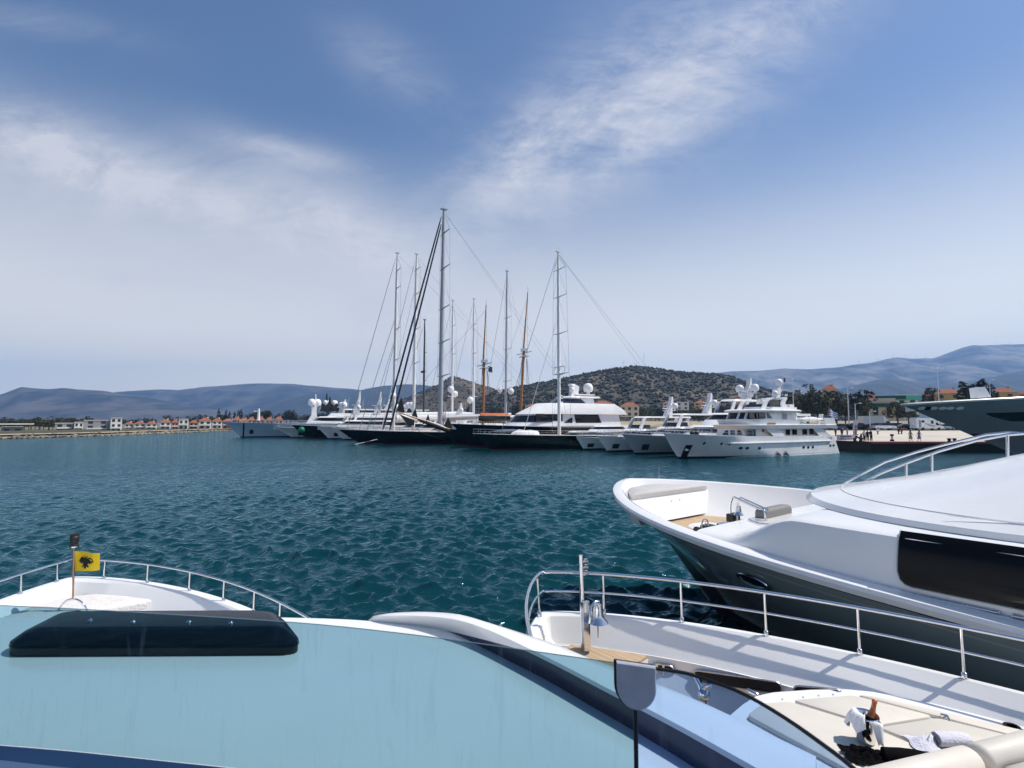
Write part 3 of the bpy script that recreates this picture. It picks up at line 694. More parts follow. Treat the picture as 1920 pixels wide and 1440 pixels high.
b = MB(); zz0 = zat(890, 780, X(890), p); b.loft([[(X(884) + x, 3.6 + y_ * w_, zz0 + .05 + z_) for y_, z_ in ((1, 0), (.6, .35), (0, .5), (-.6, .35), (-1, 0))] for x, w_ in ((-.3, .2), (-1.4, .75), (-4, .95), (-6.3, .75))], closed=False); b.build('cover', mat('orange_cover', (.55, .14, .05), .8, var=.3), bt_, 40)

# black sloop with the tallest grey mast and dark furled headsails
t, h, L, a, p = sail_yacht('sailing_yacht', 'black hulled sloop carrying the tallest grey mast with two dark furled headsails', 108, 690, 3.6, 9.2, 2.9, 2.3, black_hull)
X = lambda px: local_x(px, 108, a)
mx = X(826); zt = zat(833, 392, mx, p)
mast_parts(t, mx, 0, 2.0, zt, .55, alu_grey, (.25, .40, .55, .73, .89), 4.2, rake=.4, fore=[(X(719), 2.9, .965, .20, furl), (X(732), 2.9, .93, .20, furl)], back=[(-L + 2, 2.8, 1.5), (-L + 2, 2.8, -1.5)], boom=(17, 5.4, .6, alu_grey, None))
b = MB()
for sd in (1, -1): b.tube([(mx - 1.0, sd * .5, 2.0), (mx - 1.0, sd * .5, 9)], .1, 6)
b.build('mast_step_tube', alu_grey, t)

# black sloop with the leftmost white mast
t, h, L, a, p = sail_yacht('sailing_yacht', 'black hulled sloop with the leftmost tall white mast, anchor line running into the water', 118, 636, 4.6, 8.6, 3.0, 2.35, black_hull)
X = lambda px: local_x(px, 118, a)
mx = X(739); zt = zat(742, 474, mx, p)
mast_parts(t, mx, 0, 2.0, zt, .36, alu_white, (.2, .4, .57, .8, .9), 3.2, sm=alu_grey, rake=.3, fore=[(X(652), 2.9, .97, .07, canvas_grey), (X(675), 2.9, .62, .07, canvas_grey), (X(690), 2.9, .5, .05, wire)], back=[(-L + 2, 2.8, 0)], boom=(12, 4.8, .4, alu_white, sail_white))
dome(t, mx + .5, 1.0, 9.5, .7)
b = MB(); b.tube([h.side(-4.5, 1.1, .1), (2.5, 5.5, -.1)], .05, 5); b.build('anchor_line', sail_white, t)
h.patch(-5.6, -3.6, .45, 1.4, .04, 3, 2).build('anchor_pocket', steel_dull, t)
for zz_ in (3.1,):
    b = MB(); b.box((X(700), .6, 2.75), (2.4, 1.6, .7)); b.box((X(720), -1, 2.75), (1.8, 1.2, .6)); b.build('deck_locker', gel_far, t, 0)

# white sloop behind with its second tall white mast
t, h, L, a, p = sail_yacht('sailing_yacht', 'white sloop with the second tall white mast from the left', 128, 700, 3.0, 8.0, 2.6, 2.1, gel_far, bootm=boot)
X = lambda px: local_x(px, 128, a)
mx = X(776); zt = zat(782, 476, mx, p)
mast_parts(t, mx, 0, 2.0, zt, .40, alu_white, (.2, .38, .57, .77, .91), 3.4, sm=alu_grey, rake=.3, fore=[(X(700), 2.4, .96, .06, wire), (X(716), 2.4, .78, .09, sail_white)], back=[(-L + 2, 2.8, 0)], boom=(16, 5.6, .45, alu_white, sail_white))
dome(t, mx + 2.0, -1.0, 7.6, .6)
t, h, L, a, p = sail_yacht('sailing_yacht', 'sloop with a short dark carbon mast behind the tall white masts', 136, 716, 2.6, 7.0, 2.5, 2.0, grey_hull, bootm=boot)
mx = local_x(795, 136, a); zt = zat(794, 600, mx, p)
mast_parts(t, mx, 0, 2.0, zt, .28, mat('carbon_mast', (.05, .052, .06), .4), (.45, .7), 2.0, fore=[(local_x(735, 136, a), 2.4, .95, .05, wood_mast)], boom=(9, 4.6, .3, alu_grey, None))
b = MB(); zz0 = zat(794, 697, mx, p); b.box((mx + .3, 0, zz0), (.5, 2.2, .5)); b.build('radar_scanner', black_rubber, t, 0)

# ketch behind with a pair of shorter white masts and domes on its spreaders
t, h, L, a, p = sail_yacht('ketch', 'white ketch with two shorter white masts carrying radomes low on each', 146, 778, 3.0, 8.6, 3.0, 2.4, gel_far, bootm=boot, stern=-90)
for pb, pt_, py_ in ((848, 851, 563), (888, 891, 560)):
    mx = local_x(pb, 146, a); zt = zat(pt_, py_, mx, p)
    mast_parts(t, mx, 0, 2.0, zt, .36, alu_white, (.36, .58, .8), 2.8, sm=alu_grey, fore=[(mx + 9, 3, .96, .05, wire)], boom=(9, 5, .35, alu_white, sail_white))
    if pb == 848: dome(t, mx + .9, 1.2, zat(840, 737, mx, p), .95); dome(t, mx - 1.2, -1.0, zat(857, 745, mx, p), .95)
    else: dome(t, mx + 1.3, .6, zat(880, 757, mx, p), .95)
    b = MB(); b.tube([(mx + 1.3, 0, zat(848, 743, mx, p)), (mx - 1.3, 0, zat(848, 743, mx, p))], .09, 5); b.build('dome_bracket', alu_white, t)
t, h, L, a, p = sail_yacht('sailing_yacht', 'grey masted sloop between the two wooden masts with a dome beside its mast', 154, 875, 3.0, 8.6, 2.8, 2.3, gel_far, bootm=boot, stern=-96)
mx = local_x(948, 154, a); zt = zat(953, 508, mx, p)
mast_parts(t, mx, 0, 2.0, zt, .42, alu_grey, (.30, .50, .70), 3.6, rake=.5, fore=[(local_x(900, 154, a), 2.8, .95, .06, wire)], back=[(-L + 2, 3, 0)], boom=(12, 5.5, .4, alu_grey, sail_white))
dome(t, mx - 1.4, 1.0, zat(957, 740, mx, p), 1.0); dome(t, mx + 1.6, -.8, zat(940, 737, mx, p), .8)

# motor yachts further along
motor_yacht('motor_yacht', 'white motor yacht with a raked hardtop just left of the tall masts', 142, 624, 3.0, 7.5, 3.0, 2.5, decks=1, seed=3, fr=.62, L=38, mpx=668, mk=1.7, dm=None)
motor_yacht('motor_yacht', 'white motor yacht with a white lattice mast and dark dome behind the forestays', 150, 596, 3.2, 8.0, 3.4, 2.8, decks=1, seed=4, fr=.70, L=42, domes=3, rise=2.6, mpx=641, dome_r=.8)
ty, hy, zy, (xf, xb, wy), a, p = motor_yacht('motor_yacht', 'black hulled motor yacht with a black mast between white domes', 159, 548, 4.0, 8.4, 3.8, 3.0, decks=1, hm=black_hull, boot_m=red_boot, seed=5, fr=.84, L=46, domes=2, mastm=black_hull, rise=2.5, dome_r=1.1)
X = lambda px: local_x(px, 159, a)
b = MB(); zb0 = zat(620, 772, X(620), p)
for px_, py0, py1, wd in ((613, 772, 738, .5), (619, 772, 744, .7), (627, 770, 750, .5)): b.tube([(X(px_), 0, zat(px_, py0, X(px_), p)), (X(px_), .2, zat(px_, py1, X(px_), p))], [wd, .15], 6)
b.box((X(619), 0, zb0 + 1.2), (5.5, 1.6, 2.2), top=.8); b.build('mast_tower', black_hull, ty, 0)
for px_ in (610, 617, 626, 631): dome(ty, X(px_), (-1) ** px_ * .9, zat(px_, 760, X(px_), p), .62)
bu = thing('buoy', 'round green fender hanging at the bow of the black motor yacht', 'fender', (p + FH * X(567)).to_tuple() + (zat(567, 806, X(567), p),), FA)
b = MB(); b.ball((0, 1.2, 0), .95, 14, 10); b.build('ball', mat('green_rubber', (.008, .16, .09), .35), bu, 60)
b = MB(); b.lathe([(.12, .9), (.12, 1.15), (.02, 1.2)], (0, 1.2, 0), 8); b.build('neck', black_rubber, bu)

motor_yacht('motor_yacht', 'low white sport yacht with a needle sharp bow and slanted black side windows', 168, 514, 5.5, 7.5, 3.2, 2.5, decks=1, seed=6, fr=.80, L=46, mast='arch', domes=2, rise=2.4, dome_r=1.0)
ty, hy, zy, (xf, xb, wy), a, p = motor_yacht('motor_yacht', 'pale blue superyacht at the far left end with a thin white foremast', 180, 423, 4.6, 10, 4.5, 4.0, decks=2, hm=blue_hull, seed=7, fr=.72, L=66, rise=2.6, domes=0, stern=-60, hardtop=False)
X = lambda px: local_x(px, 180, a)
b = MB(); mx = X(487); b.tube([(mx, 0, 5), (mx, 0, zat(487, 766, mx, p))], [.42, .28], 8); b.box((mx + .6, 0, zat(487, 771, mx, p)), (1.8, .3, .2)); b.build('foremast', alu_white, ty, 40)
for k in range(6):
    q0 = hy.side(X(480) - k * .62, 3.2, .04); b = MB(); b.slab([q0, q0 + Vector((-.42, 0, 0)), q0 + Vector((-.42, .06, .75 - .2 * (k % 2))), q0 + Vector((-.05, .06, .75))], (0, .03, 0)); b.build('letter', boot, ty, 0)
hy.patch(X(461), X(458), .2, 4.3, .03, 3, 3).build('anchor_pocket', boot, ty)
b = MB(); mx = X(590); zz0 = zat(590, 770, mx, p); b.loft([[(mx + dx - k, -.7, z_), (mx + dx + k, -.7, z_), (mx + dx + k, .7, z_), (mx + dx - k, .7, z_)] for dx, z_, k in ((.6, zz0 - 5, 2.2), (0, zz0 - 1.5, .8), (0, zz0, .7), (0, zz0 + 1.2, .8))]); b.tube([(mx - .4, 0, zz0 + 1), (mx - .4, 0, zat(592, 739, mx, p))], [.3, .15], 6); b.box((mx - .4, 0, zat(592, 743, mx, p)), (.3, 2.4, .2)); b.build('mast_tower', gel_far, ty, 0)
dome(ty, X(585), .8, zat(585, 762, X(585), p), 1.15); dome(ty, X(597), -.8, zat(597, 762, X(597), p), 1.15)

motor_yacht('motor_yacht', 'white motor yacht showing its radar arch just right of the leftmost white mast', 133, 662, 2.6, 6.6, 2.8, 2.3, decks=1, seed=13, fr=.60, L=33, domes=2, mpx=707, mk=1.6)
motor_yacht('motor_yacht', 'small white cruiser with a blue windscreen between the two tall white masts', 123.5, 706, 2.2, 4.6, 2.4, 1.9, decks=1, seed=14, fr=.58, L=24, domes=1, gl=glass_blue, rise=1.9)
# three flybridge yachts between the black sloop and the classic yacht
motor_yacht('motor_yacht', 'smallest white flybridge yacht, bow beside the stern of the black sloop', 71.5, 1079, 1.6, 5.2, 2.2, 1.75, decks=1, seed=8, fr=.75, L=27, hm=gel_far, domes=1, rise=1.9, gl=glass_blue, hardtop=True)
motor_yacht('motor_yacht', 'white flybridge yacht with sloping blue side windows in the middle of three', 65.2, 1118, 2.0, 5.6, 2.5, 2.0, decks=1, seed=9, fr=.72, L=31, hm=gel_far, domes=1, rise=2.1, gl=glass_blue)
motor_yacht('motor_yacht', 'grey hulled flybridge yacht with three domes on its hardtop next to the classic yacht', 58.6, 1165, 2.4, 6.0, 2.9, 2.3, decks=2, seed=10, fr=.72, L=34, hm=grey_hull, domes=4, rise=2.0, gl=glass_blue, dome_r=.65)
# ------------------------------------------------------------------ classic displacement yacht nearest along the quay
def classic():
    q = 50.0; over = 2.5; B = 6.9
    a = slot(1243, q) - over; p = FH * a + FN * q
    t = thing('classic_yacht', 'classic white displacement yacht with tall radar mast, moored at the near end of the quay', 'motor yacht', (p.x, p.y, 0), FA)
    L = a + 80.0
    X = lambda px, w=0.0: slot(px, q - w) - a
    def Z(px, py, w=0.0):
        pp = p - FN * w + FH * X(px, w); d = ray(px, py); return EYE + d.z / d.y * pp.y
    w = 3.1
    zb = Z(1243, 813); zm = Z(1440, 818.5, 3.3); zs = Z(1560, 817, 2.8)
    h = Hull(L, B, zb, zm, zs, over, m0=.5, m1=.30, p0=1.9, p1=2.2, tr=-1.2, rk=.8, narrow=.16, wl=.99)
    h.build(t, gel_far, teak, gel_far, bw=.35, bootm=boot, cap=.12, bz=.22)
    # anchor in its dark pocket
    ap = h.patch(X(1279, .6), X(1291, .9), -.05, zb * .55, .03, 3, 4); ap.build('anchor_pocket', boot, t)
    b = MB(); c = h.side(X(1285, .8), zb * .34, .12); b.tube([c + Vector((-.3, 0, .1)), c, c + Vector((.3, 0, .1))], .1, 6); b.tube([c, c + Vector((0, -.02, .7))], .07, 6); b.build('anchor', steel_dull, t)
    # rubbing strake with its pointed front end
    b = MB(); z0 = Z(1440, 830.5, 3.4)
    xs = [X(1363, 3.3) - (X(1363, 3.3) - X(1552, 3)) * i / 24 for i in range(25)]
    rows = [[h.side(x, z0 + dz, o * (1 if i else .2)) for i, x in enumerate(xs)] for dz, o in ((.18, .02), (.16, .17), (.02, .20), (-.10, .02))]
    b.loft(rows, closed=False); b.build('rubbing_strake', gel_far, t, 20)
    for px, py in ((1314, 832), (1337.5, 832.5), (1350, 833), (1382, 840), (1392.5, 840), (1413.5, 840), (1496, 838.5), (1505, 838.5), (1514, 838), (1550, 835.5), (1557, 835)):
        big = px > 1370
        h.oval(X(px, 2.9 if px > 1360 else 1.8), Z(px, py, 3), .30 if big else .17, .17 if big else .17).build('porthole', glass_dark, t)
    # main deckhouse, set in from the side; promenade opening with raked ends
    ztop = Z(1440, 804, w); zov = Z(1440, 797, w)
    zd = zm - .30
    A = (zd, X(1545, w), X(1350, 0), w - .55, 4.5); Bq = (ztop, X(1545, w), X(1354, 0), w - .6, 4.2)
    tier(t, 'main_deckhouse', gel_far, [A, Bq])
    yw = w - .52
    zz0, zz1 = Z(1440, 816, w), Z(1440, 806, w)
    for (x0, x1, s0, s1) in ((1357, 1369, .7, 0), (1373, 1381, 0, 0), (1386, 1395, 0, -.35)):
        win(t, X(x1, w), X(x0, w), zz0 + .1, zz1, yw, sl0=-s1 if s1 else 0, sl1=-s0, m=glass_dark)
    win(t, X(1420, w), X(1406, w), zd + .05, ztop - .05, yw, name='door', m=glass_dark)
    win(t, X(1459, w), X(1450, w), zd + .3, ztop - .3, yw, sl0=.5, sl1=.2, m=glass_dark)
    win(t, X(1436, w), X(1433, w), zz0 + .45, zz0 + .75, yw)
    for x0, x1 in ((1477, 1484), (1489, 1497), (1508, 1516), (1521, 1528)):
        win(t, X(x1, w), X(x0, w), zz0, zz1, yw)
    # bulwark wings that close the promenade at the waist and the stern
    for (x0, x1, s0, s1) in ((1452, 1472, -2.0, -1.6), (1536, 1558, -1.9, -2.6)):
        b = MB(); b.slab([(X(x0, w), w - .02, zd), (X(x1, w), w - .02, zd), (X(x1, w) - s1, w - .02, ztop + .05), (X(x0, w) - s0, w - .02, ztop + .05)], (0, -.12, 0)); b.build('bulwark_wing', gel_far, t, 0)
    # boat deck and its overhang
    tier(t, 'boat_deck', gel_far, [(ztop, X(1566, w), X(1354, 0), w + .15, 4.5), (zov, X(1562, w), X(1350, 0), w + .25, 4.5), (zov + .05, X(1562, w), X(1354, 0), w + .1, 4.5)])
    b = MB(); b.slab([(X(1566, w), w + .1, ztop), (X(1545, w), w + .1, ztop + .3), (X(1540, w), w + .1, Z(1560, 784, w)), (X(1560, w), w + .1, Z(1560, 784, w))], (0, -.15, 0)); b.build('aft_bulwark', gel_far, t, 0)
    # Portuguese bridge and wheelhouse
    zr0, zr1 = Z(1420, 787, w), Z(1420, 772, w)
    tier(t, 'portuguese_bridge', gel_far, [(zov, X(1505, w), X(1362, 0), w - .1, 3.6), (zr0 + .05, X(1505, w), X(1357, 0), w - .05, 3.8)])
    WA = (zr0, X(1500, w), X(1372, 0), w - .6, 3.2); WB = (zr1, X(1500, w), X(1378, 0), w - .7, 3.0)
    tier(t, 'wheelhouse', gel_far, [WA, WB])
    n = 9
    for k in range(n):
        a0 = .02 + .96 * k / n; a1 = .02 + .96 * (k + .84) / n
        wrap(t, 'wheelhouse_window', glass_dark, WA, WB, .12, .9, X(1456, w), X(1452, w), off=.035, a0=a0, a1=a1)
    for x0, x1, s in ((1411, 1420, 0), (1424, 1427, 0), (1429, 1441, 0), (1444, 1453, .6)):
        win(t, X(x1, w), X(x0, w), zr0 + .2, zr1 - .12, w - .6, sl0=s, y1=w - .68)
    win(t, X(1452, w), X(1437, w), Z(1440, 796, w), Z(1440, 793, w), w - .04, m=wood_mast, name='side_light_board')
    win(t, X(1481, w), X(1472, w), zov + .2, zr1 - .2, w - .6, m=grey_hull, name='door')
    ov = zr1
    tier(t, 'wheelhouse_roof', gel_far, [(ov, X(1502, w), X(1374, 0), w - .1, 3.6), (ov + .22, X(1502, w), X(1372, 0), w, 3.8), (ov + .36, X(1500, w), X(1378, 0), w - .25, 3.4)])
    zf = Z(1440, 763, 1.5)
    tier(t, 'flybridge_coaming', gel_far, [(ov + .3, X(1490, 2), X(1404, 0), 2.2, 2.4), (zf, X(1490, 2), X(1407, 0), 2.2, 2.4)])
    FA_ = (zf, X(1446, 2), X(1408, 0), 2.15, 2.3); FB_ = (zf + .4, X(1446, 2), X(1411, 0), 2.1, 2.2)
    wrap(t, 'flybridge_windscreen', glass_blue, FA_, FB_, 0, 1, X(1440, 2))
    # arch: two raked legs each side joined over the top
    za = Z(1450, 747, 1)
    for sd in (1, -1):
        y = sd * 1.9
        b = MB(); b.loft([[(x - k, y - .1, z), (x + k, y - .1, z), (x + k, y + .1, z), (x - k, y + .1, z)] for x, z, k in ((X(1428, 1.9), zf - .4, .45), (X(1436, 1.9), zf + .8, .3), (X(1447, 1.9), za, .3))]); b.build('arch_leg', gel_far, t, 40)
        b = MB(); b.loft([[(x - k, y - .1, z), (x + k, y - .1, z), (x + k, y + .1, z), (x - k, y + .1, z)] for x, z, k in ((X(1470, 1.9), ov + .3, .7), (X(1466, 1.9), zf + .6, .45), (X(1470, 1.9), za, .5))]); b.build('arch_leg', gel_far, t, 40)
    tier(t, 'arch_top', gel_far, [(za - .12, X(1474, 1.9), X(1440, 0), 2.0, 1.2), (za + .16, X(1474, 1.9), X(1443, 0), 1.95, 1.2)])
    win(t, X(1460, 1.9), X(1439, 1.9), zf + .05, za - .2, 1.86, sl0=.1, sl1=-.8, m=glass_dark, name='arch_screen', th=.03)
    # mast with radars and domes
    xm = X(1458, 0); zm0 = za; zt = Z(1462, 722)
    b = MB(); b.loft([[(x - k, -.25, z), (x + k, -.25, z), (x + k, .25, z), (x - k, .25, z)] for x, z, k in ((xm + .6, zm0, .7), (xm, zm0 + 1.6, .35), (xm - .4, zt, .22))]); b.build('radar_mast', gel_far, t, 30)
    dome(t, xm - .3, 0, zt - .15, .52, ped=.1)
    dome(t, X(1442, 0), .9, zm0 + .05, .42); dome(t, X(1464, 0), -.6, zm0 + .15, .46, ped=.2)
    b = MB(); b.box((X(1454), .2, Z(1454, 733)), (.8, .9, .45)); b.box((X(1470), .3, Z(1470, 741)), (1.3, .25, .3), rz=.7); b.box((X(1443), .9, Z(1443, 740)), (.2, 1.8, .12), rz=.5); b.build('radar_scanner', dome_white, t, 0)
    b = MB(); b.tube([(xm - .6, .3, zm0 + 1.5), (xm - 1.2, .3, Z(1467, 710))], .03, 4); b.tube([(X(1428), -1, zf), (X(1428), -1, Z(1428, 708))], .025, 4); b.build('antenna', gel_far, t)
    b = MB(); b.slab([(X(1466), .3, Z(1466, 709)), (X(1469), .3, Z(1466, 709)), (X(1469), .34, Z(1466, 717)), (X(1466), .3, Z(1466, 716))], (0, .02, 0)); b.build('courtesy_flag', mat('flag_navy', (.012, .018, .06), .8), t, 0)
    # boat deck fittings: tender under cover, davit, lockers, rails
    b = MB(); b.box((X(1483, 2), 1.6, ov + .8), (.9, .9, .7)); b.build('deck_locker', gel_far, t, 0)
    b = MB(); b.box((X(1510, 2), 1.2, Z(1510, 778, 2)), (3.2, .8, .35)); b.tube([(X(1500, 1.5), .5, zov), (X(1503, 1.5), .5, Z(1500, 775, 1.5)), (X(1520, 1.5), .8, Z(1520, 780, 1.5))], .13); b.build('davit', gel_far, t, 0)
    b = MB(); b.loft([[(x, 1.2 + math.cos(k) * w_, Z(1530, 786, 2) + math.sin(k) * w_ * .5) for k in [2 * math.pi * j / 10 for j in range(10)]] for x, w_ in ((X(1503, 2), .5), (X(1515, 2), .75), (X(1530, 2), .7), (X(1547, 2), .3))]); b.build('covered_tender', sail_white, t, 50)
    b = MB(); b.tube([(X(1545, 2), .9, zov), (X(1549, 2), .9, Z(1548, 777, 2)), (X(1553, 2), .9, Z(1552, 777, 2)), (X(1551, 2), .9, Z(1550, 786, 2))], .16); b.build('stern_arch', gel_far, t)
    b = MB(); pts = [(X(px_, w), w, 0) for px_ in (1500, 1515, 1530, 1545, 1558)]
    for dz in (.0, .45, .85): b.tube([(x, y, Z(1530, 787, w) + dz - .6) for x, y, z in pts], .025, 4)
    for x, y, z in pts: b.tube([(x, y, Z(1530, 787, w) - .9), (x, y, Z(1530, 787, w) + .3)], .03, 4)
    b.build('aft_rail', steel, t)
    bowrail(t, h, -L * .33, .8, r=.025, cnt=8)
    for px in (1296, 1304):
        b = MB(); b.lathe([(.3, 0), (.34, .5), (.2, .8), (.1, .9)], (X(px, .3), .3, zb - .5), 10); b.build('windlass', black_rubber, t)
    # fenders/mooring marks at the waterline
    for px in (1451, 1466):
        b = MB(); c = h.side(X(px, 3.2), .35, .16); b.tube([c + Vector((-.35, 0, -.25)), c + Vector((.35, 0, .2))], [.12, .2], 8); b.build('exhaust_scoop', steel_dull, t)
    # ensign on a raked staff: nine blue and white stripes with a cross in the canton
    xs_ = X(1549, 0); zs_ = Z(1552, 790)
    f = thing('greek_flag', 'blue and white striped flag with a cross, flying from the stern of the classic yacht', 'flag', (p + FH * xs_).to_tuple() + (zs_,), FA)
    b = MB(); b.tube([(.4, 0, -1.0), (-.5, 0, 2.3)], .04, 6); b.build('flagstaff', wood_mast, f)
    fw, fh = 2.1, 1.25
    blue = mat('flag_blue', (.02, .10, .42), .8); white = mat('flag_white', (.75, .75, .75), .8)
    def fp(s, r, o=0.0):
        return Vector((-.4 - fw * s * .95, .12 * math.sin(s * 7 + .6) + o, 2.0 - fh * r - .55 * s + .05 * math.sin(s * 6)))
    def strip(s0, s1, r0, r1, o=0.0, n=8):
        b = MB(); b.loft([[fp(s0 + (s1 - s0) * i / n, r, o) for r in (r0, r1)] for i in range(n + 1)], closed=False); return b
    for nm, mm, par in (('cloth', blue, 0), ('stripe', white, 1)):
        b = MB()
        if par == 0: b = strip(0, 1, 0, 1)
        else:
            for k in (1, 3): 
                c = strip(.37, 1, k / 9, (k + 1) / 9, .015); b.add(c.v, c.f)
            for k in (5, 7):
                c = strip(0, 1, k / 9, (k + 1) / 9, .015); b.add(c.v, c.f)
            c = strip(0, .37, 2 / 9, 3 / 9, .015); b.add(c.v, c.f); c = strip(.155, .215, 0, 5 / 9, .018); b.add(c.v, c.f)
        b.build(nm, mm, f, 50)
    return t
classic()

# ------------------------------------------------------------------ dark superyacht lying along the quay at the right edge
def superyacht():
    hd = Vector((-1, -.03)).normalized(); ang = math.atan2(hd.y, hd.x)
    tip = aty(1690, 759, 68.0); over = 15.5
    st = tip - Vector((hd.x, hd.y, 0)) * over
    t = thing('superyacht', 'dark slate superyacht whose long raked bow enters from the right edge', 'superyacht', (st.x, st.y, 0), ang)
    h = Hull(42, 10.0, tip.z, 8.4, 8.4, over, m0=.55, m1=.5, p0=1.8, p1=2.0, rk=1.0)
    h.sheer = lambda u: tip.z + (8.3 - tip.z) * min(1, u / .5) ** .8
    h.build(t, mat('slate_light_paint', (.20, .245, .25), .16, var=.1, scale=.2, coat=.4), gel_far, gel_far, bw=.9, bootm=grey_hull, cap=.3, n=30, bz=.5)
    # white capping along the sheer
    for sd in (1, -1):
        b = MB(); U = h.us(30); b.loft([[h.pt(u, .975, sd, .03) for u in U], [h.pt(u, 1.0, sd, .05) for u in U], [h.pt(u, 1.012, sd, -.1) for u in U]], closed=False); b.build('sheer_cap', gel_far, t, 40)
    def L_(px, py, off=.05):
        # point on the port side under a bearing
        best = None
        for i in range(400):
            x = over - i * .1
            d = ray(px, py)
            for _ in range(1):
                yy = 0
            u = h.u(x, .8); pp = h.side(x, 6.0, 0)
            wpt = st + Vector((hd.x, hd.y, 0)) * pp.x + Vector((hd.y * -1, hd.x, 0)) * pp.y
            e = abs(wpt.x / wpt.y - d.x / d.y)
            if best is None or e < best[0]: best = (e, x, EYE + d.z / d.y * wpt.y)
        return best[1], best[2]
    for px in (1724, 1735, 1747, 1763, 1779, 1797):
        x, z = L_(px, 765)
        h.oval(x, z, .42, .20, .08).build('fairlead', glass_dark if px in (1735,) else dome_white, t)
    x0, z0 = L_(1852, 775); x1, z1 = L_(1918, 785)
    b = MB(); n = 12
    b.loft([[h.side(x0 - (7.5) * i / n, z0 + .05 + .02 * i, .05) for i in range(n + 1)], [h.side(x0 - (7.5) * i / n, z0 - .95 * min(1, (i / 5) ** .7) , .05) for i in range(n + 1)]], closed=False); b.build('hull_window', glass_dark, t, 40)
    xa, za = L_(1860, 826); h.patch(xa - .9, xa + .9, za - .8, za + .8, .05, 3, 3).build('anchor_pocket', boot, t)
    b = MB(); xw = L_(1863, 745)[0]; b.slab([(xw + .8, 0, 7.6), (xw - .8, 0, 7.7), (xw - .1, 0, 9.0), (xw + .9, 0, 8.9)], (0, 1.2, 0)); b.build('foredeck_locker', gel_far, t, 0)
    tier(t, 'deckhouse', gel_far, [(7.4, -40, -12, 4, 8), (9.8, -40, -17, 3.8, 8)])
superyacht()
# ------------------------------------------------------------------ quay, car park, town, trees, people
concrete = mat('pale_concrete', (.55, .50, .42), .9, col2=(.44, .40, .34), scale=.15, detail=8)
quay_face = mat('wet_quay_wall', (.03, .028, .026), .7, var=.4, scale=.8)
asphalt = mat('asphalt', (.06, .058, .055), .9, var=.25, scale=.3)
red_paint = mat('red_quay_edge', (.50, .10, .075), .7, var=.25, scale=.8)
sand = mat('sand_track', (.48, .40, .28), .95, var=.25, scale=.2)
rock = mat('shore_rock', (.34, .29, .22), .95, col2=(.14, .12, .10), scale=.8)
def strip(name, pts, d0, d1, z0, z1, m, kind='structure'):
    b = MB(); A = []; Bq = []
    for i, (x, y) in enumerate(pts):
        a = Vector(pts[max(i - 1, 0)]); c = Vector(pts[min(i + 1, len(pts) - 1)]); t = (c - a).normalized(); n = Vector((-t.y, t.x))
        A.append((x + n.x * d0, y + n.y * d0, z0)); Bq.append((x + n.x * d1, y + n.y * d1, z1))
    b.loft([A, Bq], closed=False); o = b.build(name, m, None, 0); tag(o, kind=kind); return o
Q = [(12, 240), (18, 210), (52, 92.0), (54, 80.6), (90, 79.5), (140, 78), (400, 70)]
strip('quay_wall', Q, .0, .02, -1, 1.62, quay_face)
strip('quay_coping', Q, -.02, 1.0, 1.62, 1.62, concrete)
strip('quay_edge_stripe', Q[3:], -.06, -.05, 1.30, 1.60, red_paint)
strip('quay_edge_stripe', Q[3:], .9, 3.0, 1.627, 1.63, red_paint)
b = MB(); rows = []
for y, z in ((0, 1.60), (12, 1.61), (30, 2.0), (44, 2.45), (70, 2.55), (110, 2.6)):
    rows.append([(53.5 - y * .28, 82.6 + y, z), (90, 81.5 + y, z), (140, 80 + y, z), (400, 72 + y, z)])
b.loft(rows, closed=False); o = b.build('quay_apron', concrete, None, 20); tag(o, kind='structure')
b = MB(); b.loft([[(28, 134, 2.62), (400, 124, 2.62)], [(24, 150, 2.65), (400, 140, 2.65)]], closed=False); o = b.build('car_park', asphalt, None, 0); tag(o, kind='structure')
b = MB(); b.loft([[(24, 150.2, 2.6), (400, 140.2, 2.6)], [(24, 150.4, 3.3), (400, 140.4, 3.3)], [(22, 160, 3.9), (400, 150, 3.9)], [(20, 330, 5.0), (400, 330, 5.0)], [(20, 420, 1), (400, 420, 1)]], closed=False); o = b.build('bank', mat('dry_bank', (.42, .36, .26), .95, col2=(.20, .19, .11), scale=.15), None, 0); tag(o, kind='structure')
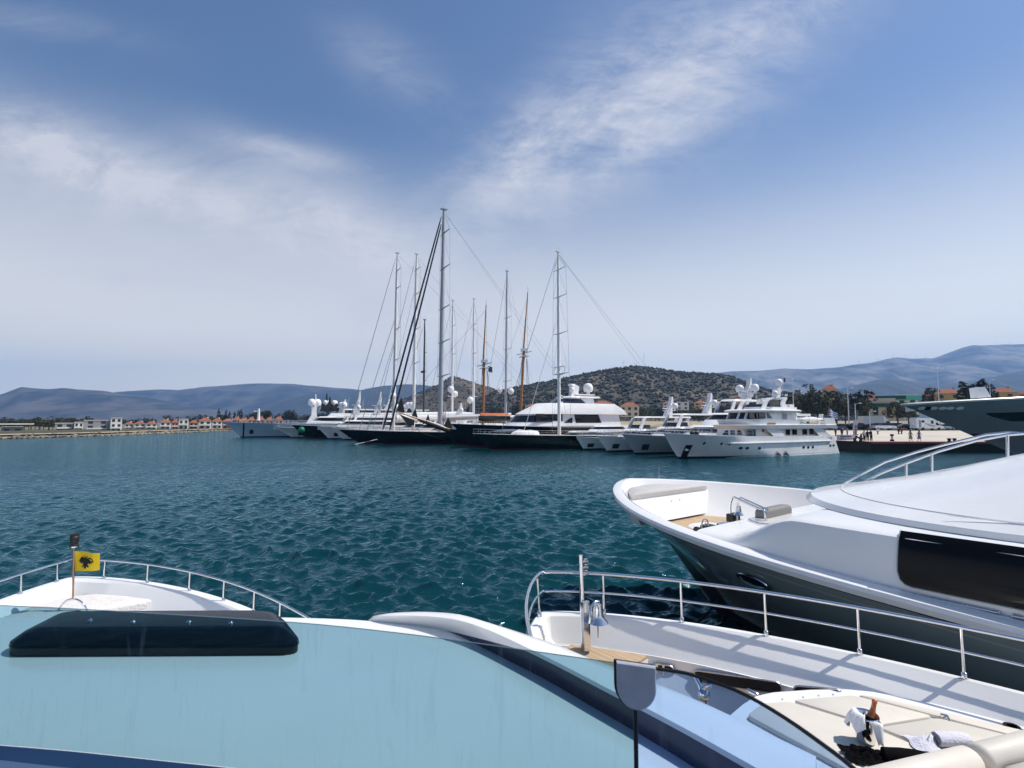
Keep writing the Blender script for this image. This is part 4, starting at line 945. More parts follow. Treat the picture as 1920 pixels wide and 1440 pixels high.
# left shore: rock revetment, sandy track, scrub verge
Ls = [(-146, 272), (-140, 222), (-135, 180), (-139, 150), (-142, 60)]
strip('shore_track', Ls, -6.0, -1.2, 1.16, 1.06, sand)
strip('shore_bank', Ls, -1.2, -.0, 1.06, .2, rock)
strip('shore_verge', Ls, -26, -6.0, 1.75, 1.17, mat('dry_verge', (.085, .08, .045), .95, col2=(.035, .038, .022), scale=.4))
def rocks():
    rng = np.random.default_rng(8); vs = []; fs = []; base = 0
    cube = np.array([(x, y, z) for x in (-1, 1) for y in (-1, 1) for z in (-1, 1)], float); cf = np.array([(0, 1, 3, 2), (4, 6, 7, 5), (0, 4, 5, 1), (2, 3, 7, 6), (0, 2, 6, 4), (1, 5, 7, 3)])
    pts = [Vector((x, y)) for x, y in [(-128, 330)] + Ls]
    for i in range(len(pts) - 1):
        a, c = pts[i], pts[i + 1]; n = int((c - a).length * 6)
        for _ in range(n):
            p = a.lerp(c, rng.random()); s = .15 + .38 * rng.random() ** 2; off = rng.uniform(-1.4, .5)
            v = cube * s * rng.uniform(.6, 1.1, (8, 1)) * rng.uniform(.7, 1.3, 3)
            an = rng.random() * 6.28; ca, sa = math.cos(an), math.sin(an)
            v = np.stack([v[:, 0] * ca - v[:, 1] * sa, v[:, 0] * sa + v[:, 1] * ca, v[:, 2]], 1) + np.array([p.x + off, p.y, .15 - off * .5 + rng.uniform(-.1, .1)])
            vs.append(v); fs.append(cf + base); base += 8
    o = np_mesh('shore_rocks', np.concatenate(vs), np.concatenate(fs), rock, smooth=False); tag(o, kind='stuff', label='tumbled rocks of the revetment along the left shore')
rocks()

# ---- trees
bark = mat('tree_bark', (.10, .075, .055), .95, var=.3, scale=3)
leafA = mat('dark_pine_leaves', (.045, .055, .03), .8, col2=(.020, .026, .016), scale=.5)
leafB = mat('olive_leaves', (.085, .09, .045), .8, col2=(.04, .046, .026), scale=.5)
leafC = mat('cypress_leaves', (.035, .046, .03), .8, col2=(.017, .022, .016), scale=.5)
def leaf_cloud(lobes, n, size, seed):
    rng = np.random.default_rng(seed); vs = []; 
    wts = np.array([l[3] * l[4] for l in lobes]); wts = wts / wts.sum()
    for l, k in zip(lobes, rng.multinomial(n, wts)):
        cx, cy, cz, r, rz_ = l
        ncl = max(6, k // 22); cen = rng.normal(0, 1, (ncl, 3)); cen /= np.linalg.norm(cen, axis=1)[:, None]; cen *= (.45 + .55 * rng.random((ncl, 1)) ** .5)
        for i in range(k):
            c = cen[rng.integers(ncl)] + rng.normal(0, .14, 3)
            p = np.array([cx, cy, cz]) + c * np.array([r, r, rz_])
            a = rng.normal(0, 1, 3); a /= np.linalg.norm(a); b_ = np.cross(a, rng.normal(0, 1, 3)); b_ /= np.linalg.norm(b_)
            s = size * (.6 + .8 * rng.random())
            vs.append([p - a * s, p + b_ * s * .55, p + a * s, p - b_ * s * .55])
    V = np.array(vs).reshape(-1, 3); F = np.arange(len(V)).reshape(-1, 4); return V, F
TREES = {}
def tree(kind, x, y, z, ht, label, group, wd=1.0):
    protos = {
        'pine': ('pine_tree', leafA, [(0, 0, .68, .26, .20), (.16, .08, .56, .20, .16), (-.17, -.04, .60, .20, .17), (.03, .14, .82, .18, .16), (-.06, -.12, .48, .20, .15), (.10, -.1, .74, .17, .14)], 1500, .028),
        'round': ('broadleaf_tree', leafB, [(0, 0, .60, .34, .28), (.22, .1, .48, .24, .22), (-.22, .05, .50, .24, .22), (.05, -.2, .44, .24, .20), (0, .1, .78, .22, .18)], 1700, .03),
        'slim': ('cypress_tree', leafC, [(0, 0, .25, .11, .18), (0.01, 0, .45, .12, .2), (-.01, .01, .65, .10, .2), (0, 0, .84, .06, .16)], 1000, .024)}
    nm, m, lobes, n, sz = protos[kind]
    key = (kind, int(abs(x * 7 + y * 3)) % 3)
    if key not in TREES:
        t = thing(nm, label, 'tree', (x, y, z))
        lo = [tuple(v + random.uniform(-.035, .035) * (1 if kind != 'slim' else .4) for v in l[:3]) + l[3:] for l in lobes]
        V, F = leaf_cloud(lo, n, sz, hash(key) % 1000 if False else key[1] * 17 + len(kind))
        b = MB(); b.tube([(0, 0, -.02), (.01, 0, .2), (-.01, .01, .42), (0, 0, .7)], [.03, .024, .018, .006], 6)
        for l in lo[1:4]: b.tube([(0, 0, .28), (l[0] * .6, l[1] * .6, l[2] * .85), (l[0], l[1], l[2])], [.014, .01, .004], 5)
        b.build('trunk', bark, t, 50); np_mesh('crown', V, F, m, smooth=False, parent=t)
        TREES[key] = t
    else:
        t = copy_tree(TREES[key])
    t.location = (x, y, z); t.scale = (ht * wd, ht * wd, ht); t.rotation_euler = (0, 0, random.random() * 6.28)
    t['label'] = label; t['category'] = 'tree'
    if group: t['group'] = group
    elif 'group' in t: del t['group']
    return t
def tree_px(kind, px, pytop, Y, label, group=None, wd=1.0, zg=1.6):
    p = aty(px, pytop, Y); tree(kind, p.x, Y, zg, (p.z - zg) * 1.03, label, group, wd)
rt = random.Random(5)
G1 = 'dark trees behind the left shore'
for px in range(-30, 160, 6):
    tree_px(rt.choice(['pine', 'round']), px + rt.uniform(-3, 3), rt.uniform(780, 790), rt.uniform(228, 262), 'dark tree in the wooded belt at the left end of the far shore', G1, wd=rt.uniform(1.1, 1.5), zg=1.0)
tree_px('pine', 166, 781, 240, 'round dark tree standing above the dark glazed hotel on the left shore', None, 1.3)
for px in list(range(225, 300, 11)): tree_px('pine', px + rt.uniform(-3, 3), rt.uniform(783, 788), rt.uniform(285, 320), 'dark tree showing over the row of white houses on the left shore', 'trees over the white houses', wd=rt.uniform(.9, 1.3))
tree_px('round', 315, 777, 300, 'large round dark tree above the red roofed houses on the left shore', None, 1.0)
for px in range(340, 405, 9): tree_px('pine', px + rt.uniform(-3, 3), rt.uniform(777, 784), rt.uniform(330, 370), 'dark tree in the line behind the terracotta houses on the left shore', 'trees behind the terracotta houses', wd=rt.uniform(.9, 1.2))
for px in range(408, 545, 8):
    tree_px(rt.choice(['pine', 'pine', 'slim']), px + rt.uniform(-3, 3), rt.uniform(766, 780), rt.uniform(390, 440), 'tall dark tree in the grove above the pale blue superyacht', 'tall grove above the superyacht', wd=rt.uniform(.9, 1.3))
for px in range(548, 720, 8):
    tree_px(rt.choice(['pine', 'round']), px + rt.uniform(-3, 3), rt.uniform(772, 781), rt.uniform(400, 450), 'dark tree in the distant grove behind the left group of yachts', 'grove behind the left yachts', wd=rt.uniform(1, 1.3))
# belt of trees under the hill and behind the fleet
for px in range(920, 1430, 9):
    tree_px(rt.choice(['pine', 'round', 'round']), px + rt.uniform(-4, 4), rt.uniform(753, 768), rt.uniform(385, 520), 'tree in the green belt at the foot of the scrub hill', 'trees at the foot of the hill', wd=rt.uniform(.8, 1.2), zg=4)
for px in range(690, 920, 14):
    tree_px('pine', px, rt.uniform(772, 780), rt.uniform(400, 500), 'tree in the belt below the rocky knoll', 'trees below the rocky knoll', zg=2)
LB = 'tree in the leafy clump beside the classic yacht'
for px, py, Y, k, wd in ((1400, 752, 235, 'round', 1), (1420, 748, 230, 'round', 1.1), (1440, 744, 225, 'round', 1), (1470, 738, 220, 'pine', 1.1), (1490, 735, 215, 'round', .9), (1348, 757, 245, 'round', 1.1), (1375, 757, 240, 'round', 1.1), (1280, 768, 250, 'round', 1.1), (1310, 764, 250, 'round', 1.2)):
    tree_px(k, px, py, Y, LB, 'leafy clump beside the classic yacht', wd, zg=4)
for px, py, Y, k, wd, lb in ((1512, 724, 190, 'round', 1.0, 'big dark tree left of the red roofed house, behind the car park'), (1532, 726, 186, 'round', .95, 'dark tree directly left of the red roofed house among trees'), (1566, 729, 180, 'round', 1.1, 'broad dark tree below the red roofed house, above the striped flag'),
        (1583, 742, 176, 'round', .8, 'smaller tree at the right foot of the broad dark tree'), (1612, 727, 178, 'pine', 1.05, 'tall dark conifer left of the green fascia building'), (1621, 745, 172, 'round', .6, 'bush at the foot of the tall dark conifer'),
        (1682, 750, 166, 'round', 1.0, 'round dark bushy tree in front of the turquoise fascia'), (1702, 751, 168, 'round', 1.0, 'dark bushy tree left of the superyacht bow tip'), (1748, 722, 230, 'round', .6, 'small tree above the terracotta roofs near the lamp mast')):
    tree_px(k, px, py, Y, lb, None, wd, zg=3.6)
for px, py in ((1812, 715), (1822, 722), (1831, 712), (1845, 718), (1853, 722)): tree_px('slim', px, py, 200, 'slim cypress in the row above the superyacht hull', 'cypress row above the superyacht', 2.0, zg=4)

# ---- houses
HCOL = {'white': mat('white_render', (.74, .72, .68), .85, var=.08, scale=.4), 'cream': mat('cream_render', (.66, .55, .42), .85, var=.08, scale=.4), 'tan': mat('tan_render', (.46, .33, .22), .85, var=.1, scale=.4), 'ochre': mat('ochre_render', (.48, .33, .15), .85, var=.1, scale=.4), 'pink': mat('pink_render', (.52, .30, .22), .85, var=.1, scale=.4), 'grey': mat('grey_render', (.30, .31, .31), .8, var=.1, scale=.4)}
tile = mat('terracotta_tiles', (.33, .115, .06), .85, col2=(.21, .075, .045), scale=.8, detail=6)
flat_roof = mat('flat_roof', (.60, .58, .55), .9)
hwin = mat('house_window', (.03, .035, .04), .2)
HP = {}
def house(label, px0, px1, ytop, ybase, Y, col='white', roof='hip', floors=2, group=None, depth=None, balcony=True, name='house', cat='house'):
    a = aty(px0, ybase, Y); c = aty(px1, ybase, Y); ph = math.atan(-(a.x + c.x) / 2 / Y); w = (c.x - a.x) * math.cos(ph); ht = aty(px0, ytop, Y).z - a.z + 1.2; zg = a.z - 1.2
    d = depth or w * .8
    t = thing(name, label, cat, ((a.x + c.x) / 2 - math.sin(ph) * d / 2, Y + math.cos(ph) * d / 2, zg), ph, group)
    wall = ht * (.74 if roof == 'hip' else 1.0)
    b = MB(); b.box((0, 0, wall / 2), (w, d, wall)); b.build('wall', HCOL[col], t, 0)
    if roof == 'hip':
        b = MB(); e = .35; rg = max(0, w / 2 - d * .45)
        b.add([(-w / 2 - e, -d / 2 - e, wall), (w / 2 + e, -d / 2 - e, wall), (w / 2 + e, d / 2 + e, wall), (-w / 2 - e, d / 2 + e, wall), (-rg, 0, ht), (rg, 0, ht)], [(0, 1, 5, 4), (1, 2, 5), (2, 3, 4, 5), (3, 0, 4), (3, 2, 1, 0)])
        r = b.build('roof', tile, t, 0)
        b = MB(); b.box((w * .2, .1, ht * .97), (.6, .6, ht * .2)); b.build('chimney', HCOL[col], r, 0)
    else:
        b = MB(); b.box((0, 0, wall + .1), (w + .3, d + .3, .25)); b.build('roof', flat_roof, t, 0)
    fh_ = wall / floors; nw = max(2, int(w / 3.2))
    for f in range(floors):
        for k in range(nw):
            b = MB(); x = -w / 2 + w * (k + .5) / nw; b.box((x, -d / 2 - .02, fh_ * (f + .52)), (min(1.5, w / nw * .5), .08, fh_ * .5)); b.build('window', hwin, t, 0)
    if balcony and floors > 1:
        b = MB(); b.box((0, -d / 2 - .6, fh_ * .97), (w * .8, 1.2, .16)); b.box((0, -d / 2 - 1.15, fh_ * 1.12), (w * .8, .08, fh_ * .2)); b.build('balcony', HCOL['white'], t, 0)
    return t
def rows_left():
    # waterfront pavilion and modern hotel
    t = house('low waterfront pavilion under a long white canopy at the left edge', 2, 44, 801, 808, 186, 'grey', 'flat', 1, balcony=False, depth=10, name='pavilion', cat='building')
    b = MB(); b.box((1, -6, 3.6), (9, 4, .35)); b.build('canopy', HCOL['white'], t, 0)
    house('grey glazed wing at the left end of the modern hotel on the left shore', 103, 138, 794, 806, 205, 'grey', 'flat', 2, depth=12, name='hotel_wing', cat='building')
    house('narrow white block between the two glazed wings of the shore hotel', 139, 156, 792, 806, 203, 'white', 'flat', 2, depth=10, name='hotel_wing', cat='building')
    house('dark glazed main wing of the modern hotel on the left shore', 157, 206, 788.5, 806, 208, 'grey', 'flat', 3, depth=14, name='hotel_wing', cat='building')
    house('tall white end block of the modern hotel on the left shore', 207, 228, 784, 806, 206, 'white', 'flat', 3, depth=12, name='hotel_wing', cat='building')
    for px0, px1, yt, c in ((234, 250, 791, 'white'), (252, 272, 790, 'white'), (274, 294, 790, 'white')):
        house('white house with a red roof, one of the row of three on the left shore', px0, px1, yt, 802, 238, c, 'hip', 2, 'row of three white houses')
    house('white gabled house with red roof just right of the row of three', 300, 320, 786, 802, 246, 'white', 'hip', 2)
    house('pinkish house left of the white flat roofed block on the left shore', 322, 334, 787, 802, 250, 'pink', 'hip', 2)
    house('white flat roofed block among terracotta houses on the left shore', 335, 353, 786, 802, 252, 'white', 'flat', 2)
    house('brown terracotta house right of the white flat roofed block', 355, 371, 788, 801, 262, 'tan', 'hip', 2)
    house('wide white house with a red roof nearest the end of the shore track', 373, 396, 783, 801, 270, 'white', 'hip', 2)
    house('white house with a stepped red roof next to the end of the rock shore', 398, 416, 784, 800, 285, 'white', 'hip', 2)
    house('red roofed house behind the bow tip of the pale blue superyacht', 417, 436, 785, 800, 300, 'pink', 'hip', 2)
    house('plain cream gabled house above the foredeck of the pale blue superyacht', 448, 466, 784, 800, 305, 'cream', 'hip', 1, balcony=False)
    for k, (px0, px1) in enumerate(((438, 450), (464, 478), (480, 496), (498, 512), (515, 530))):
        house(('red roofed house left of the cream gabled house', 'red roofed house right of the cream gabled house', 'red roofed house behind the thin foremast of the superyacht', 'red roofed house right of the thin foremast', 'red roofed house partly hidden by the superyacht deckhouse')[k], px0, px1, 781 + k % 2, 800, 345, ('tan', 'pink', 'pink', 'tan', 'pink')[k], 'hip', 2)
rows_left()
def rows_right():
    for lb, a, c, yt, yb, Y, col, rf, fl in (
        ('pale house with a long red roof behind the stern of the large white superstructure', 1112, 1148, 751, 766, 380, 'cream', 'hip', 2), ('terracotta roofed house with pale walls left of the small flybridge yachts', 1163, 1198, 754, 778, 300, 'cream', 'hip', 2),
        ('white house on the lower hillside above the white flybridge yacht', 1243, 1262, 752, 764, 400, 'white', 'hip', 2), ('white flat house right of the white hillside house', 1268, 1292, 754, 766, 390, 'white', 'flat', 2), ('tan roofed house above the domes of the grey hulled yacht', 1301, 1326, 751, 764, 380, 'tan', 'hip', 2),
        ('red roofed house in the trees left of the classic yacht mast', 1371, 1398, 746, 762, 330, 'pink', 'hip', 2), ('white house at the left foot of the hill between wooden and white masts', 985, 1010, 757, 770, 390, 'white', 'hip', 2),
        ('house with a bright red roof poking out between dark trees above the striped flag', 1542, 1570, 721, 752, 205, 'cream', 'hip', 3), ('small pale house between the broad tree and the tall conifer', 1586, 1597, 744, 768, 200, 'white', 'hip', 2),
        ('house with a terracotta roof left of the green fascia building', 1624, 1648, 738, 765, 215, 'pink', 'hip', 2), ('long low terracotta roofed building left of the lamp mast', 1724, 1752, 736, 757, 235, 'tan', 'hip', 1),
        ('ochre building with a large terracotta roof behind the lamp mast', 1752, 1806, 728, 758, 225, 'ochre', 'hip', 2), ('ochre building with a wide terracotta roof at the right edge above the superyacht', 1856, 1908, 726, 758, 220, 'ochre', 'hip', 2), ('yellow building cut by the right edge of the picture', 1910, 1950, 729, 758, 222, 'ochre', 'hip', 2)):
        house(lb, a, c, yt, yb, Y, col, rf, fl, balcony=False)
    green = mat('dark_green_cladding', (.012, .085, .065), .5, var=.15); turq = mat('turquoise_cladding', (.10, .42, .36), .5, var=.1)
    t = house('beige hall with dark green fascia bands behind the white truck', 1630, 1680, 748, 783, 190, 'cream', 'flat', 1, balcony=False, depth=14, name='hall', cat='building')
    w = aty(1680, 760, 190).x - aty(1630, 760, 190).x
    b = MB(); b.box((0, -7.3, 5.6), (w + .6, .8, 1.3)); b.build('fascia', green, t, 0)
    b = MB(); b.box((2.5, -4, 8.3), (w * .95, 5, 1.3)); b.build('fascia', green, t, 0)
    t2 = house('flat building with a bright turquoise fascia right of the beige hall', 1682, 1723, 740, 783, 200, 'white', 'flat', 2, balcony=False, depth=14, name='hall', cat='building')
    w = aty(1723, 760, 200).x - aty(1682, 760, 200).x; b = MB(); b.box((0, -7.4, 8.5), (w + .6, .9, 1.7)); b.build('fascia', turq, t2, 0)
rows_right()

# ---- vehicles
tyre = mat('tyre_rubber', (.015, .015, .015), .8); rim = mat('wheel_rim', (.45, .45, .46), .35, .8); lamp_m = mat('headlamp_lens', (.75, .75, .75), .1); tail_m = mat('tail_lamp', (.4, .02, .02), .2)
PAINT = {k: mat(k + '_car_paint', c, .25, .3, var=.05, coat=.6) for k, c in dict(white=(.75, .75, .75), silver=(.42, .43, .45), black=(.015, .015, .017), blue=(.03, .06, .16), grey=(.12, .125, .13), red=(.30, .02, .02)).items()}
PROF = {
    'car': (4.2, 1.75, [(0, .35), (.02, .62), (.55, .80), (1.1, .90), (3.9, .95), (4.18, .80), (4.2, .35)], [(1.0, .88), (1.75, 1.38), (2.2, 1.46), (3.1, 1.43), (3.95, .95)]),
    'suv': (4.6, 1.85, [(0, .4), (.02, .8), (.4, .98), (1.2, 1.06), (4.4, 1.1), (4.58, .9), (4.6, .4)], [(1.1, 1.04), (1.8, 1.62), (2.4, 1.72), (4.1, 1.68), (4.5, 1.08)]),
    'pickup': (5.3, 1.85, [(0, .45), (.02, .95), (.4, 1.08), (1.4, 1.15), (5.25, 1.15), (5.3, .5)], [(1.3, 1.13), (2.0, 1.72), (2.5, 1.82), (3.3, 1.8), (3.6, 1.15)])}
CP = {}
def car(kind, color, px, py, Y, face, label, group=None, zg=2.6, rz=None):
    key = (kind, color)
    p = aty(px, py, Y); ang = (math.pi if face > 0 else 0) if rz is None else rz
    if key in CP:
        t = copy_tree(CP[key])
    else:
        L, W, body, cab = PROF[kind]
        t = thing({'car': 'parked_car', 'suv': 'parked_car', 'pickup': 'pickup_truck'}[kind], label, 'car' if kind != 'pickup' else 'pickup', (0, 0, 0))
        def ext(poly, w0, w1, m, nm, par):
            n = len(poly); b = MB(); zmx = max(z for x, z in poly); zmn = min(z for x, z in poly)
            ww = lambda z: w0 + (w1 - w0) * (z - zmn) / (zmx - zmn + 1e-6)
            b.loft([[(x - L / 2, s * ww(z) / 2, z) for x, z in poly] for s in (-1, 1)]); return b.build(nm, m, par, 25)
        ext(body, W, W * .96, PAINT[color], 'body', t); g = ext(cab, W * .94, W * .76, glass_dark, 'cabin_glass', t)
        top = [(x, z) for x, z in cab if z > max(z for x, z in cab) - .12]
        b = MB(); b.loft([[(x - L / 2 + dx, s * W * .385, z + dz) for x, z in [top[0], top[len(top) // 2], top[-1]] for dx, dz in ((0, .012),)] for s in (-1, 1)], closed=False); b.build('roof', PAINT[color], t, 25)
        for x in (.85, L - .9):
            for s in (-1, 1):
                b = MB(); M_ = Matrix.Rotation(math.pi / 2, 4, 'X'); b.lathe([(.05, -.11), (.33, -.11), (.36, 0), (.33, .11), (.05, .11)], (x - L / 2, s * (W / 2 - .08), .34), 14, M_); wl = b.build('wheel', tyre, t, 40)
                b = MB(); b.lathe([(.01, -.02), (.22, -.02), (.22, .02), (.01, .02)], (x - L / 2, s * (W / 2 + .04), .34), 10, M_); b.build('rim', rim, wl, 0)
        for s in (-1, 1):
            b = MB(); b.box((-L / 2 + .06, s * W * .36, .70 if kind == 'car' else .85), (.14, .34, .15)); b.build('headlight', lamp_m, t, 0)
            b = MB(); b.box((L / 2 - .04, s * W * .38, .80 if kind == 'car' else .95), (.1, .25, .16)); b.build('tail_light', tail_m, t, 0)
        CP[key] = t
    t.location = (p.x, Y, zg); t.rotation_euler = (0, 0, ang); t['label'] = label
    if group: t['group'] = group
    elif 'group' in t: del t['group']
    return t
car('pickup', 'white', 1657, 806, 133, 1, 'white double cab pickup parked in front of the white box truck', zg=2.55)
GC = 'cars parked along the quay car park'
for kd, cl, px, Y, fc, lb in (('car', 'white', 1552, 139, 1, 'white car parked nearest the stern of the classic yacht'), ('car', 'blue', 1568, 138, -1, 'dark blue car parked left of the feather flag'), ('car', 'black', 1584, 139, 1, 'black car parked just left of the feather flag'), ('car', 'grey', 1600, 140, -1, 'grey car parked behind the feather flag'), ('suv', 'black', 1613, 137, 1, 'black car with a tall roof between feather flag and trio of people'),
    ('car', 'silver', 1630, 138, 1, 'silver car parked left of the white pickup'), ('suv', 'grey', 1640, 142, -1, 'grey tall car half hidden by the white pickup'), ('suv', 'black', 1684, 139, 1, 'black tall car parked right of the white pickup'), ('car', 'red', 1690, 144, 1, 'dark red car parked behind the black tall car'), ('car', 'black', 1699, 136, 1, 'low black car parked left of the camper van'), ('car', 'silver', 1774, 136, 1, 'silver car parked right of the camper van'), ('car', 'white', 1790, 137, -1, 'white car beyond the camper van near the superyacht bow')):
    car(kd, cl, px, 806, Y, fc, lb, GC)
for k, (px, cl) in enumerate(((1541, 'silver'), (1560, 'black'), (1576, 'silver'), (1592, 'blue'), (1606, 'white'), (1710, 'grey'))): car('car', cl, px, 803, 146, (1, -1)[k % 2], ('silver car in the back row behind the classic yacht stern', 'black car in the back row left of the blue car', 'silver car in the back row below the striped flag', 'blue car in the back row behind the feather flag', 'white car in the back row under the tall conifer', 'grey car in the back row left of the camper van')[k], GC)
def camper():
    p = aty(1738, 806, 131); t = thing('camper_van', 'white coachbuilt camper van with grey side graphics, nose towards the superyacht', 'camper van', (p.x, 131, 2.55), math.pi)
    L, W = 6.6, 2.3
    body = [(.0, .45), (.05, 1.0), (.9, 1.15), (1.5, 1.9), (2.2, 2.85), (3.2, 3.0), (6.4, 3.0), (6.6, 2.6), (6.6, .5)]
    b = MB(); b.loft([[(x - L / 2, s * W / 2, z) for x, z in body] for s in (-1, 1)]); b.build('body', PAINT['white'], t, 20)
    for s in (-1, 1):
        b = MB(); b.slab([(x - L / 2, s * (W / 2), z) for x, z in ((1.0, 1.2), (1.9, 1.2), (1.9, 1.9), (1.55, 1.9))], (0, s * .03, 0)); b.build('cab_window', glass_dark, t, 0)
        for x0, x1, z0, z1 in ((2.5, 3.1, 1.6, 2.4), (4.7, 5.4, 1.9, 2.4)):
            b = MB(); b.slab([(x - L / 2, s * W / 2, z) for x, z in ((x0, z0), (x1, z0), (x1, z1), (x0, z1))], (0, s * .03, 0)); b.build('window', glass_dark, t, 0)
        b = MB(); b.slab([(x - L / 2, s * W / 2, z) for x, z in ((5.55, .7), (6.1, .7), (6.1, 2.5), (5.55, 2.5))], (0, s * .025, 0)); b.build('door', HCOL['grey'], t, 0)
        b = MB(); b.slab([(x - L / 2, s * W / 2, z) for x, z in ((2.2, .9), (3.4, 1.0), (4.6, 1.7), (4.2, 1.7), (3.2, 1.3), (2.2, 1.2))], (0, s * .02, 0)); b.build('side_graphic', HCOL['grey'], t, 0)
        for x in (1.2, 5.1):
            b = MB(); b.lathe([(.05, -.13), (.34, -.13), (.37, 0), (.34, .13), (.05, .13)], (x - L / 2, s * (W / 2 - .1), .36), 14, Matrix.Rotation(math.pi / 2, 4, 'X')); b.build('wheel', tyre, t, 40)
    b = MB(); b.slab([(1.0 - L / 2, -.95, 1.25), (1.0 - L / 2, .95, 1.25), (1.5 - L / 2, .95, 1.85), (1.5 - L / 2, -.95, 1.85)], (-.06, 0, .05)); b.build('windscreen', glass_dark, t, 0)
    p = aty(1642, 800, 150); t = thing('box_truck', 'white box truck with a wind deflector over its cab, parked behind the pickup', 'truck', (p.x, 150, 2.66), math.pi)
    b = MB(); b.box((1.4, 0, 2.25), (5.6, 2.4, 2.6)); b.build('cargo_box', HCOL['white'], t, 0)
    b = MB(); cab = [(-3.6, .5), (-3.6, 1.3), (-3.3, 2.3), (-1.6, 2.35), (-1.6, .5)]; b.loft([[(x, s * 1.1, z) for x, z in cab] for s in (-1, 1)]); b.build('cab', PAINT['white'], t, 20)
    b = MB(); b.loft([[(x, s * 1.05, z) for x, z in ((-3.0, 2.36), (-1.6, 3.5), (-1.6, 2.36))] for s in (-1, 1)]); b.build('wind_deflector', PAINT['white'], t, 20)
    for s in (-1, 1):
        b = MB(); b.slab([(-3.35, s * 1.1, 1.45), (-2.2, s * 1.1, 1.45), (-2.2, s * 1.1, 2.15), (-3.15, s * 1.1, 2.15)], (0, s * .03, 0)); b.build('cab_window', glass_dark, t, 0)
        for x in (-2.6, 2.6):
            b = MB(); b.lathe([(.05, -.14), (.42, -.14), (.46, 0), (.42, .14), (.05, .14)], (x, s * 1.0, .46), 14, Matrix.Rotation(math.pi / 2, 4, 'X')); b.build('wheel', tyre, t, 40)
    b = MB(); b.box((1.4, 0, .75), (5.8, 1.0, .35)); b.build('chassis', tyre, t, 0)
camper()

# ---- people on the quay
skin_m = mat('skin', (.45, .27, .19), .6)
CL = {k: mat(k + '_cloth', c, .9, var=.15) for k, c in dict(black=(.012, .012, .014), white=(.72, .72, .72), grey=(.18, .18, .19), lilac=(.30, .26, .42), khaki=(.22, .19, .14), red=(.38, .03, .04), navy=(.02, .03, .07), beige=(.42, .32, .24)).items()}
hair_m = mat('dark_hair', (.02, .014, .01), .7)
def person(px, py, Y, label, top, legs, stride=.0, face=0.0, dress=False, long_hair=False, ht=1.72, zg=None, arm=.0, hair=True):
    p = aty(px, py, Y); t = thing('person', label, 'person', (p.x, Y, p.z if zg is None else zg), face)
    t.scale = (ht / 1.75,) * 3
    import bmesh
    pts = {'pel': (0, 0, .95, .13), 'wst': (0, 0, 1.12, .115), 'chs': (0, 0, 1.34, .15), 'nck': (0, 0, 1.48, .06), 'hd0': (.02, 0, 1.58, .095), 'hd1': (.02, 0, 1.70, .085)}
    edges = [('pel', 'wst'), ('wst', 'chs'), ('chs', 'nck'), ('nck', 'hd0'), ('hd0', 'hd1')]
    for s, k in ((1, 'l'), (-1, 'r')):
        f = stride * s
        pts.update({'hip' + k: (0, s * .10, .90, .095), 'kne' + k: (f * .5 + .03, s * .10, .50, .06), 'ank' + k: (f - .03, s * .10, .08, .04), 'toe' + k: (f + .14, s * .11, .035, .035),
                    'sho' + k: (0, s * .19, 1.41, .06), 'elb' + k: (-f * .35 - .03, s * .25, 1.14, .043), 'wri' + k: (-f * .6 + .08 + arm, s * .24, .92 + arm * .8, .03), 'han' + k: (-f * .6 + .12 + arm, s * .235, .84 + arm * .9, .034)})
        edges += [('pel', 'hip' + k), ('hip' + k, 'kne' + k), ('kne' + k, 'ank' + k), ('ank' + k, 'toe' + k), ('chs', 'sho' + k), ('sho' + k, 'elb' + k), ('elb' + k, 'wri' + k), ('wri' + k, 'han' + k)]
    names = list(pts); me = bpy.data.meshes.new('body'); me.from_pydata([pts[n][:3] for n in names], [(names.index(a), names.index(b)) for a, b in edges], [])
    o = bpy.data.objects.new('body', me); COL.objects.link(o); o.parent = t; me.materials.append(skin_m)
    md = o.modifiers.new('Skin', 'SKIN'); md.use_smooth_shade = True
    for i, n in enumerate(names):
        sv = me.skin_vertices[0].data[i]; sv.radius = (pts[n][3],) * 2; sv.use_root = (n == 'pel')
    sb = o.modifiers.new('Subdivision', 'SUBSURF'); sb.levels = 1; sb.render_levels = 1
    def el(z, rx, ry, cx=0): return [(cx + rx * math.cos(2 * math.pi * j / 12), ry * math.sin(2 * math.pi * j / 12), z) for j in range(12)]
    if dress:
        b = MB(); b.loft([el(.42, .24 + abs(stride) * .3, .26), el(.8, .19, .21), el(1.02, .14, .17), el(1.14, .125, .15), el(1.34, .15, .19), el(1.44, .09, .17)]); b.build('dress', CL[top], t, 60)
    else:
        b = MB(); b.loft([el(.88, .15, .19), el(1.12, .13, .165), el(1.34, .165, .21), el(1.45, .08, .14)])
        for s, k in ((1, 'l'), (-1, 'r')):
            b.tube([pts['sho' + k][:3], Vector(pts['sho' + k][:3]).lerp(Vector(pts['elb' + k][:3]), 1.0)], [.08, .062], 8)
        b.build('shirt', CL[top], t, 60)
        b = MB()
        for s, k in ((1, 'l'), (-1, 'r')):
            b.tube([(0, s * .09, .98), pts['hip' + k][:3], pts['kne' + k][:3], Vector(pts['kne' + k][:3]).lerp(Vector(pts['ank' + k][:3]), .9)], [.12, .115, .08, .068], 8)
        b.build('trousers', CL[legs], t, 60)
    b = MB(); b.ball((-.015, 0, 1.68), .105, 10, 8, (1.0, .95, 1.02))
    if long_hair: b.loft([el(1.34, .03, .10, -.1), el(1.5, .05, .11, -.08), el(1.66, .09, .1, -.03)])
    b.build('hair', hair_m, t, 60)
    b = MB(); b.tube([(.10, 0, 1.63), (.14, 0, 1.61), (.105, 0, 1.595)], [.012, .018, .012], 5); b.build('nose', skin_m, t, 60)
    return t
zq = 1.625
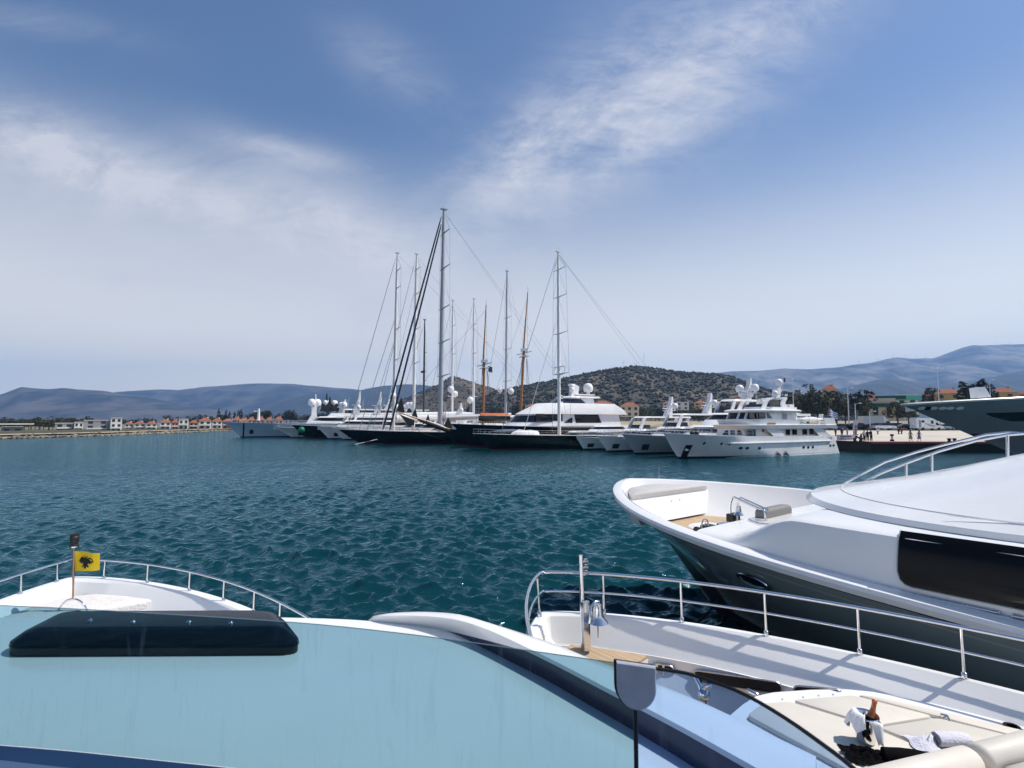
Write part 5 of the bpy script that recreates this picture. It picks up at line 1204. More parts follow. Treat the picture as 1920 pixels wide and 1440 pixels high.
person(1621, 826, 82.8, 'person in a white shirt and dark trousers, leftmost of the trio on the quay edge', 'white', 'black', 0, -1.5, zg=zq)
person(1627, 826, 82.8, 'person in black with arms held in front, middle of the trio on the quay edge', 'black', 'black', 0, -1.9, arm=.15, zg=zq)
person(1633.5, 826, 82.6, 'person in black standing tallest, rightmost of the trio on the quay edge', 'black', 'black', .06, -1.2, ht=1.82, zg=zq)
person(1646, 817, 112, 'person in a white top walking across the concrete apron', 'white', 'black', .28, 0.2, ht=1.65)
person(1685.5, 817, 112, 'person in black shorts outfit walking beside the one in red', 'black', 'black', .2, 3.1, ht=1.8)
person(1691, 817, 112.5, 'person in a red top walking beside the one in black', 'red', 'black', .2, 3.1, ht=1.78)
person(1708, 830, 81.6, 'woman with long dark hair in a beige dress walking along the red quay stripe', 'beige', 'beige', .30, 0.0, dress=True, long_hair=True, zg=zq)
person(1724, 830, 81.4, 'woman in a lilac dress walking at the right of the quay', 'lilac', 'lilac', .32, 3.14, dress=True, long_hair=True, zg=zq)
for k, px in enumerate((1567, 1579, 1589)):
    person(px, 819, 100, ('person in navy standing by the stern of the classic yacht', 'person in black standing behind the white banner', 'person in grey standing left of the feather flag')[k], ('navy', 'black', 'grey')[k], 'black', .05, k * 1.3)

# ---- quay furniture
bo = aty(1673, 829, 82.2); t = thing('mooring_bollard', 'white bollard with a black cap and foot on the red quay stripe', 'bollard', (bo.x, 82.2, zq))
b = MB(); b.lathe([(.28, 0), (.28, .25), (.2, .3)], n=14); b.build('foot', black_rubber, t); b = MB(); b.lathe([(.16, .28), (.16, .8)], n=14); b.build('post', CL['white'], t); b = MB(); b.lathe([(.17, .8), (.27, .9), (.27, 1.05), (.1, 1.12)], n=14); b.build('cap', black_rubber, t)
def plain_bollard(px, Y, lb):
    p = aty(px, 830, Y); t = thing('mooring_bollard', lb, 'bollard', (p.x, Y, zq)); b = MB(); b.lathe([(.3, 0), (.22, .1), (.18, .3), (.3, .42), (.3, .5), (.1, .56)], n=14); o = b.build('post', black_rubber, t); b = MB(); b.tube([(-.35, -.1, .05), (0, -.25, .12), (.35, -.1, .05)], .05); b.build('rope_loop', rope_dark, t)
plain_bollard(1603, 81.8, 'low black bollard at the foot of the feather flag'); plain_bollard(1614, 81.8, 'low black bollard just left of the trio of people'); plain_bollard(1780, 79.8, 'black bollard with mooring rope left of the superyacht hull'); plain_bollard(1790, 79.7, 'black bollard nearest the superyacht hull')
p = aty(1600, 822, 86); t = thing('feather_flag', 'tall white feather flag with red and purple lettering on the quay', 'flag', (p.x, 86, 1.62))
b = MB(); b.tube([(0, 0, 0), (0, 0, 2.0), (.1, 0, 2.9), (.5, 0, 3.4), (.9, 0, 3.3)], .025, 5); b.build('pole', steel_dull, t)
b = MB(); b.loft([[(x0, .02 * math.sin(i), z0), (x1, .05 * math.sin(i + 1), z1)] for i, (x0, z0, x1, z1) in enumerate(((.0, .7, .55, .75), (0, 1.4, .62, 1.4), (0, 2.0, .7, 2.05), (.1, 2.9, .85, 2.75), (.5, 3.38, .95, 3.2)))], closed=False); b.build('cloth', CL['white'], t, 50)
purple = mat('purple_print', (.12, .05, .22), .8); redp = mat('red_print', (.5, .05, .06), .8)
b = MB()
for k in range(6): b.box((.3 + .03 * k, -.06, 1.0 + k * .27), (.22, .02, .16), M=Matrix.Rotation(.2, 4, 'Y'))
b.build('lettering', purple, t, 0)
b = MB(); b.slab([(.45, -.06, .8), (.52, -.06, .8), (.78, -.06, 2.6), (.70, -.06, 2.6)], (0, -.02, 0)); b.build('red_band', redp, t, 0)
p = aty(1586, 824, 85); t = thing('banner', 'low white banner with blue and red lettering along the quay by the feather flag', 'banner', (p.x, 85, 1.62))
b = MB(); b.box((0, 0, .5), (2.9, .06, .85)); b.build('sheet', CL['white'], t, 0)
tb = bpy.data.curves.new('banner_text', 'FONT')
b = MB()
for k in range(6): b.box((-.75 + k * .3, -.04, .65), (.2, .02, .26))
b.build('blue_lettering', mat('flag_blue', (.02, .10, .42), .8), t, 0)
b = MB()
for k in range(8): b.box((-.85 + k * .24, -.04, .28), (.16, .02, .14))
b.build('red_lettering', redp, t, 0)
bpy.data.curves.remove(tb)
p = aty(1609, 821, 88); t = thing('scooter', 'dark scooter parked on the quay right of the feather flag', 'scooter', (p.x, 88, 1.62))
b = MB(); b.loft([[(x, y_ * w_, z) for y_, z in ((-1, z0), (1, z0), (.7, z1), (-.7, z1))] for x, w_, z0, z1 in ((-.75, .12, .5, .75), (-.4, .2, .35, .85), (0, .16, .3, .5), (.3, .16, .3, .55), (.5, .2, .35, 1.0), (.62, .12, .6, 1.05))]); b.build('body', PAINT['black'], t, 30)
b = MB(); b.box((-.35, 0, .9), (.7, .28, .12)); b.build('seat', black_rubber, t, 0)
b = MB(); b.tube([(.5, -.32, 1.1), (.48, 0, 1.05), (.5, .32, 1.1)], .025); b.build('handlebar', steel_dull, t)
for x in (-.55, .6):
    b = MB(); b.lathe([(.05, -.06), (.22, -.06), (.25, 0), (.22, .06), (.05, .06)], (x, 0, .25), 12, Matrix.Rotation(math.pi / 2, 4, 'X')); b.build('wheel', tyre, t)
# ---- lamp masts
def lamp(px, ytop, Y, label, kind='tall', zg=2.6):
    p = aty(px, ytop, Y); H = p.z - zg; t = thing('lamp_mast' if kind == 'tall' else 'street_lamp', label, 'street lamp', (p.x, Y, zg))
    b = MB(); b.tube([(0, 0, 0), (0, 0, H)], [.17, .09], 8); b.build('pole', steel_dull, t)
    arms = ((-1.6, 0), (1.6, 0), (-.5, -.9), (.5, .9)) if kind == 'tall' else ((1.2, -.2),)
    for dx, dy in arms:
        b = MB(); b.tube([(0, 0, H - .15), (dx * .6, dy * .6, H + .05), (dx, dy, H + .1)], .05, 6); b.build('arm', steel_dull, t)
        b = MB(); b.box((dx, dy, H + .14), (.7, .34, .16), top=.8); b.build('lamp_head', alu_white, t, 0)
lamp(1757, 691, 160, 'tall lamp mast with four heads standing above the superyacht bow')
lamp(1486, 712, 175, 'tall lamp mast with four heads just right of the classic yacht mast')
lamp(1589, 728, 150, 'single arm street lamp right of the striped flag', 'street'); lamp(1603, 757, 140, 'short street lamp in front of the tall conifer', 'street'); lamp(1630, 772, 136, 'short street lamp in front of the white box truck', 'street'); lamp(1855, 713, 190, 'street lamp between the cypresses and the ochre building', 'street', 4)
for k, (px, yt) in enumerate(((1169, 675), (1191, 679), (1208, 660))):
    p = aty(px, 697, 890); pt_ = aty(px, yt, 890); t = thing('radio_mast', ('thin radio mast at the left of the hilltop', 'short thin radio mast in the middle of the hilltop', 'tallest thin radio mast on the hilltop')[k], 'radio mast', (p.x, 890, p.z - 6))
    b = MB(); b.tube([(0, 0, 0), (0, 0, pt_.z - p.z + 6)], [.35, .15], 5); b.build('pole', steel_dull, t); b = MB(); b.box((0, 0, (pt_.z - p.z) * .75 + 6), (1.4, .5, 1.6)); b.build('antenna', alu_white, t, 0)
# ---- wind turbines on the far ridge
wt = None
for px, yb in ((1611, 684), (1645, 680), (1675, 671), (1698, 673), (1718, 674), (1735, 675), (1756, 675), (1870, 650), (1891, 649)):
    p = aty(px, yb, 5600)
    if wt is None:
        wt = thing('wind_turbine', 'tiny white wind turbine on the crest of the blue ridge', 'wind turbine', (0, 0, 0), 0, 'wind turbines on the ridge')
        b = MB(); b.tube([(0, 0, -12), (0, 0, 52)], [2.2, 1.3], 8); b.build('tower', alu_white, wt)
        b = MB(); b.box((0, 0, 53), (3, 8, 3)); b.build('nacelle', alu_white, wt, 0)
        for k in range(3):
            a_ = k * 2.094 + .4; b = MB(); b.tube([(0, -5, 53), (math.sin(a_) * 10, -5, 53 + math.cos(a_) * 10), (math.sin(a_) * 27, -5, 53 + math.cos(a_) * 27)], [.9, 1.5, .4], 5); b.build('blade', alu_white, wt)
        t = wt
    else: t = copy_tree(wt)
    t.location = p; t.scale = (.7, .7, .7)
# ------------------------------------------------------------------ the three near boats, moored side by side, bows out
NH = Vector((-.6157, .788, 0)); NR = Vector((.788, .6157, 0)); NA = math.atan2(NH.y, NH.x)
def near_boat(name, label, cat, al, la):
    p = NH * al + NR * la
    return thing(name, label, cat, (p.x, p.y, 0), NA), p
class Frame:
    def __init__(s, p): s.p = p
    def loc(s, P):
        d = P - Vector((s.p.x, s.p.y, 0)); return Vector((d.dot(NH), -d.dot(NR), P.z))
    def z(s, px, py, z): return s.loc(atz(px, py, z))
    def y(s, px, py, yl):
        d = ray(px, py); la = s.p.dot(NR) - yl; t = la / (d.x * NR.x + d.y * NR.y)
        return s.loc(Vector((d.x * t, d.y * t, EYE + d.z * t)))
    def Y(s, px, py, Y): return s.loc(aty(px, py, Y))
    def world(s, P): return s.p + NH * P.x - NR * P.y + Vector((0, 0, P.z))
def proj(P):
    d = P - Vector((0, 0, EYE)); y = d.y * math.cos(PITCH) + d.z * math.sin(PITCH); z = -d.y * math.sin(PITCH) + d.z * math.cos(PITCH)
    return (CX + FOC * d.x / y, CY - FOC * z / y) if y > .05 else (1e6, 1e6)
def hull_at(F, h, px, py, sd=1):
    best = None
    for i in range(140):
        for j in range(24):
            u = (i / 140) ** 1.8 * .8; f = j / 23 * .98; P = h.pt(u, f, sd); q = proj(F.world(P)); e = (q[0] - px) ** 2 + (q[1] - py) ** 2
            if best is None or e < best[0]: best = (e, P)
    return best[1]
def u_at_px(F, h, px, sd, dz=0.0, umax=.7, y=0):
    best = None
    for i in range(400):
        u = (i / 400) ** 1.6 * umax; P = h.pt(u, 1, sd); P.z += dz; q = proj(F.world(P)); e = abs(q[0] - px)
        if best is None or e < best[0]: best = (e, u)
    return best[1]
def rrect(cx, cy, w, d, r, z, n=5):
    P = []
    for sx, sy, a0 in ((1, 1, 0), (-1, 1, 90), (-1, -1, 180), (1, -1, 270)):
        for i in range(n + 1):
            a = R(a0 + 90 * i / n); P.append((cx + sx * (w / 2 - r) + r * math.cos(a), cy + sy * (d / 2 - r) + r * math.sin(a), z))
    return P
def cushion(root, name, m, cx, cy, z, w, d, hgt, r=.05, rz=0.0, wr=.0):
    b = MB(); rings = [rrect(0, 0, w, d, r, 0), rrect(0, 0, w, d, r, hgt * .55), rrect(0, 0, w - r * .35, d - r * .35, r, hgt * .85), rrect(0, 0, w - r * 1.2, d - r * 1.2, r, hgt), rrect(0, 0, w * .5, d * .5, r * .4, hgt * 1.05)]
    c, s_ = math.cos(rz), math.sin(rz)
    b.loft([[(cx + x * c - y * s_, cy + x * s_ + y * c, z + zz) for x, y, zz in rg] for rg in rings]); return b.build(name, m, root, 60)
def bell(root, c, r, hgt, m=None):
    b = MB(); b.lathe([(r * .12, hgt), (r * .42, hgt * .98), (r * .50, hgt * .8), (r * .55, hgt * .45), (r * .72, hgt * .2), (r * .95, hgt * .05), (r, 0), (r * .9, -.004), (r * .5, hgt * .2), (.004, hgt * .7)], c, 20); o = b.build('bell', m or steel, root, 60)
    b = MB(); b.tube([Vector(c) + Vector((0, 0, hgt * .4)), Vector(c) + Vector((0, 0, -hgt * .25)), Vector(c) + Vector((0, 0, -hgt * .85))], [.004, .007, .004], 5); b.build('clapper_cord', rope_dark, o); return o
def offset_edge(h, ins, U, taper=None):
    # the deck edge moved inboard by ins, square to itself
    P = []
    ins0 = ins
    for u in U:
        ins = .1 + (ins0 - .1) * min(1, taper[0] + taper[1] * u) if taper and ins0 > .1 else ins0
        e = 1e-3; a = h.pt(max(u - e, 0), 1); c = h.pt(u + e, 1); d = Vector((c.x - a.x, c.y - a.y, 0))
        if u <= 0: n = Vector((-1, 0, 0))
        else: n = Vector((-d.y, d.x, 0)).normalized() if True else 0
        if n.y > 0: n = -n
        q = h.pt(u, 1); P.append([q.x + n.x * ins, q.y + n.y * ins, q.z])
    k = next((i for i, p in enumerate(P) if all(r[1] > 0 for r in P[i:])), 0)
    for i in range(k): P[i][0] = P[k][0] + (P[i][0] - P[k][0]) * .0; P[i][1] = P[k][1] * (i / max(k, 1))
    return P
def custom_deck(root, h, prof, n=40, umax=1.0, taper=None, clamp=True):
    """inner bulwark, built station by station: prof = list of (name, material, [(inset, dz or ('z',abs))...])"""
    U = [u * umax for u in h.us(n)]
    for nm, m, pr in prof:
        for sd in (1, -1):
            b = MB(); rows = []
            for ins, dz in pr:
                row = []
                for x, wi, z in offset_edge(h, ins, U, taper):
                    zz = z + dz if not isinstance(dz, tuple) else dz[1]
                    row.append((x, sd * (h.inner(x, wi, zz, .03) if clamp and zz < z - .1 and ins > .1 else wi), zz))
                rows.append(row)
            b.loft(rows, closed=False); b.build(nm, m, root, 25)

gel_near = mat('glossy_white_gelcoat', (.80, .80, .79), .2, var=.035, scale=1.4, coat=.5)
# ================================================= white superyacht bow on the right
def anchor_recess(t, h):
    # dark vertical pocket either side of the stem
    for sd in (1, -1):
        b = MB(); rows = []
        for j in range(9):
            f = .03 + .52 * j / 8
            rows.append([h.pt(u_, f, sd, .012) for u_ in (.002, .008, .016, .024, .030 - .012 * abs(j / 4 - 1))])
        b.loft(rows, closed=False); b.build('anchor_recess', boot, t, 40)
def mega():
    t, p = near_boat('superyacht', 'superyacht with dark glossy hull, white rounded bow and teak foredeck, nearest on the right', 'superyacht', 7.243, 11.914)
    F = Frame(p)
    h = Hull(36, 8.588, 2.968, 2.251, 2.251, 2.789, m0=.40, m1=.277, p0=2.0, p1=3.534, um=.499, wl=.9)
    U = h.us(70); b = MB()
    Fs = [-.2] + [i / 16 for i in range(17)]
    b.loft([[h.pt(u, f, 1) for f in Fs[::-1]] + [h.pt(u, f, -1) for f in Fs] for u in U], closed=False); b.build('hull', slate_hull, t, 50)
    for sd in (1, -1):
        b = MB(); b.loft([[h.pt(u, f, sd, o) for u in U] for f, o in ((.945, .012), (.948, .03), (.962, .03), (.965, .012))], closed=False); b.build('sheer_stripe', black_rubber, t, 30)
        b = MB(); b.loft([[h.pt(u, f, sd, .008) for u in U] for f in (-.12, .10)], closed=False); b.build('boot_stripe', boot, t, 30)
        b = MB(); b.loft([[h.pt(u, f, sd, .008) for u in U] for f in (.90, .908)], closed=False); b.build('cove_line', grey_hull, t, 30)
    custom_deck(t, h, [('gunwale_cap', gel_near, [(-.03, -.10), (-.05, -.03), (-.03, .02), (.06, .05), (.17, .05), (.22, .02)]), ('bulwark', gel_near, [(.22, .03), (.46, -.33), (.70, -.66), (.76, -.82)])], n=60)
    b = MB(); U2 = h.us(50); row = []
    for k in (1, .6, 0, -.6, -1): row.append([(x, k * h.inner(x, w_, z - .77, .02), z - .77) for x, w_, z in offset_edge(h, .55, U2)])
    b.loft(row, closed=False); b.build('foredeck', mat('teak_planking', (.50, .37, .24), .6, col2=(.36, .25, .15), scale=2.2, stretch=(.7, 16, 1), bump=.15), t, 20)
    # bow locker with cushion
    xt = 2.789
    zl = 2.72
    def outl(x, ins): u = h.u(x, 1); return max(0.02, h.hw(max(u, 0), 1) - ins)
    xs = [xt - .62 - i * .1 for i in range(10)]
    top = [(x, outl(x, .42) * (1 if i else .3), zl) for i, x in enumerate(xs)]; 
    b = MB(); ringT = [(x, y, z) for x, y, z in top] + [(x, -y, z) for x, y, z in top[::-1]]; ringB = [(x - (.25 if i in (9, 10) else 0), y * .9, 2.15) for i, (x, y, z) in enumerate(ringT)]
    b.loft([ringB, ringT]); b.build('bow_locker', gel_near, t, 20)
    c = [(x - .02, y * .92, 0) for x, y, z in ringT]
    b = MB(); b.loft([[(x, y, zl + .005) for x, y, z in c], [(x, y, zl + .09) for x, y, z in c], [(x * .985 + .02, y * .9, zl + .15) for x, y, z in c], [(x * .95 + .08, y * .5, zl + .165) for x, y, z in c]]); b.build('bow_cushion', mat('grey_cushion', (.50, .49, .48), .9, var=.08, scale=6, bump=.2, bscale=40), t, 50)
    xf = xs[-1]
    for k in (-.25, .1):
        b = MB(); b.lathe([(.028, -.01), (.03, .01), (.02, .016)], (xf - .06, k, 2.55), 10, Matrix.Rotation(-math.pi / 2, 4, 'Y')); b.build('latch', steel, t)
    # round hatch, windlass, hoop with bell
    hc = F.z(1334, 989, 2.20)
    b = MB(); b.lathe([(.50, 0), (.50, .05), (.44, .075), (.2, .085), (.01, .085)], (hc.x, hc.y, 2.16), 28); b.build('deck_hatch', gel_near, t, 40)
    wc = F.z(1360, 1006, 2.2)
    b = MB()
    b.lathe([(.2, 0), (.2, .07), (.12, .10), (.10, .2), (.16, .26), (.17, .33), (.08, .36)], (wc.x, wc.y, 2.14), 16); b.build('windlass', steel, t, 40)
    b = MB(); b.box((wc.x + .28, wc.y + .08, 2.28), (.34, .26, .24)); b.tube([(wc.x + .5, wc.y - .1, 2.2), (wc.x + .5, wc.y + .3, 2.3)], .07, 8); b.build('windlass_motor', black_rubber, t, 20)
    b = MB(); cc = Vector((wc.x + .33, wc.y + .22, 2.42)); b.tube([cc + Vector((0, math.cos(2 * math.pi * i / 14) * .12, math.sin(2 * math.pi * i / 14) * .12)) for i in range(14)], .012, 5, closed=True)
    for i in range(3): a = i * 2.09; b.tube([cc, cc + Vector((0, math.cos(a) * .12, math.sin(a) * .12))], .008, 4)
    b.build('hand_wheel', steel, t, 50)
    b = MB(); b.box((wc.x - .12, wc.y - .12, 2.6), (.14, .3, .16)); b.build('control_box', black_rubber, t, 0)
    l0 = F.z(1371, 1010, 2.17); r0 = F.z(1436, 979, 2.7)
    hz_ = 2.99
    pts = [l0, Vector((l0.x, l0.y, hz_ - .16))] + [Vector((l0.x, l0.y, hz_ - .16)) + (r0 - l0).normalized() * (.16 * (1 - math.cos(a))) + Vector((0, 0, .16 * math.sin(a))) for a in (.4, .8, 1.2, 1.57)]
    e = Vector((r0.x, r0.y, hz_ - .16)); pts += [e + (l0 - r0).normalized() * (.16 * (1 - math.cos(a))) + Vector((0, 0, .16 * math.sin(a))) for a in (1.57, 1.2, .8, .4)] + [e, r0]
    for q in pts: q.z = min(q.z, hz_ + .05)
    b = MB(); b.tube(pts, .024, 8); b.tube([q + Vector((-.12, -.05, 0)) for q in pts[:7]], .02, 8); b.build('hoop', steel, t, 50)
    bc = l0.lerp(r0, .25); bell(t, (bc.x, bc.y, 2.70), .10, .19)
    b = MB(); b.tube([(bc.x, bc.y, 2.88), (bc.x, bc.y, 3.02)], .012, 5); b.build('bell_hanger', steel, t)
    # widebody deckhouse growing out of the bulwark
    def y0(x): return max(.3, h.hw(max(h.u(x, 1), 0), 1) - .24)
    def zt(x):
        k = min(1, max(0, (-2.35 - x) / 1.25)); return 2.72 + .48 * (k * k * (3 - 2 * k)) 
    def sec(x, k=1.0):
        s0 = h.sheer(h.u(x, 1)) + .0; z1 = zt(x); yy = y0(x); P = []
        for g, ins in ((0, 0), (.25, .015), (.5, .04), (.75, .085), (.93, .13), (1.0, .22)): P.append((x, (yy - ins) * k, s0 + (z1 - s0) * g))
        return P + [(x, 0, z1 + .01)] + [(a, -y, z) for a, y, z in P[::-1]]
    xs = [-1.72, -1.76, -1.9, -2.1] + [-2.3 - .12 * i for i in range(16)] + [-4.5, -5, -6, -7, -9, -12]
    b = MB(); rings = [sec(x) for x in xs]; rings[0] = [(x - 0, y * .97, min(z, 2.60)) for x, y, z in rings[0]]
    b.loft(rings, closed=False)
    f0 = [(x - .25, y * .8, 2.0) for x, y, z in rings[0]]; b.loft([f0, rings[0]], closed=False); b.build('deckhouse', gel_near, t, 40)
    def wall(x, z):
        s0 = h.sheer(h.u(x, 1)); g = (z - s0) / (zt(x) - s0); return y0(x) - np.interp(g, (0, .25, .5, .75, .93, 1), (0, .015, .04, .085, .13, .22))
    sc = F.z(1480, 970, 2.74)
    cushion(t, 'seat_back', mat('grey_leather', (.20, .20, .20), .6), sc.x + .35, sc.y - .1, 2.73, .25, 1.1, .16, .06)
    b = MB(); q0 = F.z(1404, 975, 2.735); q1 = F.z(1452, 985, 2.735); mid = (q0 + q1) / 2 + Vector((-.05, .15, 0)); b.tube([q0, mid, q1], .022, 6); b.build('coaming_rail', steel, t)
    for xa, xb_ in ((-2.4, -3.55), (-3.72, -4.78), (-4.9, -5.8), (-5.92, -7.6)):
        b = MB(); n = 10; P = [Vector((xa + (xb_ - xa) * i / n, wall(xa + (xb_ - xa) * i / n, 2.53) + .045, 2.53)) for i in range(n + 1)]
        b.tube(P, .02, 8)
        for q in (P[0], P[-1]): b.tube([q, q - Vector((0, .06, 0))], .02, 6)
        b.build('handrail', steel_dull, t, 50)
    # side window with rounded corner
    b = MB(); W = []
    xw, zw0, zw1 = -4.86, 2.60, 3.23
    out = [(xw, zw1)] + [(xw - .12 + .12 * math.cos(a), zw0 + .16 - .16 * math.sin(a)) for a in [math.pi / 2 * i / 6 for i in range(7)]] 
    rows = []
    n = 24
    cols = []
    for i in range(n + 1):
        x = xw - (4.2) * (i / n) ** 1.6
        dz = 0 if x < xw - .14 else .16 - math.sqrt(max(0, .0256 - (.16 * (1 - (xw - x) / .14)) ** 2))
        cols.append([(x, wall(x, zw0 + dz + (zw1 - zw0 - dz) * j / 6) + .012, zw0 + dz + (zw1 - zw0 - dz) * j / 6) for j in range(7)])
    b.loft(cols, closed=False); b.build('side_window', mat('black_window', (.004, .0045, .005), .12, spec=.25), t, 40)
    b = MB(); b.tube([(c[0][0], c[0][1], c[0][2]) for c in cols[::-1]] + [(c[0], c[1], c[2]) for c in cols[0]], .007, 6); b.build('window_gasket', grey_hull, t, 50)
    # brow and sloping roof above it
    BR = [(3.17, -18, -2.55, 3.30, 3.2), (3.21, -18, -2.42, 3.42, 3.3), (3.29, -18, -2.5, 3.40, 3.3), (3.40, -18, -3.0, 3.22, 3.2), (3.62, -18, -3.95, 3.02, 3.2), (3.84, -18, -4.7, 2.82, 3.0), (4.08, -18, -5.45, 2.6, 2.8), (4.36, -18, -6.4, 2.3, 2.6), (4.6, -18, -7.4, 2.0, 2.4), (4.7, -18, -8.6, 1.6, 2)]
    b = MB(); b.loft([ring(*l, n=16, pw=2.05) for l in BR]); b.build('roof_brow', gel_near, t, 28)
    for lv, m_, r_, nm in ((3, gel_near, .012, 'roof_crease'), (1, grey_hull, .004, 'roof_seam')):
        rg = ring(*BR[lv], n=16, pw=2.05); P_ = [Vector(q) for q in rg if q[1] > .6 and q[0] > -9]
        if lv == 3: P_ = [Vector((-5.2, rg[0][1], rg[0][2]))] + P_
        b = MB(); b.tube(P_, [r_ * .3] + [r_] * (len(P_) - 2) + [r_ * .3], 8); b.build(nm, m_, t, 60)
    # two stainless rails sweeping up over the roof
    for nm, yl, pts in (('roof_rail', -1.5, [(1565, 934), (1565, 922), (1572, 913), (1600, 897), (1660, 866), (1720, 847), (1770, 834), (1850, 815), (1890, 811), (1930, 814), (2000, 820)]), ('roof_rail', -.2, [(1609, 924), (1609, 914), (1616, 906), (1650, 888), (1700, 868), (1760, 846), (1830, 826), (1890, 815), (1940, 811), (2000, 808)])):
        b = MB(); b.tube([F.y(x, y, yl) for x, y in pts], .026, 8)
        for px, ya, yb in (((1889, 812, 862),) if yl < -1 else ((1699, 869, 906), (1747, 850, 894), (1889, 815, 866))): b.tube([F.y(px, ya, yl), F.y(px, yb, yl)], .024, 8)
        b.build(nm, steel, t, 50)
    # jackstaff, fairleads, anchor recess, chains
    q = h.pt(.012, 1, -1); b = MB(); b.tube([q, q + Vector((0, 0, .38))], .012, 6); b.build('jackstaff', steel, t)
    P = hull_at(F, h, 1405, 1088); h.oval(P.x, P.z, .30, .10, .03, 16).build('fairlead', glass_dark, t, 30)
    rgp = [h.side(P.x + .30 * math.cos(a), P.z + .10 * math.sin(a), .035) for a in [2 * math.pi * i / 18 for i in range(18)]]
    b = MB(); b.tube(rgp, .018, 6, closed=True); b.build('fairlead_rim', steel, t, 50)
    P = hull_at(F, h, 1620, 1160)
    anchor_recess(t, h)
    for (pa, pb) in (((1348, 1122), (1262, 1172)), ((1362, 1150), (1300, 1190))):
        a = hull_at(F, h, *pa); e = F.z(pb[0], pb[1], -.05)
        n = 46; b = MB()
        for i in range(n):
            k = (i + .5) / n; c = a.lerp(e, k) - Vector((0, 0, .25 * math.sin(math.pi * k))); d = (e - a).normalized(); up = Vector((0, 0, 1)) if i % 2 else d.cross(Vector((0, 0, 1))).normalized(); sd_ = up
            L_ = (e - a).length / n * .78
            b.tube([c + d * L_ * math.cos(q_) + sd_ * .035 * math.sin(q_) for q_ in [2 * math.pi * j / 8 for j in range(8)]], .013, 4, closed=True)
        b.build('anchor_chain', black_rubber, t, 50)
mega()

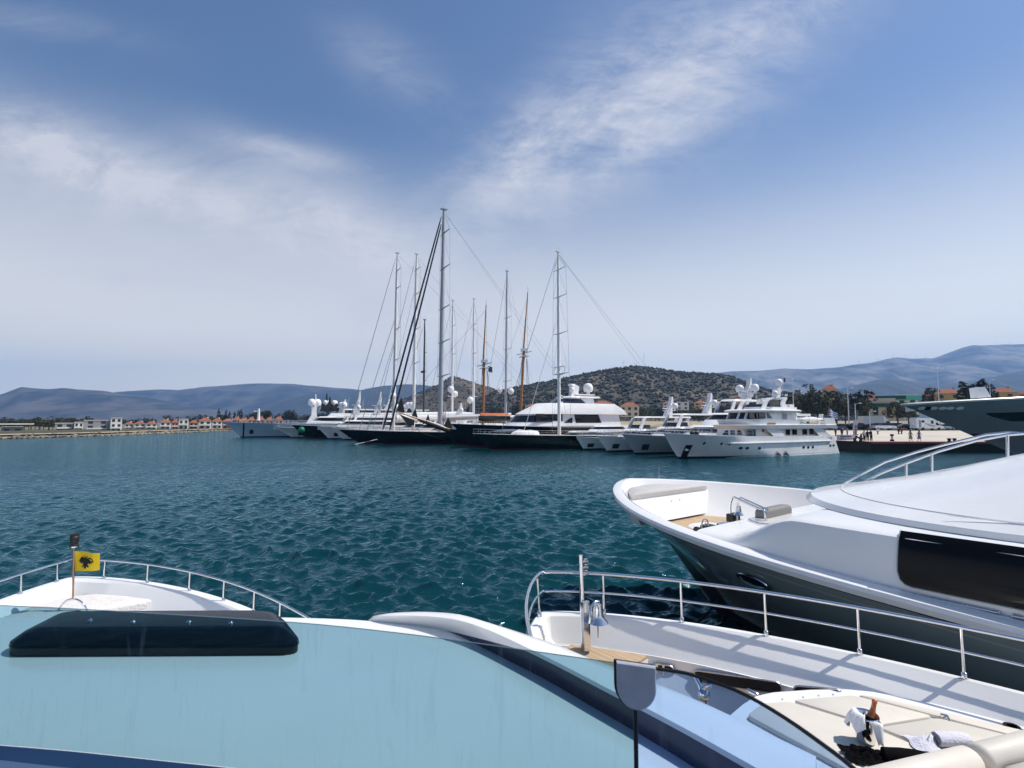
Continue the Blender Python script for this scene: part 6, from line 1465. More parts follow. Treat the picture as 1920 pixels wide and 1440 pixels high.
# ================================================= neighbour with champagne on its sunpad
def neighbour():
    t, p = near_boat('motor_yacht', 'white motor yacht with double bow rail, bell post and cream sunpad right of the windscreen', 'motor yacht', 3.677, 4.432)
    F = Frame(p)
    h = Hull(15, 5.038, 2.261, 2.13, 2.13, 1.4, m0=.6, m1=.441, p0=1.9, p1=2.754, um=.345)
    U = h.us(60); b = MB(); Fs = [-.2] + [i / 10 for i in range(11)]
    b.loft([[h.pt(u, f, 1) for f in Fs[::-1]] + [h.pt(u, f, -1) for f in Fs] for u in U], closed=False); b.build('hull', gel_near, t, 50)
    custom_deck(t, h, [('gunwale', gel_near, [(-.03, -.09), (-.035, -.02), (0, .015), (.07, .015)]), ('bulwark', gel_near, [(.07, .017), (.10, -.012)] + [(.10 + .35 * k_ / 8, -.012 - .328 * k_ / 8) for k_ in range(1, 9)]), ('coaming_panel', gel_near, [(.45, -.342), (.455, -.32), (.485, -.32), (.49, -.35), (.52, ('z', 1.46))])], n=60, umax=.9, taper=(.22, 4.6), clamp=False)
    b = MB(); U2 = h.us(40); b.loft([[(x, k * h.inner(x, w_, 1.5, .02), 1.5) for x, w_, z in offset_edge(h, .52, U2, (.22, 4.6))] for k in (1, .5, 0, -.5, -1)], closed=False); b.build('deck', teak, t, 20)
    # raised teak bow platform
    pl = [F.z(x, y, 1.985) for x, y in ((1070, 1208), (1100, 1212), (1160, 1220), (1215, 1229), (1196, 1241), (1100, 1262), (1020, 1262))]
    b = MB(); b.slab([(q.x, q.y, 1.985) for q in pl], (0, 0, -.03)); b.build('bow_platform', mat('teak_planking', (.5, .37, .24)), t, 0)
    b = MB(); b.slab([(q.x, q.y, 1.953) for q in pl], (0, 0, -.45)); b.build('platform_base', gel_near, t, 0)
    # dark mooring slots in the coaming panel
    def panel(px, py):
        best = None
        for i in range(500):
            u = (i / 500) ** 1.3 * .6; x, y, z = offset_edge(h, .51, [u], (.22, 4.6))[0]; y = -y; z = 1.68; q = proj(F.world(Vector((x, y, z))))
            if best is None or abs(q[0] - px) < best[0]: best = (abs(q[0] - px), Vector((x, y, z)), u)
        P = best[1]; w_ = F.world(P); d = ray(px, py); P.z = EYE + d.z / d.y * w_.y; return P
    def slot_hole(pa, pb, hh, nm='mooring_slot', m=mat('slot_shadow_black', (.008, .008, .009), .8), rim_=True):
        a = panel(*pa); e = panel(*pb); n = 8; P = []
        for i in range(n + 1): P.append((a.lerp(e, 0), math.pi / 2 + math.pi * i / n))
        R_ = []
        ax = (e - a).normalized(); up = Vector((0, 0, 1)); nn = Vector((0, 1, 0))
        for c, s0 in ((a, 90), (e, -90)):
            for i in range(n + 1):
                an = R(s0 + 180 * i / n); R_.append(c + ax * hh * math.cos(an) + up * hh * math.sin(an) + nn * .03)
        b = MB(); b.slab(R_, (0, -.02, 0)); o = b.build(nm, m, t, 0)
        if rim_: b = MB(); b.tube(R_, .009, 6, closed=True); b.build('slot_rim', steel_dull, o, 50)
    slot_hole((1233, 1253), (1258, 1256), .055); slot_hole((1312, 1267), (1458, 1288), .062); slot_hole((1503, 1294), (1570, 1300), .05)
    for px, py in ((1238, 1252), (1250, 1254)):
        q = panel(px, py); b = MB(); b.tube([q + Vector((0, .05, -.06)), q + Vector((0, .05, .06))], .016, 8); b.build('fairlead_roller', steel, t)
    # stainless bitts and handle on the side deck
    c = F.z(1320, 1300, 1.80)
    b = MB(); b.lathe([(.09, 0), (.06, .03), (.045, .1), (.05, .24)], (c.x, c.y, 1.5), 14); b.ball((c.x, c.y, 1.79), .062, 14, 10); b.tube([(c.x - .10, c.y + .03, 1.92), (c.x, c.y, 1.84), (c.x, c.y, 1.75)], [.018, .022, .025], 8); b.tube([(c.x + .13, c.y - .03, 1.93), (c.x + .05, c.y, 1.86), (c.x + .02, c.y, 1.78)], [.022, .022, .025], 8); b.build('mooring_bitt', steel, t, 60)
    c = panel(1412, 1289) + Vector((0, .10, .0)); e = panel(1440, 1300) + Vector((0, .12, -.02))
    b = MB(); b.tube([c, c.lerp(e, .6) + Vector((0, .02, .02)), e, e + Vector((0, 0, -.08))], [.03, .034, .03, .02], 8); b.build('cleat', steel, t, 60)
    # bow rail: two tubes on stanchions
    def RP(u, sd, k): 
        w = max(0, h.hw(u, 1) + .0); return Vector((h.x(u, 1) - .02 + k * .05 * (1 - min(1, u * 3)), sd * (w + .03 * k - .03), h.sheer(u) + .015 + k))
    path = [(.62 * (i / 40) ** 1.7, 1) for i in range(24, 0, -1)] + [(0, 1)] + [(.62 * (i / 40) ** 1.7, -1) for i in range(1, 41)]
    b = MB(); b.tube([RP(u, s, .47) for u, s in path], .021, 8); b.build('top_rail', steel, t, 60)
    b = MB(); b.tube([RP(u, s, .245) for u, s in path], .013, 8); b.build('middle_rail', steel, t, 60)
    for px, sd in ((1006, 1), (978, 1), (940, 1), (1134, -1), (1278, -1), (1434, -1), (1608, -1), (1806, -1), (2080, -1)):
        u = u_at_px(F, h, px, sd)
        b = MB(); b.tube([RP(u, sd, 0), RP(u, sd, .47)], .016, 8); o = b.build('stanchion', steel, t, 60)
        b = MB(); c = RP(u, sd, 0); b.lathe([(.028, -.01), (.03, .0), (.024, .055), (.017, .06)], c, 10); b.build('stanchion_base', steel, o, 50)
    # light post with the bell
    P0 = F.Y(1094, 1226, 6.35); P1 = F.Y(1089, 1041, 6.35)
    b = MB(); b.tube([P0, P0.lerp(P1, .5), P1], [.028, .028, .026], 10)
    for k in (.80, .86, .92): q = P0.lerp(P1, k); b.box(q + Vector((.0, -.05, 0)), (.05, .10, .018)); b.box(q + Vector((0, -.08, .02)), (.03, .03, .03))
    b.build('light_post', steel, t, 40)
    q0 = F.Y(1100, 1232, 6.3); q1 = F.Y(1097, 1128, 6.3); b = MB(); b.loft([[q + Vector((dx, dy, 0)) for dx, dy in ((-.02, .05), (.02, .05), (.02, -.05), (-.02, -.05))] for q in (q0, q0.lerp(q1, .9), q1)]); b.build('post_blade', steel, t, 0)
    bc = F.Y(1121, 1167, 6.3); bell(t, bc, .118, .20)
    b = MB(); tp = bc + Vector((0, 0, .21)); b.tube([bc + Vector((0, .14, .02)), bc + Vector((0, .11, .20)), tp + Vector((0, .04, .03)), tp + Vector((0, -.02, .02))], .014, 6); b.build('bell_bracket', steel, t, 60)
    # deckhouse behind and sunpad
    vin = mat('cream_vinyl', (.64, .60, .53), .55, var=.04, scale=3, bump=.06, bscale=60)
    b = MB(); out = [F.z(x, y, 1.95) for x, y in ((1418, 1306), (1450, 1299), (1520, 1294), (1590, 1293), (1640, 1298), (1780, 1325), (1920, 1354), (2150, 1400))]
    out = [(q.x, q.y) for q in out] + [(-4.5, -1.2), (-4.5, 1.5), (-1.1, 1.5), (out[0].x, out[0].y + .25)]
    b.loft([[(x, y, 1.49) for x, y in out], [(x, y, 1.93) for x, y in out], [(x * .985 - .02, y * .985, 1.96) for x, y in out]]); b.build('sunpad_base', gel_near, t, 30)
    def cush(quad, z, th=.06):
        Q = [F.z(x, y, z) for x, y in quad]; c = sum(Q, Vector((0, 0, 0))) / len(Q)
        def rg(k, zz):
            P = []
            n = len(Q)
            for i, q in enumerate(Q):
                pv, nx = Q[i - 1], Q[(i + 1) % n]; r = .05
                a_ = q + (pv - q).normalized() * r; b_ = q + (nx - q).normalized() * r
                for f in (0, .33, .67, 1):
                    g = a_.lerp(q, f).lerp(q.lerp(b_, f), f); g = c + (g - c) * k; P.append((g.x, g.y, zz))
            return P
        b = MB(); b.loft([rg(.995, 1.94), rg(1, z - .02), rg(.992, z - .004), rg(.975, z)]); return b.build('sunpad_cushion', vin, t, 60)
    zc = 2.0
    cush([(1485, 1312), (1600, 1303), (1750, 1342), (1640, 1360)], zc); cush([(1646, 1363), (1756, 1345), (1900, 1380), (1860, 1460), (1749, 1403)], zc)
    cush([(1478, 1314), (1634, 1362), (1742, 1407), (1640, 1470), (1400, 1340), (1430, 1318)], zc)
    cush([(1605, 1302), (1640, 1305), (1930, 1372), (1906, 1380), (1757, 1342)], zc - .012)
    for (xa, ya), (xb_, yb) in (((1590, 1486), (1826, 1427)), ((1832, 1425), (2120, 1352))):
        A = F.z(xa, ya, 2.05); Bq = F.z(xb_, yb, 2.05); d = (Bq - A).normalized(); b = MB()
        b.tube([A, A + d * .02, A + d * .05, A.lerp(Bq, .5), Bq - d * .05, Bq - d * .02, Bq], [.05, .092, .108, .11, .108, .092, .05], 16); b.build('bolster', vin, t, 60)
        A.z = Bq.z = 1.99; off = Vector((-.20, 0, -.02)); b = MB(); b.tube([A + off, A + off + d * .04, Bq + off - d * .04, Bq + off], [.05, .11, .11, .05], 14); b.build('backrest', vin, t, 60)
    q = F.z(1776, 1346, 2.0); b = MB(); b.tube([q + Vector((-.03, .04, 0)), q + Vector((0, 0, .02)), q + Vector((.05, -.02, .005))], .009, 6); b.tube([q + Vector((.02, .03, 0)), q + Vector((0, 0, .02))], .008, 6); b.build('hatch_latch', steel, t, 60)
    q = F.z(1897, 1359, 1.975); b = MB(); b.lathe([(.055, 0), (.06, .006), (.045, .008), (.04, -.0)], (q.x, q.y, 1.962), 16); b.build('cup_holder', black_rubber, t, 50)
    for px, py in ((1467, 1310), (1506, 1306), (1535, 1303), (1562, 1301), (1687, 1324)):
        q = F.z(px, py, 1.97); b = MB(); b.lathe([(.008, 0), (.008, .006), (.003, .008)], (q.x, q.y, 1.962), 8); b.build('snap_stud', steel, t, 50)
    tier(t, 'deckhouse', gel_near, [(1.9, -13, -4.3, 1.9, 2.5), (2.7, -13, -5.6, 1.7, 2.4)])
    # ---- things lying on the sunpad
    zt = 2.003
    q = F.z(1624, 1391, zt); wq = F.world(q)
    k = thing('ice_bucket', 'polished steel ice bucket with a champagne bottle standing on the cream sunpad', 'ice bucket', (wq.x, wq.y, zt), 0)
    b = MB(); b.lathe([(.055, 0), (.062, .004), (.07, .03), (.082, .12), (.094, .205), (.102, .212), (.098, .218), (.088, .205), (.075, .1), (.05, .02)], n=28); b.build('bucket', steel, k, 50)
    for s in (1, -1): b = MB(); b.tube([(s * .09, 0, .185), (s * .115, .02, .17), (s * .115, -.02, .15), (s * .088, 0, .14)], .006, 6); b.build('handle', steel, k, 60)
    bt = thing('champagne_bottle', 'champagne bottle with orange foil neck leaning in the steel ice bucket', 'bottle', (wq.x + .022, wq.y + .02, zt + .008), 0)
    M_ = Matrix.Rotation(R(17), 4, Vector((-.2, 1, 0)).normalized())
    b = MB(); b.lathe([(.035, 0), (.042, .01), (.042, .15), (.036, .18)], n=18, M=M_); b.build('glass_body', mat('dark_green_glass', (.012, .03, .012), .1), bt, 60)
    b = MB(); b.lathe([(.0365, .178), (.024, .215), (.0185, .245), (.0165, .285), (.0195, .288), (.0195, .312), (.017, .316), (.004, .318)], n=18, M=M_); b.build('foil_neck', mat('copper_foil', (.52, .16, .06), .35, .4, var=.2, scale=30), bt, 60)
    linen = mat('white_linen', (.80, .80, .82), .9, var=.03, scale=20, bump=.15, bscale=60)
    nk = thing('napkin', 'white linen napkin draped over the rim of the steel ice bucket', 'napkin', (wq.x, wq.y, zt), 0)
    rn = random.Random(4); b = MB(); rows = []
    for i in range(13):
        s = i / 12; row = []
        for j in range(15):
            a = math.pi * (.76 + .56 * j / 14); r = .104 + .008 * math.sin(j * 1.7) + (.03 + .012 * math.sin(j * 1.3 + 1)) * s
            zz = .225 - s * (.085 + .025 * math.sin(j * .7 + .5) + .03 * max(0, math.sin(j * .45))) if s > .3 else .225 + .02 * math.sin(s * 10) - s * .03
            if s < .3: r = .104 - (.3 - s) * .2
            row.append((math.cos(a) * r, math.sin(a) * r, zz + .006 * math.sin(j * 2.3 + i)))
        rows.append(row)
    b.loft(rows, closed=False)
    tail = [[(-.02 + .03 * j * (1 - .1 * i) + .006 * i, -.108 - .004 * i + .006 * math.sin(j * 1.8), .205 - .027 * i + .01 * math.sin(j * 1.4)) for j in range(4)] for i in range(7)]
    b.loft(tail, closed=False); b.build('cloth', linen, nk, 70).modifiers.new('Solidify', 'SOLIDIFY').thickness = .003
    # black towel roll and fringe
    q = F.world(F.z(1678, 1417, zt + .03)); q2 = F.world(F.z(1618, 1411, zt + .02))
    dirv = (q - q2); dirv.z = 0; an = math.atan2(dirv.y, dirv.x)
    q = q + Vector((.025, -.035, 0)); bk = thing('black_towel', 'rolled black towel with a rumpled fringed scarf at its end, beside the ice bucket', 'towel', (q.x, q.y, zt), an)
    fab = mat('black_towelling', (.006, .006, .007), .95, bump=.6, bscale=80, spec=.05)
    b = MB(); b.loft([[(x, math.cos(a) * r * 1.3, r * .9 + math.sin(a) * r + .004 * math.sin(a * 3 + x * 30)) for a in [2 * math.pi * j / 16 for j in range(16)]] for x, r in ((-.13, .02), (-.12, .048), (0, .052), (.10, .054), (.16, .05), (.165, .02))]); b.build('roll', fab, bk, 60)
    V = []; b = MB(); n = 26; rows = []
    for i in range(n):
        row = []
        for j in range(n):
            u, v = i / (n - 1) * 2 - 1, j / (n - 1) * 2 - 1; rr = math.hypot(u, v); k_ = max(0, 1 - rr ** 2 * .75)
            ed = 1 + .09 * math.sin(9 * math.atan2(v, u)) + .05 * math.sin(23 * math.atan2(v, u)); row.append((-.25 + u * .15 * ed, v * .12 * ed, .004 + .075 * k_ * (.55 + .45 * math.sin(u * 7 + 2 * math.sin(v * 5)) * math.cos(v * 8 + u * 3)) ** 1.0 * (1 if k_ > 0 else 0)))
        rows.append(row)
    b.loft(rows, closed=False); b.build('scarf', fab, bk, 70)
    b = MB()
    for i in range(0):
        a = rn.uniform(0, 6.28); r = rn.uniform(.8, 1.0); c = Vector((-.25 + math.cos(a) * .15 * r, math.sin(a) * .12 * r, .012 + rn.random() * .05)); b.tube([c, c + Vector((math.cos(a) * .012, math.sin(a) * .012, .012 * rn.random())), c + Vector((math.cos(a) * .022, math.sin(a) * .022, rn.uniform(-.012, .0)))], [.006, .005, .002], 4)
    pass
    q = F.world(F.z(1780, 1388, zt + .04)); q2 = F.world(F.z(1722, 1385, zt + .03)); d2 = q - q2
    wt_ = thing('white_towel', 'white towel with a shaded grey end rolled up on the starboard side of the sunpad', 'towel', (q.x, q.y, zt), math.atan2(d2.y, d2.x) + .15)
    tw = mat('lilac_towelling', (.66, .66, .74), .95, var=.06, scale=20, bump=.5, bscale=70)
    b = MB(); b.loft([[(x, math.cos(a) * r * 1.25, r * .92 + math.sin(a) * r + .003 * math.sin(a * 5 + x * 40)) for a in [2 * math.pi * j / 18 for j in range(18)]] for x, r in ((-.11, .03), (-.10, .05), (0, .054), (.10, .052), (.15, .045), (.155, .015))]); b.build('roll', tw, wt_, 60)
    b = MB(); b.loft([[(-.112 - .004 * (i % 2), math.cos(a) * r * 1.2, .047 + math.sin(a) * r) for a in [2 * math.pi * j / 18 for j in range(18)]] for i, r in enumerate((.046, .036, .028, .018, .006))]); b.build('roll_end', mat('shaded_grey_towelling', (.22, .22, .24), .95, bump=.5, bscale=60), wt_, 30)  # roll end in dark grey, its shade put into the colour
    b = MB(); b.loft([[(x + .02 * math.sin(v * 3), v * .11 + yo, .006 + hh * (.5 + .5 * math.cos(v * 3.1)) * (.8 + .3 * math.sin(v * 9 + x * 30))) for v in [j / 9 * 2 - 1 for j in range(10)]] for x, hh, yo in ((-.30, .004, .02), (-.25, .03, .02), (-.21, .075, 0), (-.17, .045, 0), (-.14, .09, .01), (-.11, .05, .01))], closed=False); b.build('fold', tw, wt_, 70)
neighbour()

# ================================================= our own yacht: bow on the left, flybridge cowl and tinted windscreen in front of the camera
def tint_glass(name, col, rough=.0, refl=1.0):
    m = bpy.data.materials.new(name); m.use_nodes = True; nt = m.node_tree; N = nt.nodes; L = nt.links
    N.remove(N['Principled BSDF']); out = N['Material Output']
    tr = N.new('ShaderNodeBsdfTransparent'); tr.inputs[0].default_value = (*col, 1)
    gl = N.new('ShaderNodeBsdfGlossy'); gl.inputs['Roughness'].default_value = .02
    lw = N.new('ShaderNodeLayerWeight'); lw.inputs[0].default_value = .5
    pw = N.new('ShaderNodeMath'); pw.operation = 'POWER'; L.new(lw.outputs['Facing'], pw.inputs[0]); pw.inputs[1].default_value = 5
    fr = N.new('ShaderNodeMath'); fr.operation = 'MULTIPLY_ADD'; L.new(pw.outputs[0], fr.inputs[0]); fr.inputs[1].default_value = .9; fr.inputs[2].default_value = .045
    # faint salt runs down the pane
    tc = N.new('ShaderNodeTexCoord'); mp = N.new('ShaderNodeMapping'); mp.inputs['Scale'].default_value = (9, 9, 1.1); L.new(tc.outputs['Object'], mp.inputs[0])
    nz = N.new('ShaderNodeTexNoise'); nz.inputs['Scale'].default_value = 3; nz.inputs['Detail'].default_value = 6; nz.inputs['Distortion'].default_value = 1.2; L.new(mp.outputs[0], nz.inputs['Vector'])
    rp = N.new('ShaderNodeValToRGB'); rp.color_ramp.elements[0].position = .55; rp.color_ramp.elements[1].position = .78; rp.color_ramp.elements[0].color = (0, 0, 0, 1); rp.color_ramp.elements[1].color = (.14, .14, .14, 1); L.new(nz.outputs[0], rp.inputs[0])
    df = N.new('ShaderNodeBsdfDiffuse'); df.inputs[0].default_value = (.6, .65, .7, 1)
    mx = N.new('ShaderNodeMixShader'); L.new(fr.outputs[0], mx.inputs[0]); L.new(tr.outputs[0], mx.inputs[1]); L.new(gl.outputs[0], mx.inputs[2])
    m2 = N.new('ShaderNodeMixShader'); L.new(rp.outputs[0], m2.inputs[0]); L.new(mx.outputs[0], m2.inputs[1]); L.new(df.outputs[0], m2.inputs[2])
    L.new(m2.outputs[0], out.inputs['Surface']); return m
def smooth(P, n=4):
    out = []
    for i in range(len(P) - 1):
        p0, p1, p2, p3 = P[max(i - 1, 0)], P[i], P[i + 1], P[min(i + 2, len(P) - 1)]
        for j in range(n):
            t_ = j / n; out.append(tuple(.5 * (2 * p1[k] + (p2[k] - p0[k]) * t_ + (2 * p0[k] - 5 * p1[k] + 4 * p2[k] - p3[k]) * t_ * t_ + (3 * p1[k] - p0[k] - 3 * p2[k] + p3[k]) * t_ ** 3) for k in (0, 1)))
    return out + [P[-1]]
def own():
    t, p = near_boat('motor_yacht', 'white motor yacht in the foreground with curved tinted windscreen, smoked hatch and low bow rail', 'motor yacht', 8.855, -.154)
    F = Frame(p)
    h = Hull(17, 4.802, 2.284, 1.954, 1.954, 1.6, m0=.6, m1=.413, p0=1.9, p1=2.95, um=.673)
    U = h.us(60); b = MB(); Fs = [-.2] + [i / 10 for i in range(11)]
    b.loft([[h.pt(u, f, 1) for f in Fs[::-1]] + [h.pt(u, f, -1) for f in Fs] for u in U], closed=False); b.build('hull', gel_near, t, 50)
    custom_deck(t, h, [('gunwale', gel_near, [(-.02, -.07), (-.025, -.01), (.01, .015), (.13, .015)]), ('bulwark', gel_near, [(.13, .017), (.17, -.02), (.30, -.45), (.34, ('z', 1.52))])], n=60)
    b = MB(); U2 = h.us(40); b.loft([[(h.x(u, 1) - .3 * 1.25 * max(0, 1 - u * 2.2), k * max(0, h.hw(u, 1) - .30), 1.55) for u in U2] for k in (1, .5, 0, -.5, -1)], closed=False); b.build('deck', gel_near, t, 20)
    # bow seat locker with towelling cushion
    def ow(x, ins): return max(.03, h.hw(max(h.u(x, 1), 0), 1) - ins)
    xs = [1.22 - i * .085 for i in range(11)]
    T = [(x, ow(x, .24) * (1 if i else .4)) for i, x in enumerate(xs)]; ringp = T + [(x, -y) for x, y in T[::-1]]
    b = MB(); b.loft([[(x, y * .97, 1.54) for x, y in ringp], [(x, y, 1.98) for x, y in ringp]]); b.build('bow_locker', gel_near, t, 20)
    b = MB(); b.loft([[(x, y * .97, 1.985) for x, y in ringp], [(x, y * .99, 2.05) for x, y in ringp], [(x * .985 + .01, y * .93, 2.10) for x, y in ringp], [(x * .9 + .06, y * .6, 2.115) for x, y in ringp]]); b.build('bow_cushion', mat('towelling_cover', (.70, .68, .66), .95, var=.12, scale=14, bump=.8, bscale=45), t, 60)
    for k in (-.05, .45):
        b = MB(); b.lathe([(.022, 0), (.024, .01), (.012, .018)], (xs[-1] - .01, -k, 1.82), 10, Matrix.Rotation(-math.pi / 2, 4, 'Y')); b.build('latch', steel, t)
    tier(t, 'foredeck_trunk', gel_near, [(1.54, -7, .05, 1.60, 1.9), (1.90, -7, -.12, 1.50, 1.8), (1.94, -7, -.25, 1.40, 1.7)])
    # low rail
    def RP(u, sd, k): return Vector((h.x(u, 1) - .04, sd * max(0, h.hw(u, 1) - .05 + .02 * k), h.sheer(u) + .015 + k))
    b = MB(); b.tube([RP(.34 * (i / 30) ** 1.7, 1, .26) for i in range(30, 0, -1)] + [RP(.34 * (i / 30) ** 1.7, -1, .26) for i in range(0, 31)], .015, 8); b.build('bow_rail', steel, t, 60)
    for px, sd in ((99, 1), (30, 1), (203, -1), (283, -1), (361, -1), (425, -1), (481, -1), (530, -1)):
        u = u_at_px(F, h, px, sd, umax=.34); b = MB(); b.tube([RP(u, sd, 0), RP(u, sd, .26)], .013, 8); o = b.build('stanchion', steel, t, 60)
        b = MB(); b.lathe([(.022, -.01), (.024, 0), (.018, .03), (.013, .035)], RP(u, sd, 0), 10); b.build('stanchion_base', steel, o, 50)
    # flagstaff with its black top and the hoop below
    Y0 = 7.25
    P0 = F.Y(136.5, 1124, Y0); P1 = F.Y(139, 1024, Y0)
    b = MB(); b.tube([P0, P1], .012, 8); b.build('flagstaff', mat('copper_tube', (.45, .26, .18), .3, .7), t, 60)
    c = P1; b = MB(); b.lathe([(.05, 0), (.056, .02), (.04, .03), (.05, .07), (.056, .12), (.045, .135), (.05, .16), (.01, .17)], c, 12); b.build('anchor_light', black_rubber, t, 30)
    b = MB(); b.lathe([(.052, -.014), (.054, .002), (.02, .004)], c, 12); b.build('light_base', steel, t, 40)
    b = MB(); hc = F.Y(135, 1156, Y0); rr = .20
    dv = F.Y(163, 1156, Y0) - hc; dv = dv.normalized()
    b.tube([hc + dv * rr * math.cos(a) + Vector((0, 0, rr * 1.12 * math.sin(a))) for a in [math.pi * i / 18 for i in range(19)]], .013, 8); b.build('hoop', steel, t, 60)
    f0 = F.world(F.Y(137, 1033, Y0))
    fl = thing('yellow_flag', 'yellow flag with a black double headed eagle on the bow staff', 'flag', (f0.x, f0.y, f0.z), 0)
    yel = mat('yellow_cloth', (.72, .50, .012), .8, var=.1, scale=8); blk = mat('black_print', (.012, .012, .01), .9)
    fw, fh_ = .345, .275
    def fp(s, r, o=0.0): return Vector((.01 + fw * s, .022 * math.sin(s * 6.5 + r * .8) - o, -fh_ * (r * (.98 - .06 * s) + .10 * s * (1 - r) ) - .004 * math.sin(s * 9)))
    b = MB(); b.loft([[fp(i / 16, j / 8) for j in range(9)] for i in range(17)], closed=False); cl = b.build('cloth', yel, fl, 70)
    half = [(0, .30), (.035, .24), (.05, .17), (.10, .16), (.115, .20), (.075, .22), (.07, .28), (.12, .29), (.20, .22), (.27, .25), (.34, .38), (.37, .52), (.30, .47), (.31, .60), (.24, .52), (.24, .64), (.17, .56), (.12, .62), (.16, .74), (.22, .78), (.12, .80), (.07, .72), (.06, .84), (0, .90)]
    b = MB()
    for sg in (1, -1):
        n = len(half); P = [fp(.5 + sg * x * .88, .06 + r * .92, .004) for x, r in half]; b.add(P, [tuple(range(n))])
    b.build('eagle_emblem', blk, cl, 0)
    # ---- superstructure below the flybridge
    tier(t, 'deckhouse', gel_near, [(1.5, -16, -2.6, 1.9, 2.6), (2.4, -16, -3.9, 1.6, 2.3), (2.98, -16, -5.3, 1.3, 1.8)])
    # cowl ahead of the windscreen
    zc = 3.70
    edge_far = [(-420, 1150), (-200, 1156), (0, 1158), (200, 1157), (400, 1156), (540, 1158), (640, 1161), (714, 1166), (783, 1173), (842, 1184), (889, 1206), (1024, 1275), (1188, 1370), (1303, 1440), (1500, 1570)]
    FarP = [F.z(x, y, zc) for x, y in edge_far]
    tp = [(-700, 1150), (-400, 1132), (-150, 1129), (0, 1135), (150, 1142), (300, 1151), (450, 1160), (600, 1171), (700, 1181), (750, 1187), (880, 1204), (1000, 1221), (1100, 1235), (1188, 1247), (1340, 1279)]
    near = [F.z(x, y, 4.06) for x, y in tp]
    near = [F.z(x, y, 4.06) for x, y in smooth(tp, 3)]
    FarP = [F.z(x, y, zc) for x, y in smooth(edge_far, 3)]
    b = MB(); rows = []
    for k in range(9):
        f = k / 8; rows.append([(a.x + (c.x - a.x) * f, a.y + (c.y - a.y) * f, zc + .012 * math.sin(math.pi * f) - .033 * (1 - f) ** 2 * max(0, min(1, (1.2 - c.y) / .5 if False else 1))) for a, c in zip(near, FarP)])
    rows.insert(0, [(q.x, q.y, zc - .08) for q in near]); b.loft(rows, closed=False)
    b.loft([[(q.x, q.y, zc) for q in FarP[:22]], [(q.x + .05, q.y, zc - .03) for q in FarP[:22]], [(q.x + .8, q.y, 2.95) for q in FarP[:22]]], closed=False); b.build('cowl', gel_near, t, 30)
    # raised moulding that curls round the right side of the cowl
    J = [(690, 1163), (714, 1166), (783, 1173), (842, 1184), (889, 1206), (950, 1237), (1024, 1275), (1110, 1325), (1188, 1370), (1303, 1440), (1500, 1570)]
    C = [(697, 1158), (725, 1155), (795, 1156), (860, 1164), (915, 1182), (975, 1209), (1045, 1243), (1130, 1287), (1210, 1328), (1330, 1392), (1530, 1505)]
    O = [(700, 1155), (735, 1149), (800, 1147), (862, 1153), (925, 1170), (985, 1189), (1050, 1211), (1110, 1236), (1180, 1262), (1330, 1323), (1530, 1418)]
    J, C, O = smooth(J), smooth(C), smooth(O)
    rows = [[], [], [], [], [], []]
    for i, (j, c, o) in enumerate(zip(J, C, O)):
        a = F.z(*j, zc); k = min(1, i / 12); cc = F.z(*c, zc + .012 + .068 * k); oo = F.z(*o, zc + .014 + .05 * k)
        rows[0].append(a); rows[1].append(a.lerp(cc, .85)); rows[2].append(cc + Vector((0, 0, .002))); rows[3].append(cc.lerp(oo, .5) + Vector((0, 0, .014 * k))); rows[4].append(oo); rows[5].append(oo + Vector((.02, -.04, -.3)))
    b = MB(); i0 = 5 * 4; b.loft([rows[0][:i0 - 7], rows[1][:i0 - 7]], closed=False); b.loft([[rows[0][i].lerp(rows[1][i], min(1, (i - i0 + 8) / 9)) for i in range(i0 - 8, i0 + 2)], rows[1][i0 - 8:i0 + 2]], closed=False); b.loft(rows[1:], closed=False); b.build('cowl_moulding', gel_near, t, 45)
    b = MB(); b.loft([rows[0][i0 - 8:], [rows[0][i].lerp(rows[1][i], min(1, (i - i0 + 8) / 9)) - Vector((0, 0, 0)) for i in range(i0 - 8, len(rows[0]))]], closed=False); b.build('moulding_inner_face', mat('dark_blue_face', (.028, .034, .075), .3, coat=.2), t, 45)  # inner face of the moulding, coloured dark blue along the glazed stretch
    # smoked acrylic hatch
    A = atz(280, 1187, 3.74); fx = 1.13
    c0 = F.loc(Vector((A.x - .005, 2.235, 0)))
    def hr(w, d, r, z):
        P = []
        for x, y, zz in rrect(0, 0, w, d, r, z): P.append(F.loc(Vector((-1.378 - .13 * (y / .36 + .5) + x * (1 - .16 * (y / .36 + .5)), 2.262 + y * .86 + .010 * x, zz))))
        return P
    smoke = mat('smoked_acrylic', (.007, .011, .02), .1, var=.1, spec=.12)
    b = MB(); b.loft([hr(1.15, .35, .07, 3.702), hr(1.15, .35, .07, 3.736)]); b.build('hatch_frame', black_rubber, t, 30)
    b = MB(); b.loft([hr(1.16, .36, .075, 3.736), hr(1.155, .355, .075, 3.748), hr(1.08, .29, .06, 3.776), hr(1.02, .235, .05, 3.788), hr(.96, .18, .04, 3.79)]); hat = b.build('skylight_hatch', smoke, t, 25)
    for px, py in ((169, 1164), (250, 1167), (354, 1167), (433, 1169)):
        q = F.z(px, py, 3.79); b = MB(); b.lathe([(.009, 0), (.009, .005), (.005, .009), (.002, .01)], (q.x, q.y, 3.789), 12); b.build('latch_bolt', steel, hat, 50)
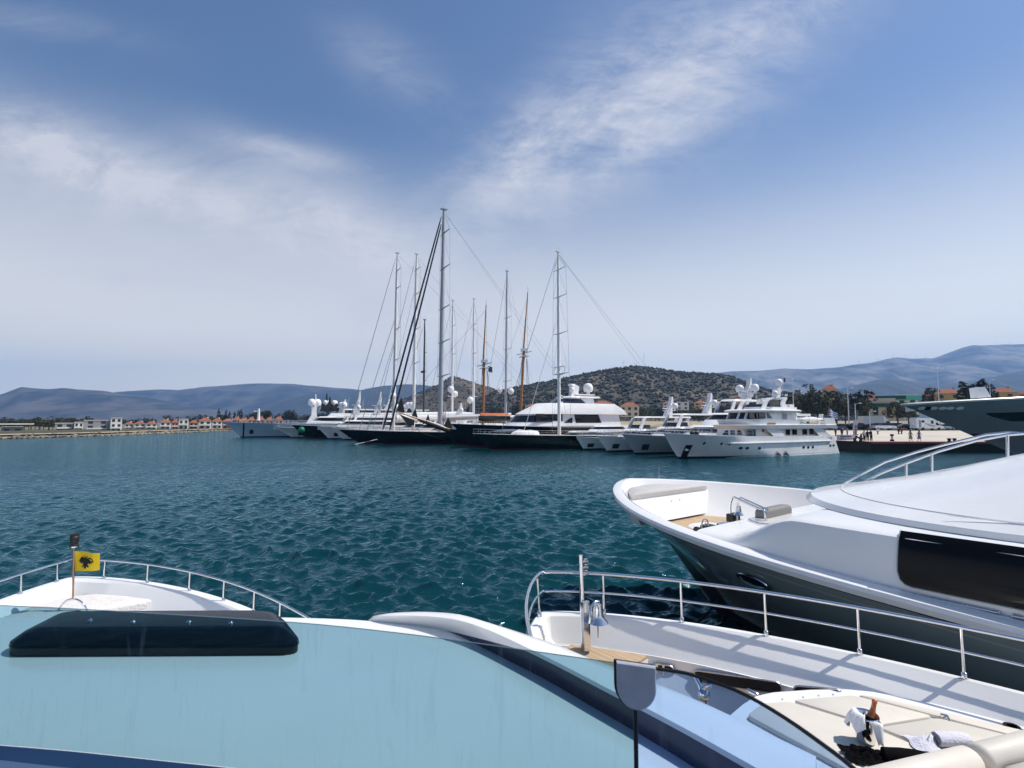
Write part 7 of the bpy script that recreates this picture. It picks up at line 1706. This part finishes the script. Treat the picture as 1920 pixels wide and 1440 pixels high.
    for xa, xb_ in ((98, 178), (412, 482)):
        q0 = F.z(xa, 1222, 3.712); q1 = F.z(xb_, 1221, 3.712); b = MB(); d = (q1 - q0)
        for k in (0, .68): b.slab([q0 + d * k, q0 + d * (k + .32), q0 + d * (k + .32) + Vector((.012, .0, .034)), q0 + d * k + Vector((.012, .0, .034))], (-.006, .004, .006))
        b.tube([q0 + Vector((.015, 0, .012)), q1 + Vector((.015, 0, .012))], .006, 8); b.build('hinge', steel, hat, 30)
    # windscreen: pane in front, pane at the side, gasket and clamp between them
    zt_, zb_ = 4.06, 3.668
    top1 = [(-700, 1150), (-400, 1132), (-150, 1129), (0, 1135), (150, 1142), (300, 1151), (450, 1160), (600, 1171), (750, 1187), (880, 1204), (1000, 1221), (1100, 1235), (1188, 1247)]
    top2 = [(1192, 1248), (1225, 1253), (1285, 1262), (1340, 1279), (1400, 1304), (1470, 1345), (1540, 1394), (1605, 1445), (1700, 1540)]
    g1 = tint_glass('teal_tinted_glass', (.27, .45, .53)); g2 = tint_glass('blue_tinted_glass', (.42, .58, .80))
    edge_m = mat('glass_edge', (.20, .30, .33), .2); gask = mat('black_gasket', (.01, .011, .014), .5)
    for pts, g in ((top1, g1), (top2, g2)):
        T = [F.z(x, y, zt_) for x, y in smooth(pts, 3)]; Bm = [Vector((q.x, q.y, zb_)) for q in T]
        b = MB(); b.loft([Bm, T], closed=False); pane = b.build('windscreen_pane', g, t, 60)
        b = MB(); b.tube(T, .0012 if g is g1 else .004, 6); b.build('pane_edge', edge_m if g is g1 else gask, pane, 60)
    S = F.z(1190, 1247, zt_)
    b = MB(); b.tube([Vector((S.x, S.y, zb_)), Vector((S.x, S.y, zt_ - .05))], .005, 8); b.build('pane_gasket', gask, t, 60)
    # clamp plate facing the helm
    ctr = atz(1190, 1247, zt_) - Vector((.0, .012, 0)); wv = Vector((1, -.22, 0)).normalized(); nv = Vector((-.22, -1, 0)).normalized()
    P = [(-.042, .012), (.042, .008), (.042, -.038)] + [(.042 * math.cos(a), -.038 - .048 * math.sin(a)) for a in [math.pi * i / 12 for i in range(1, 12)]] + [(-.042, -.038)]
    b = MB(); bd = lambda k, o: [F.loc(ctr + wv * (x * k) + Vector((0, 0, -.036 + (y + .036) * k)) + nv * o) for x, y in P]
    b.loft([bd(1, 0), bd(1, .008), bd(.95, .0105), bd(.5, .011)]); b.build('pane_clamp', mat('satin_aluminium', (.46, .47, .52), .45, .25, var=.1, scale=40), t, 25)
    b = MB(); b.loft([[F.loc(ctr + wv * (x * 1.05 - .004) + Vector((0, 0, -.036 + (y + .036) * 1.03)) + nv * o) for x, y in P] for o in (-.003, -.0005)]); b.build('clamp_shade_edge', gask, t, 0)  # dark left edge stands in for the clamp's shaded side
    # helm dash below the panes, its shade put into the navy colour
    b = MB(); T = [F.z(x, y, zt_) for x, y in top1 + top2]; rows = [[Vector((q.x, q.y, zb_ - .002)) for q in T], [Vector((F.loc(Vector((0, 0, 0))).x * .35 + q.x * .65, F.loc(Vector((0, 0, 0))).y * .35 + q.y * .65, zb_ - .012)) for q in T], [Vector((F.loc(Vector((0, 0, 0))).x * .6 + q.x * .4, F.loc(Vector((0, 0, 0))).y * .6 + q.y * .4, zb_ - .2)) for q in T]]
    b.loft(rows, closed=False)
    for sg_ in (1, -1):  # unseen coaming and sole, added dark to even out the pane's reflection
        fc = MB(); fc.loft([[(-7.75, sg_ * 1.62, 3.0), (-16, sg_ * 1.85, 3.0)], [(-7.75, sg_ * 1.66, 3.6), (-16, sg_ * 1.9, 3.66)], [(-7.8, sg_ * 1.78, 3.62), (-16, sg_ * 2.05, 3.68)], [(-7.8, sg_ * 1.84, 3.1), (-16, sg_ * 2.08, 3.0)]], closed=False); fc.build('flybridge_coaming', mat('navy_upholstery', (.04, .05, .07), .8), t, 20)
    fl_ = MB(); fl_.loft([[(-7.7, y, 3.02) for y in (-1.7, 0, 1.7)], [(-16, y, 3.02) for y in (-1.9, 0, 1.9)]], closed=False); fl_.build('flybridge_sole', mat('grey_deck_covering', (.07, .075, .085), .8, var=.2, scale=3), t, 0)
    b.build('dash_top', mat('shaded_navy_dash', (.05, .09, .18), .7, bump=.1, bscale=80), t, 40)
own()
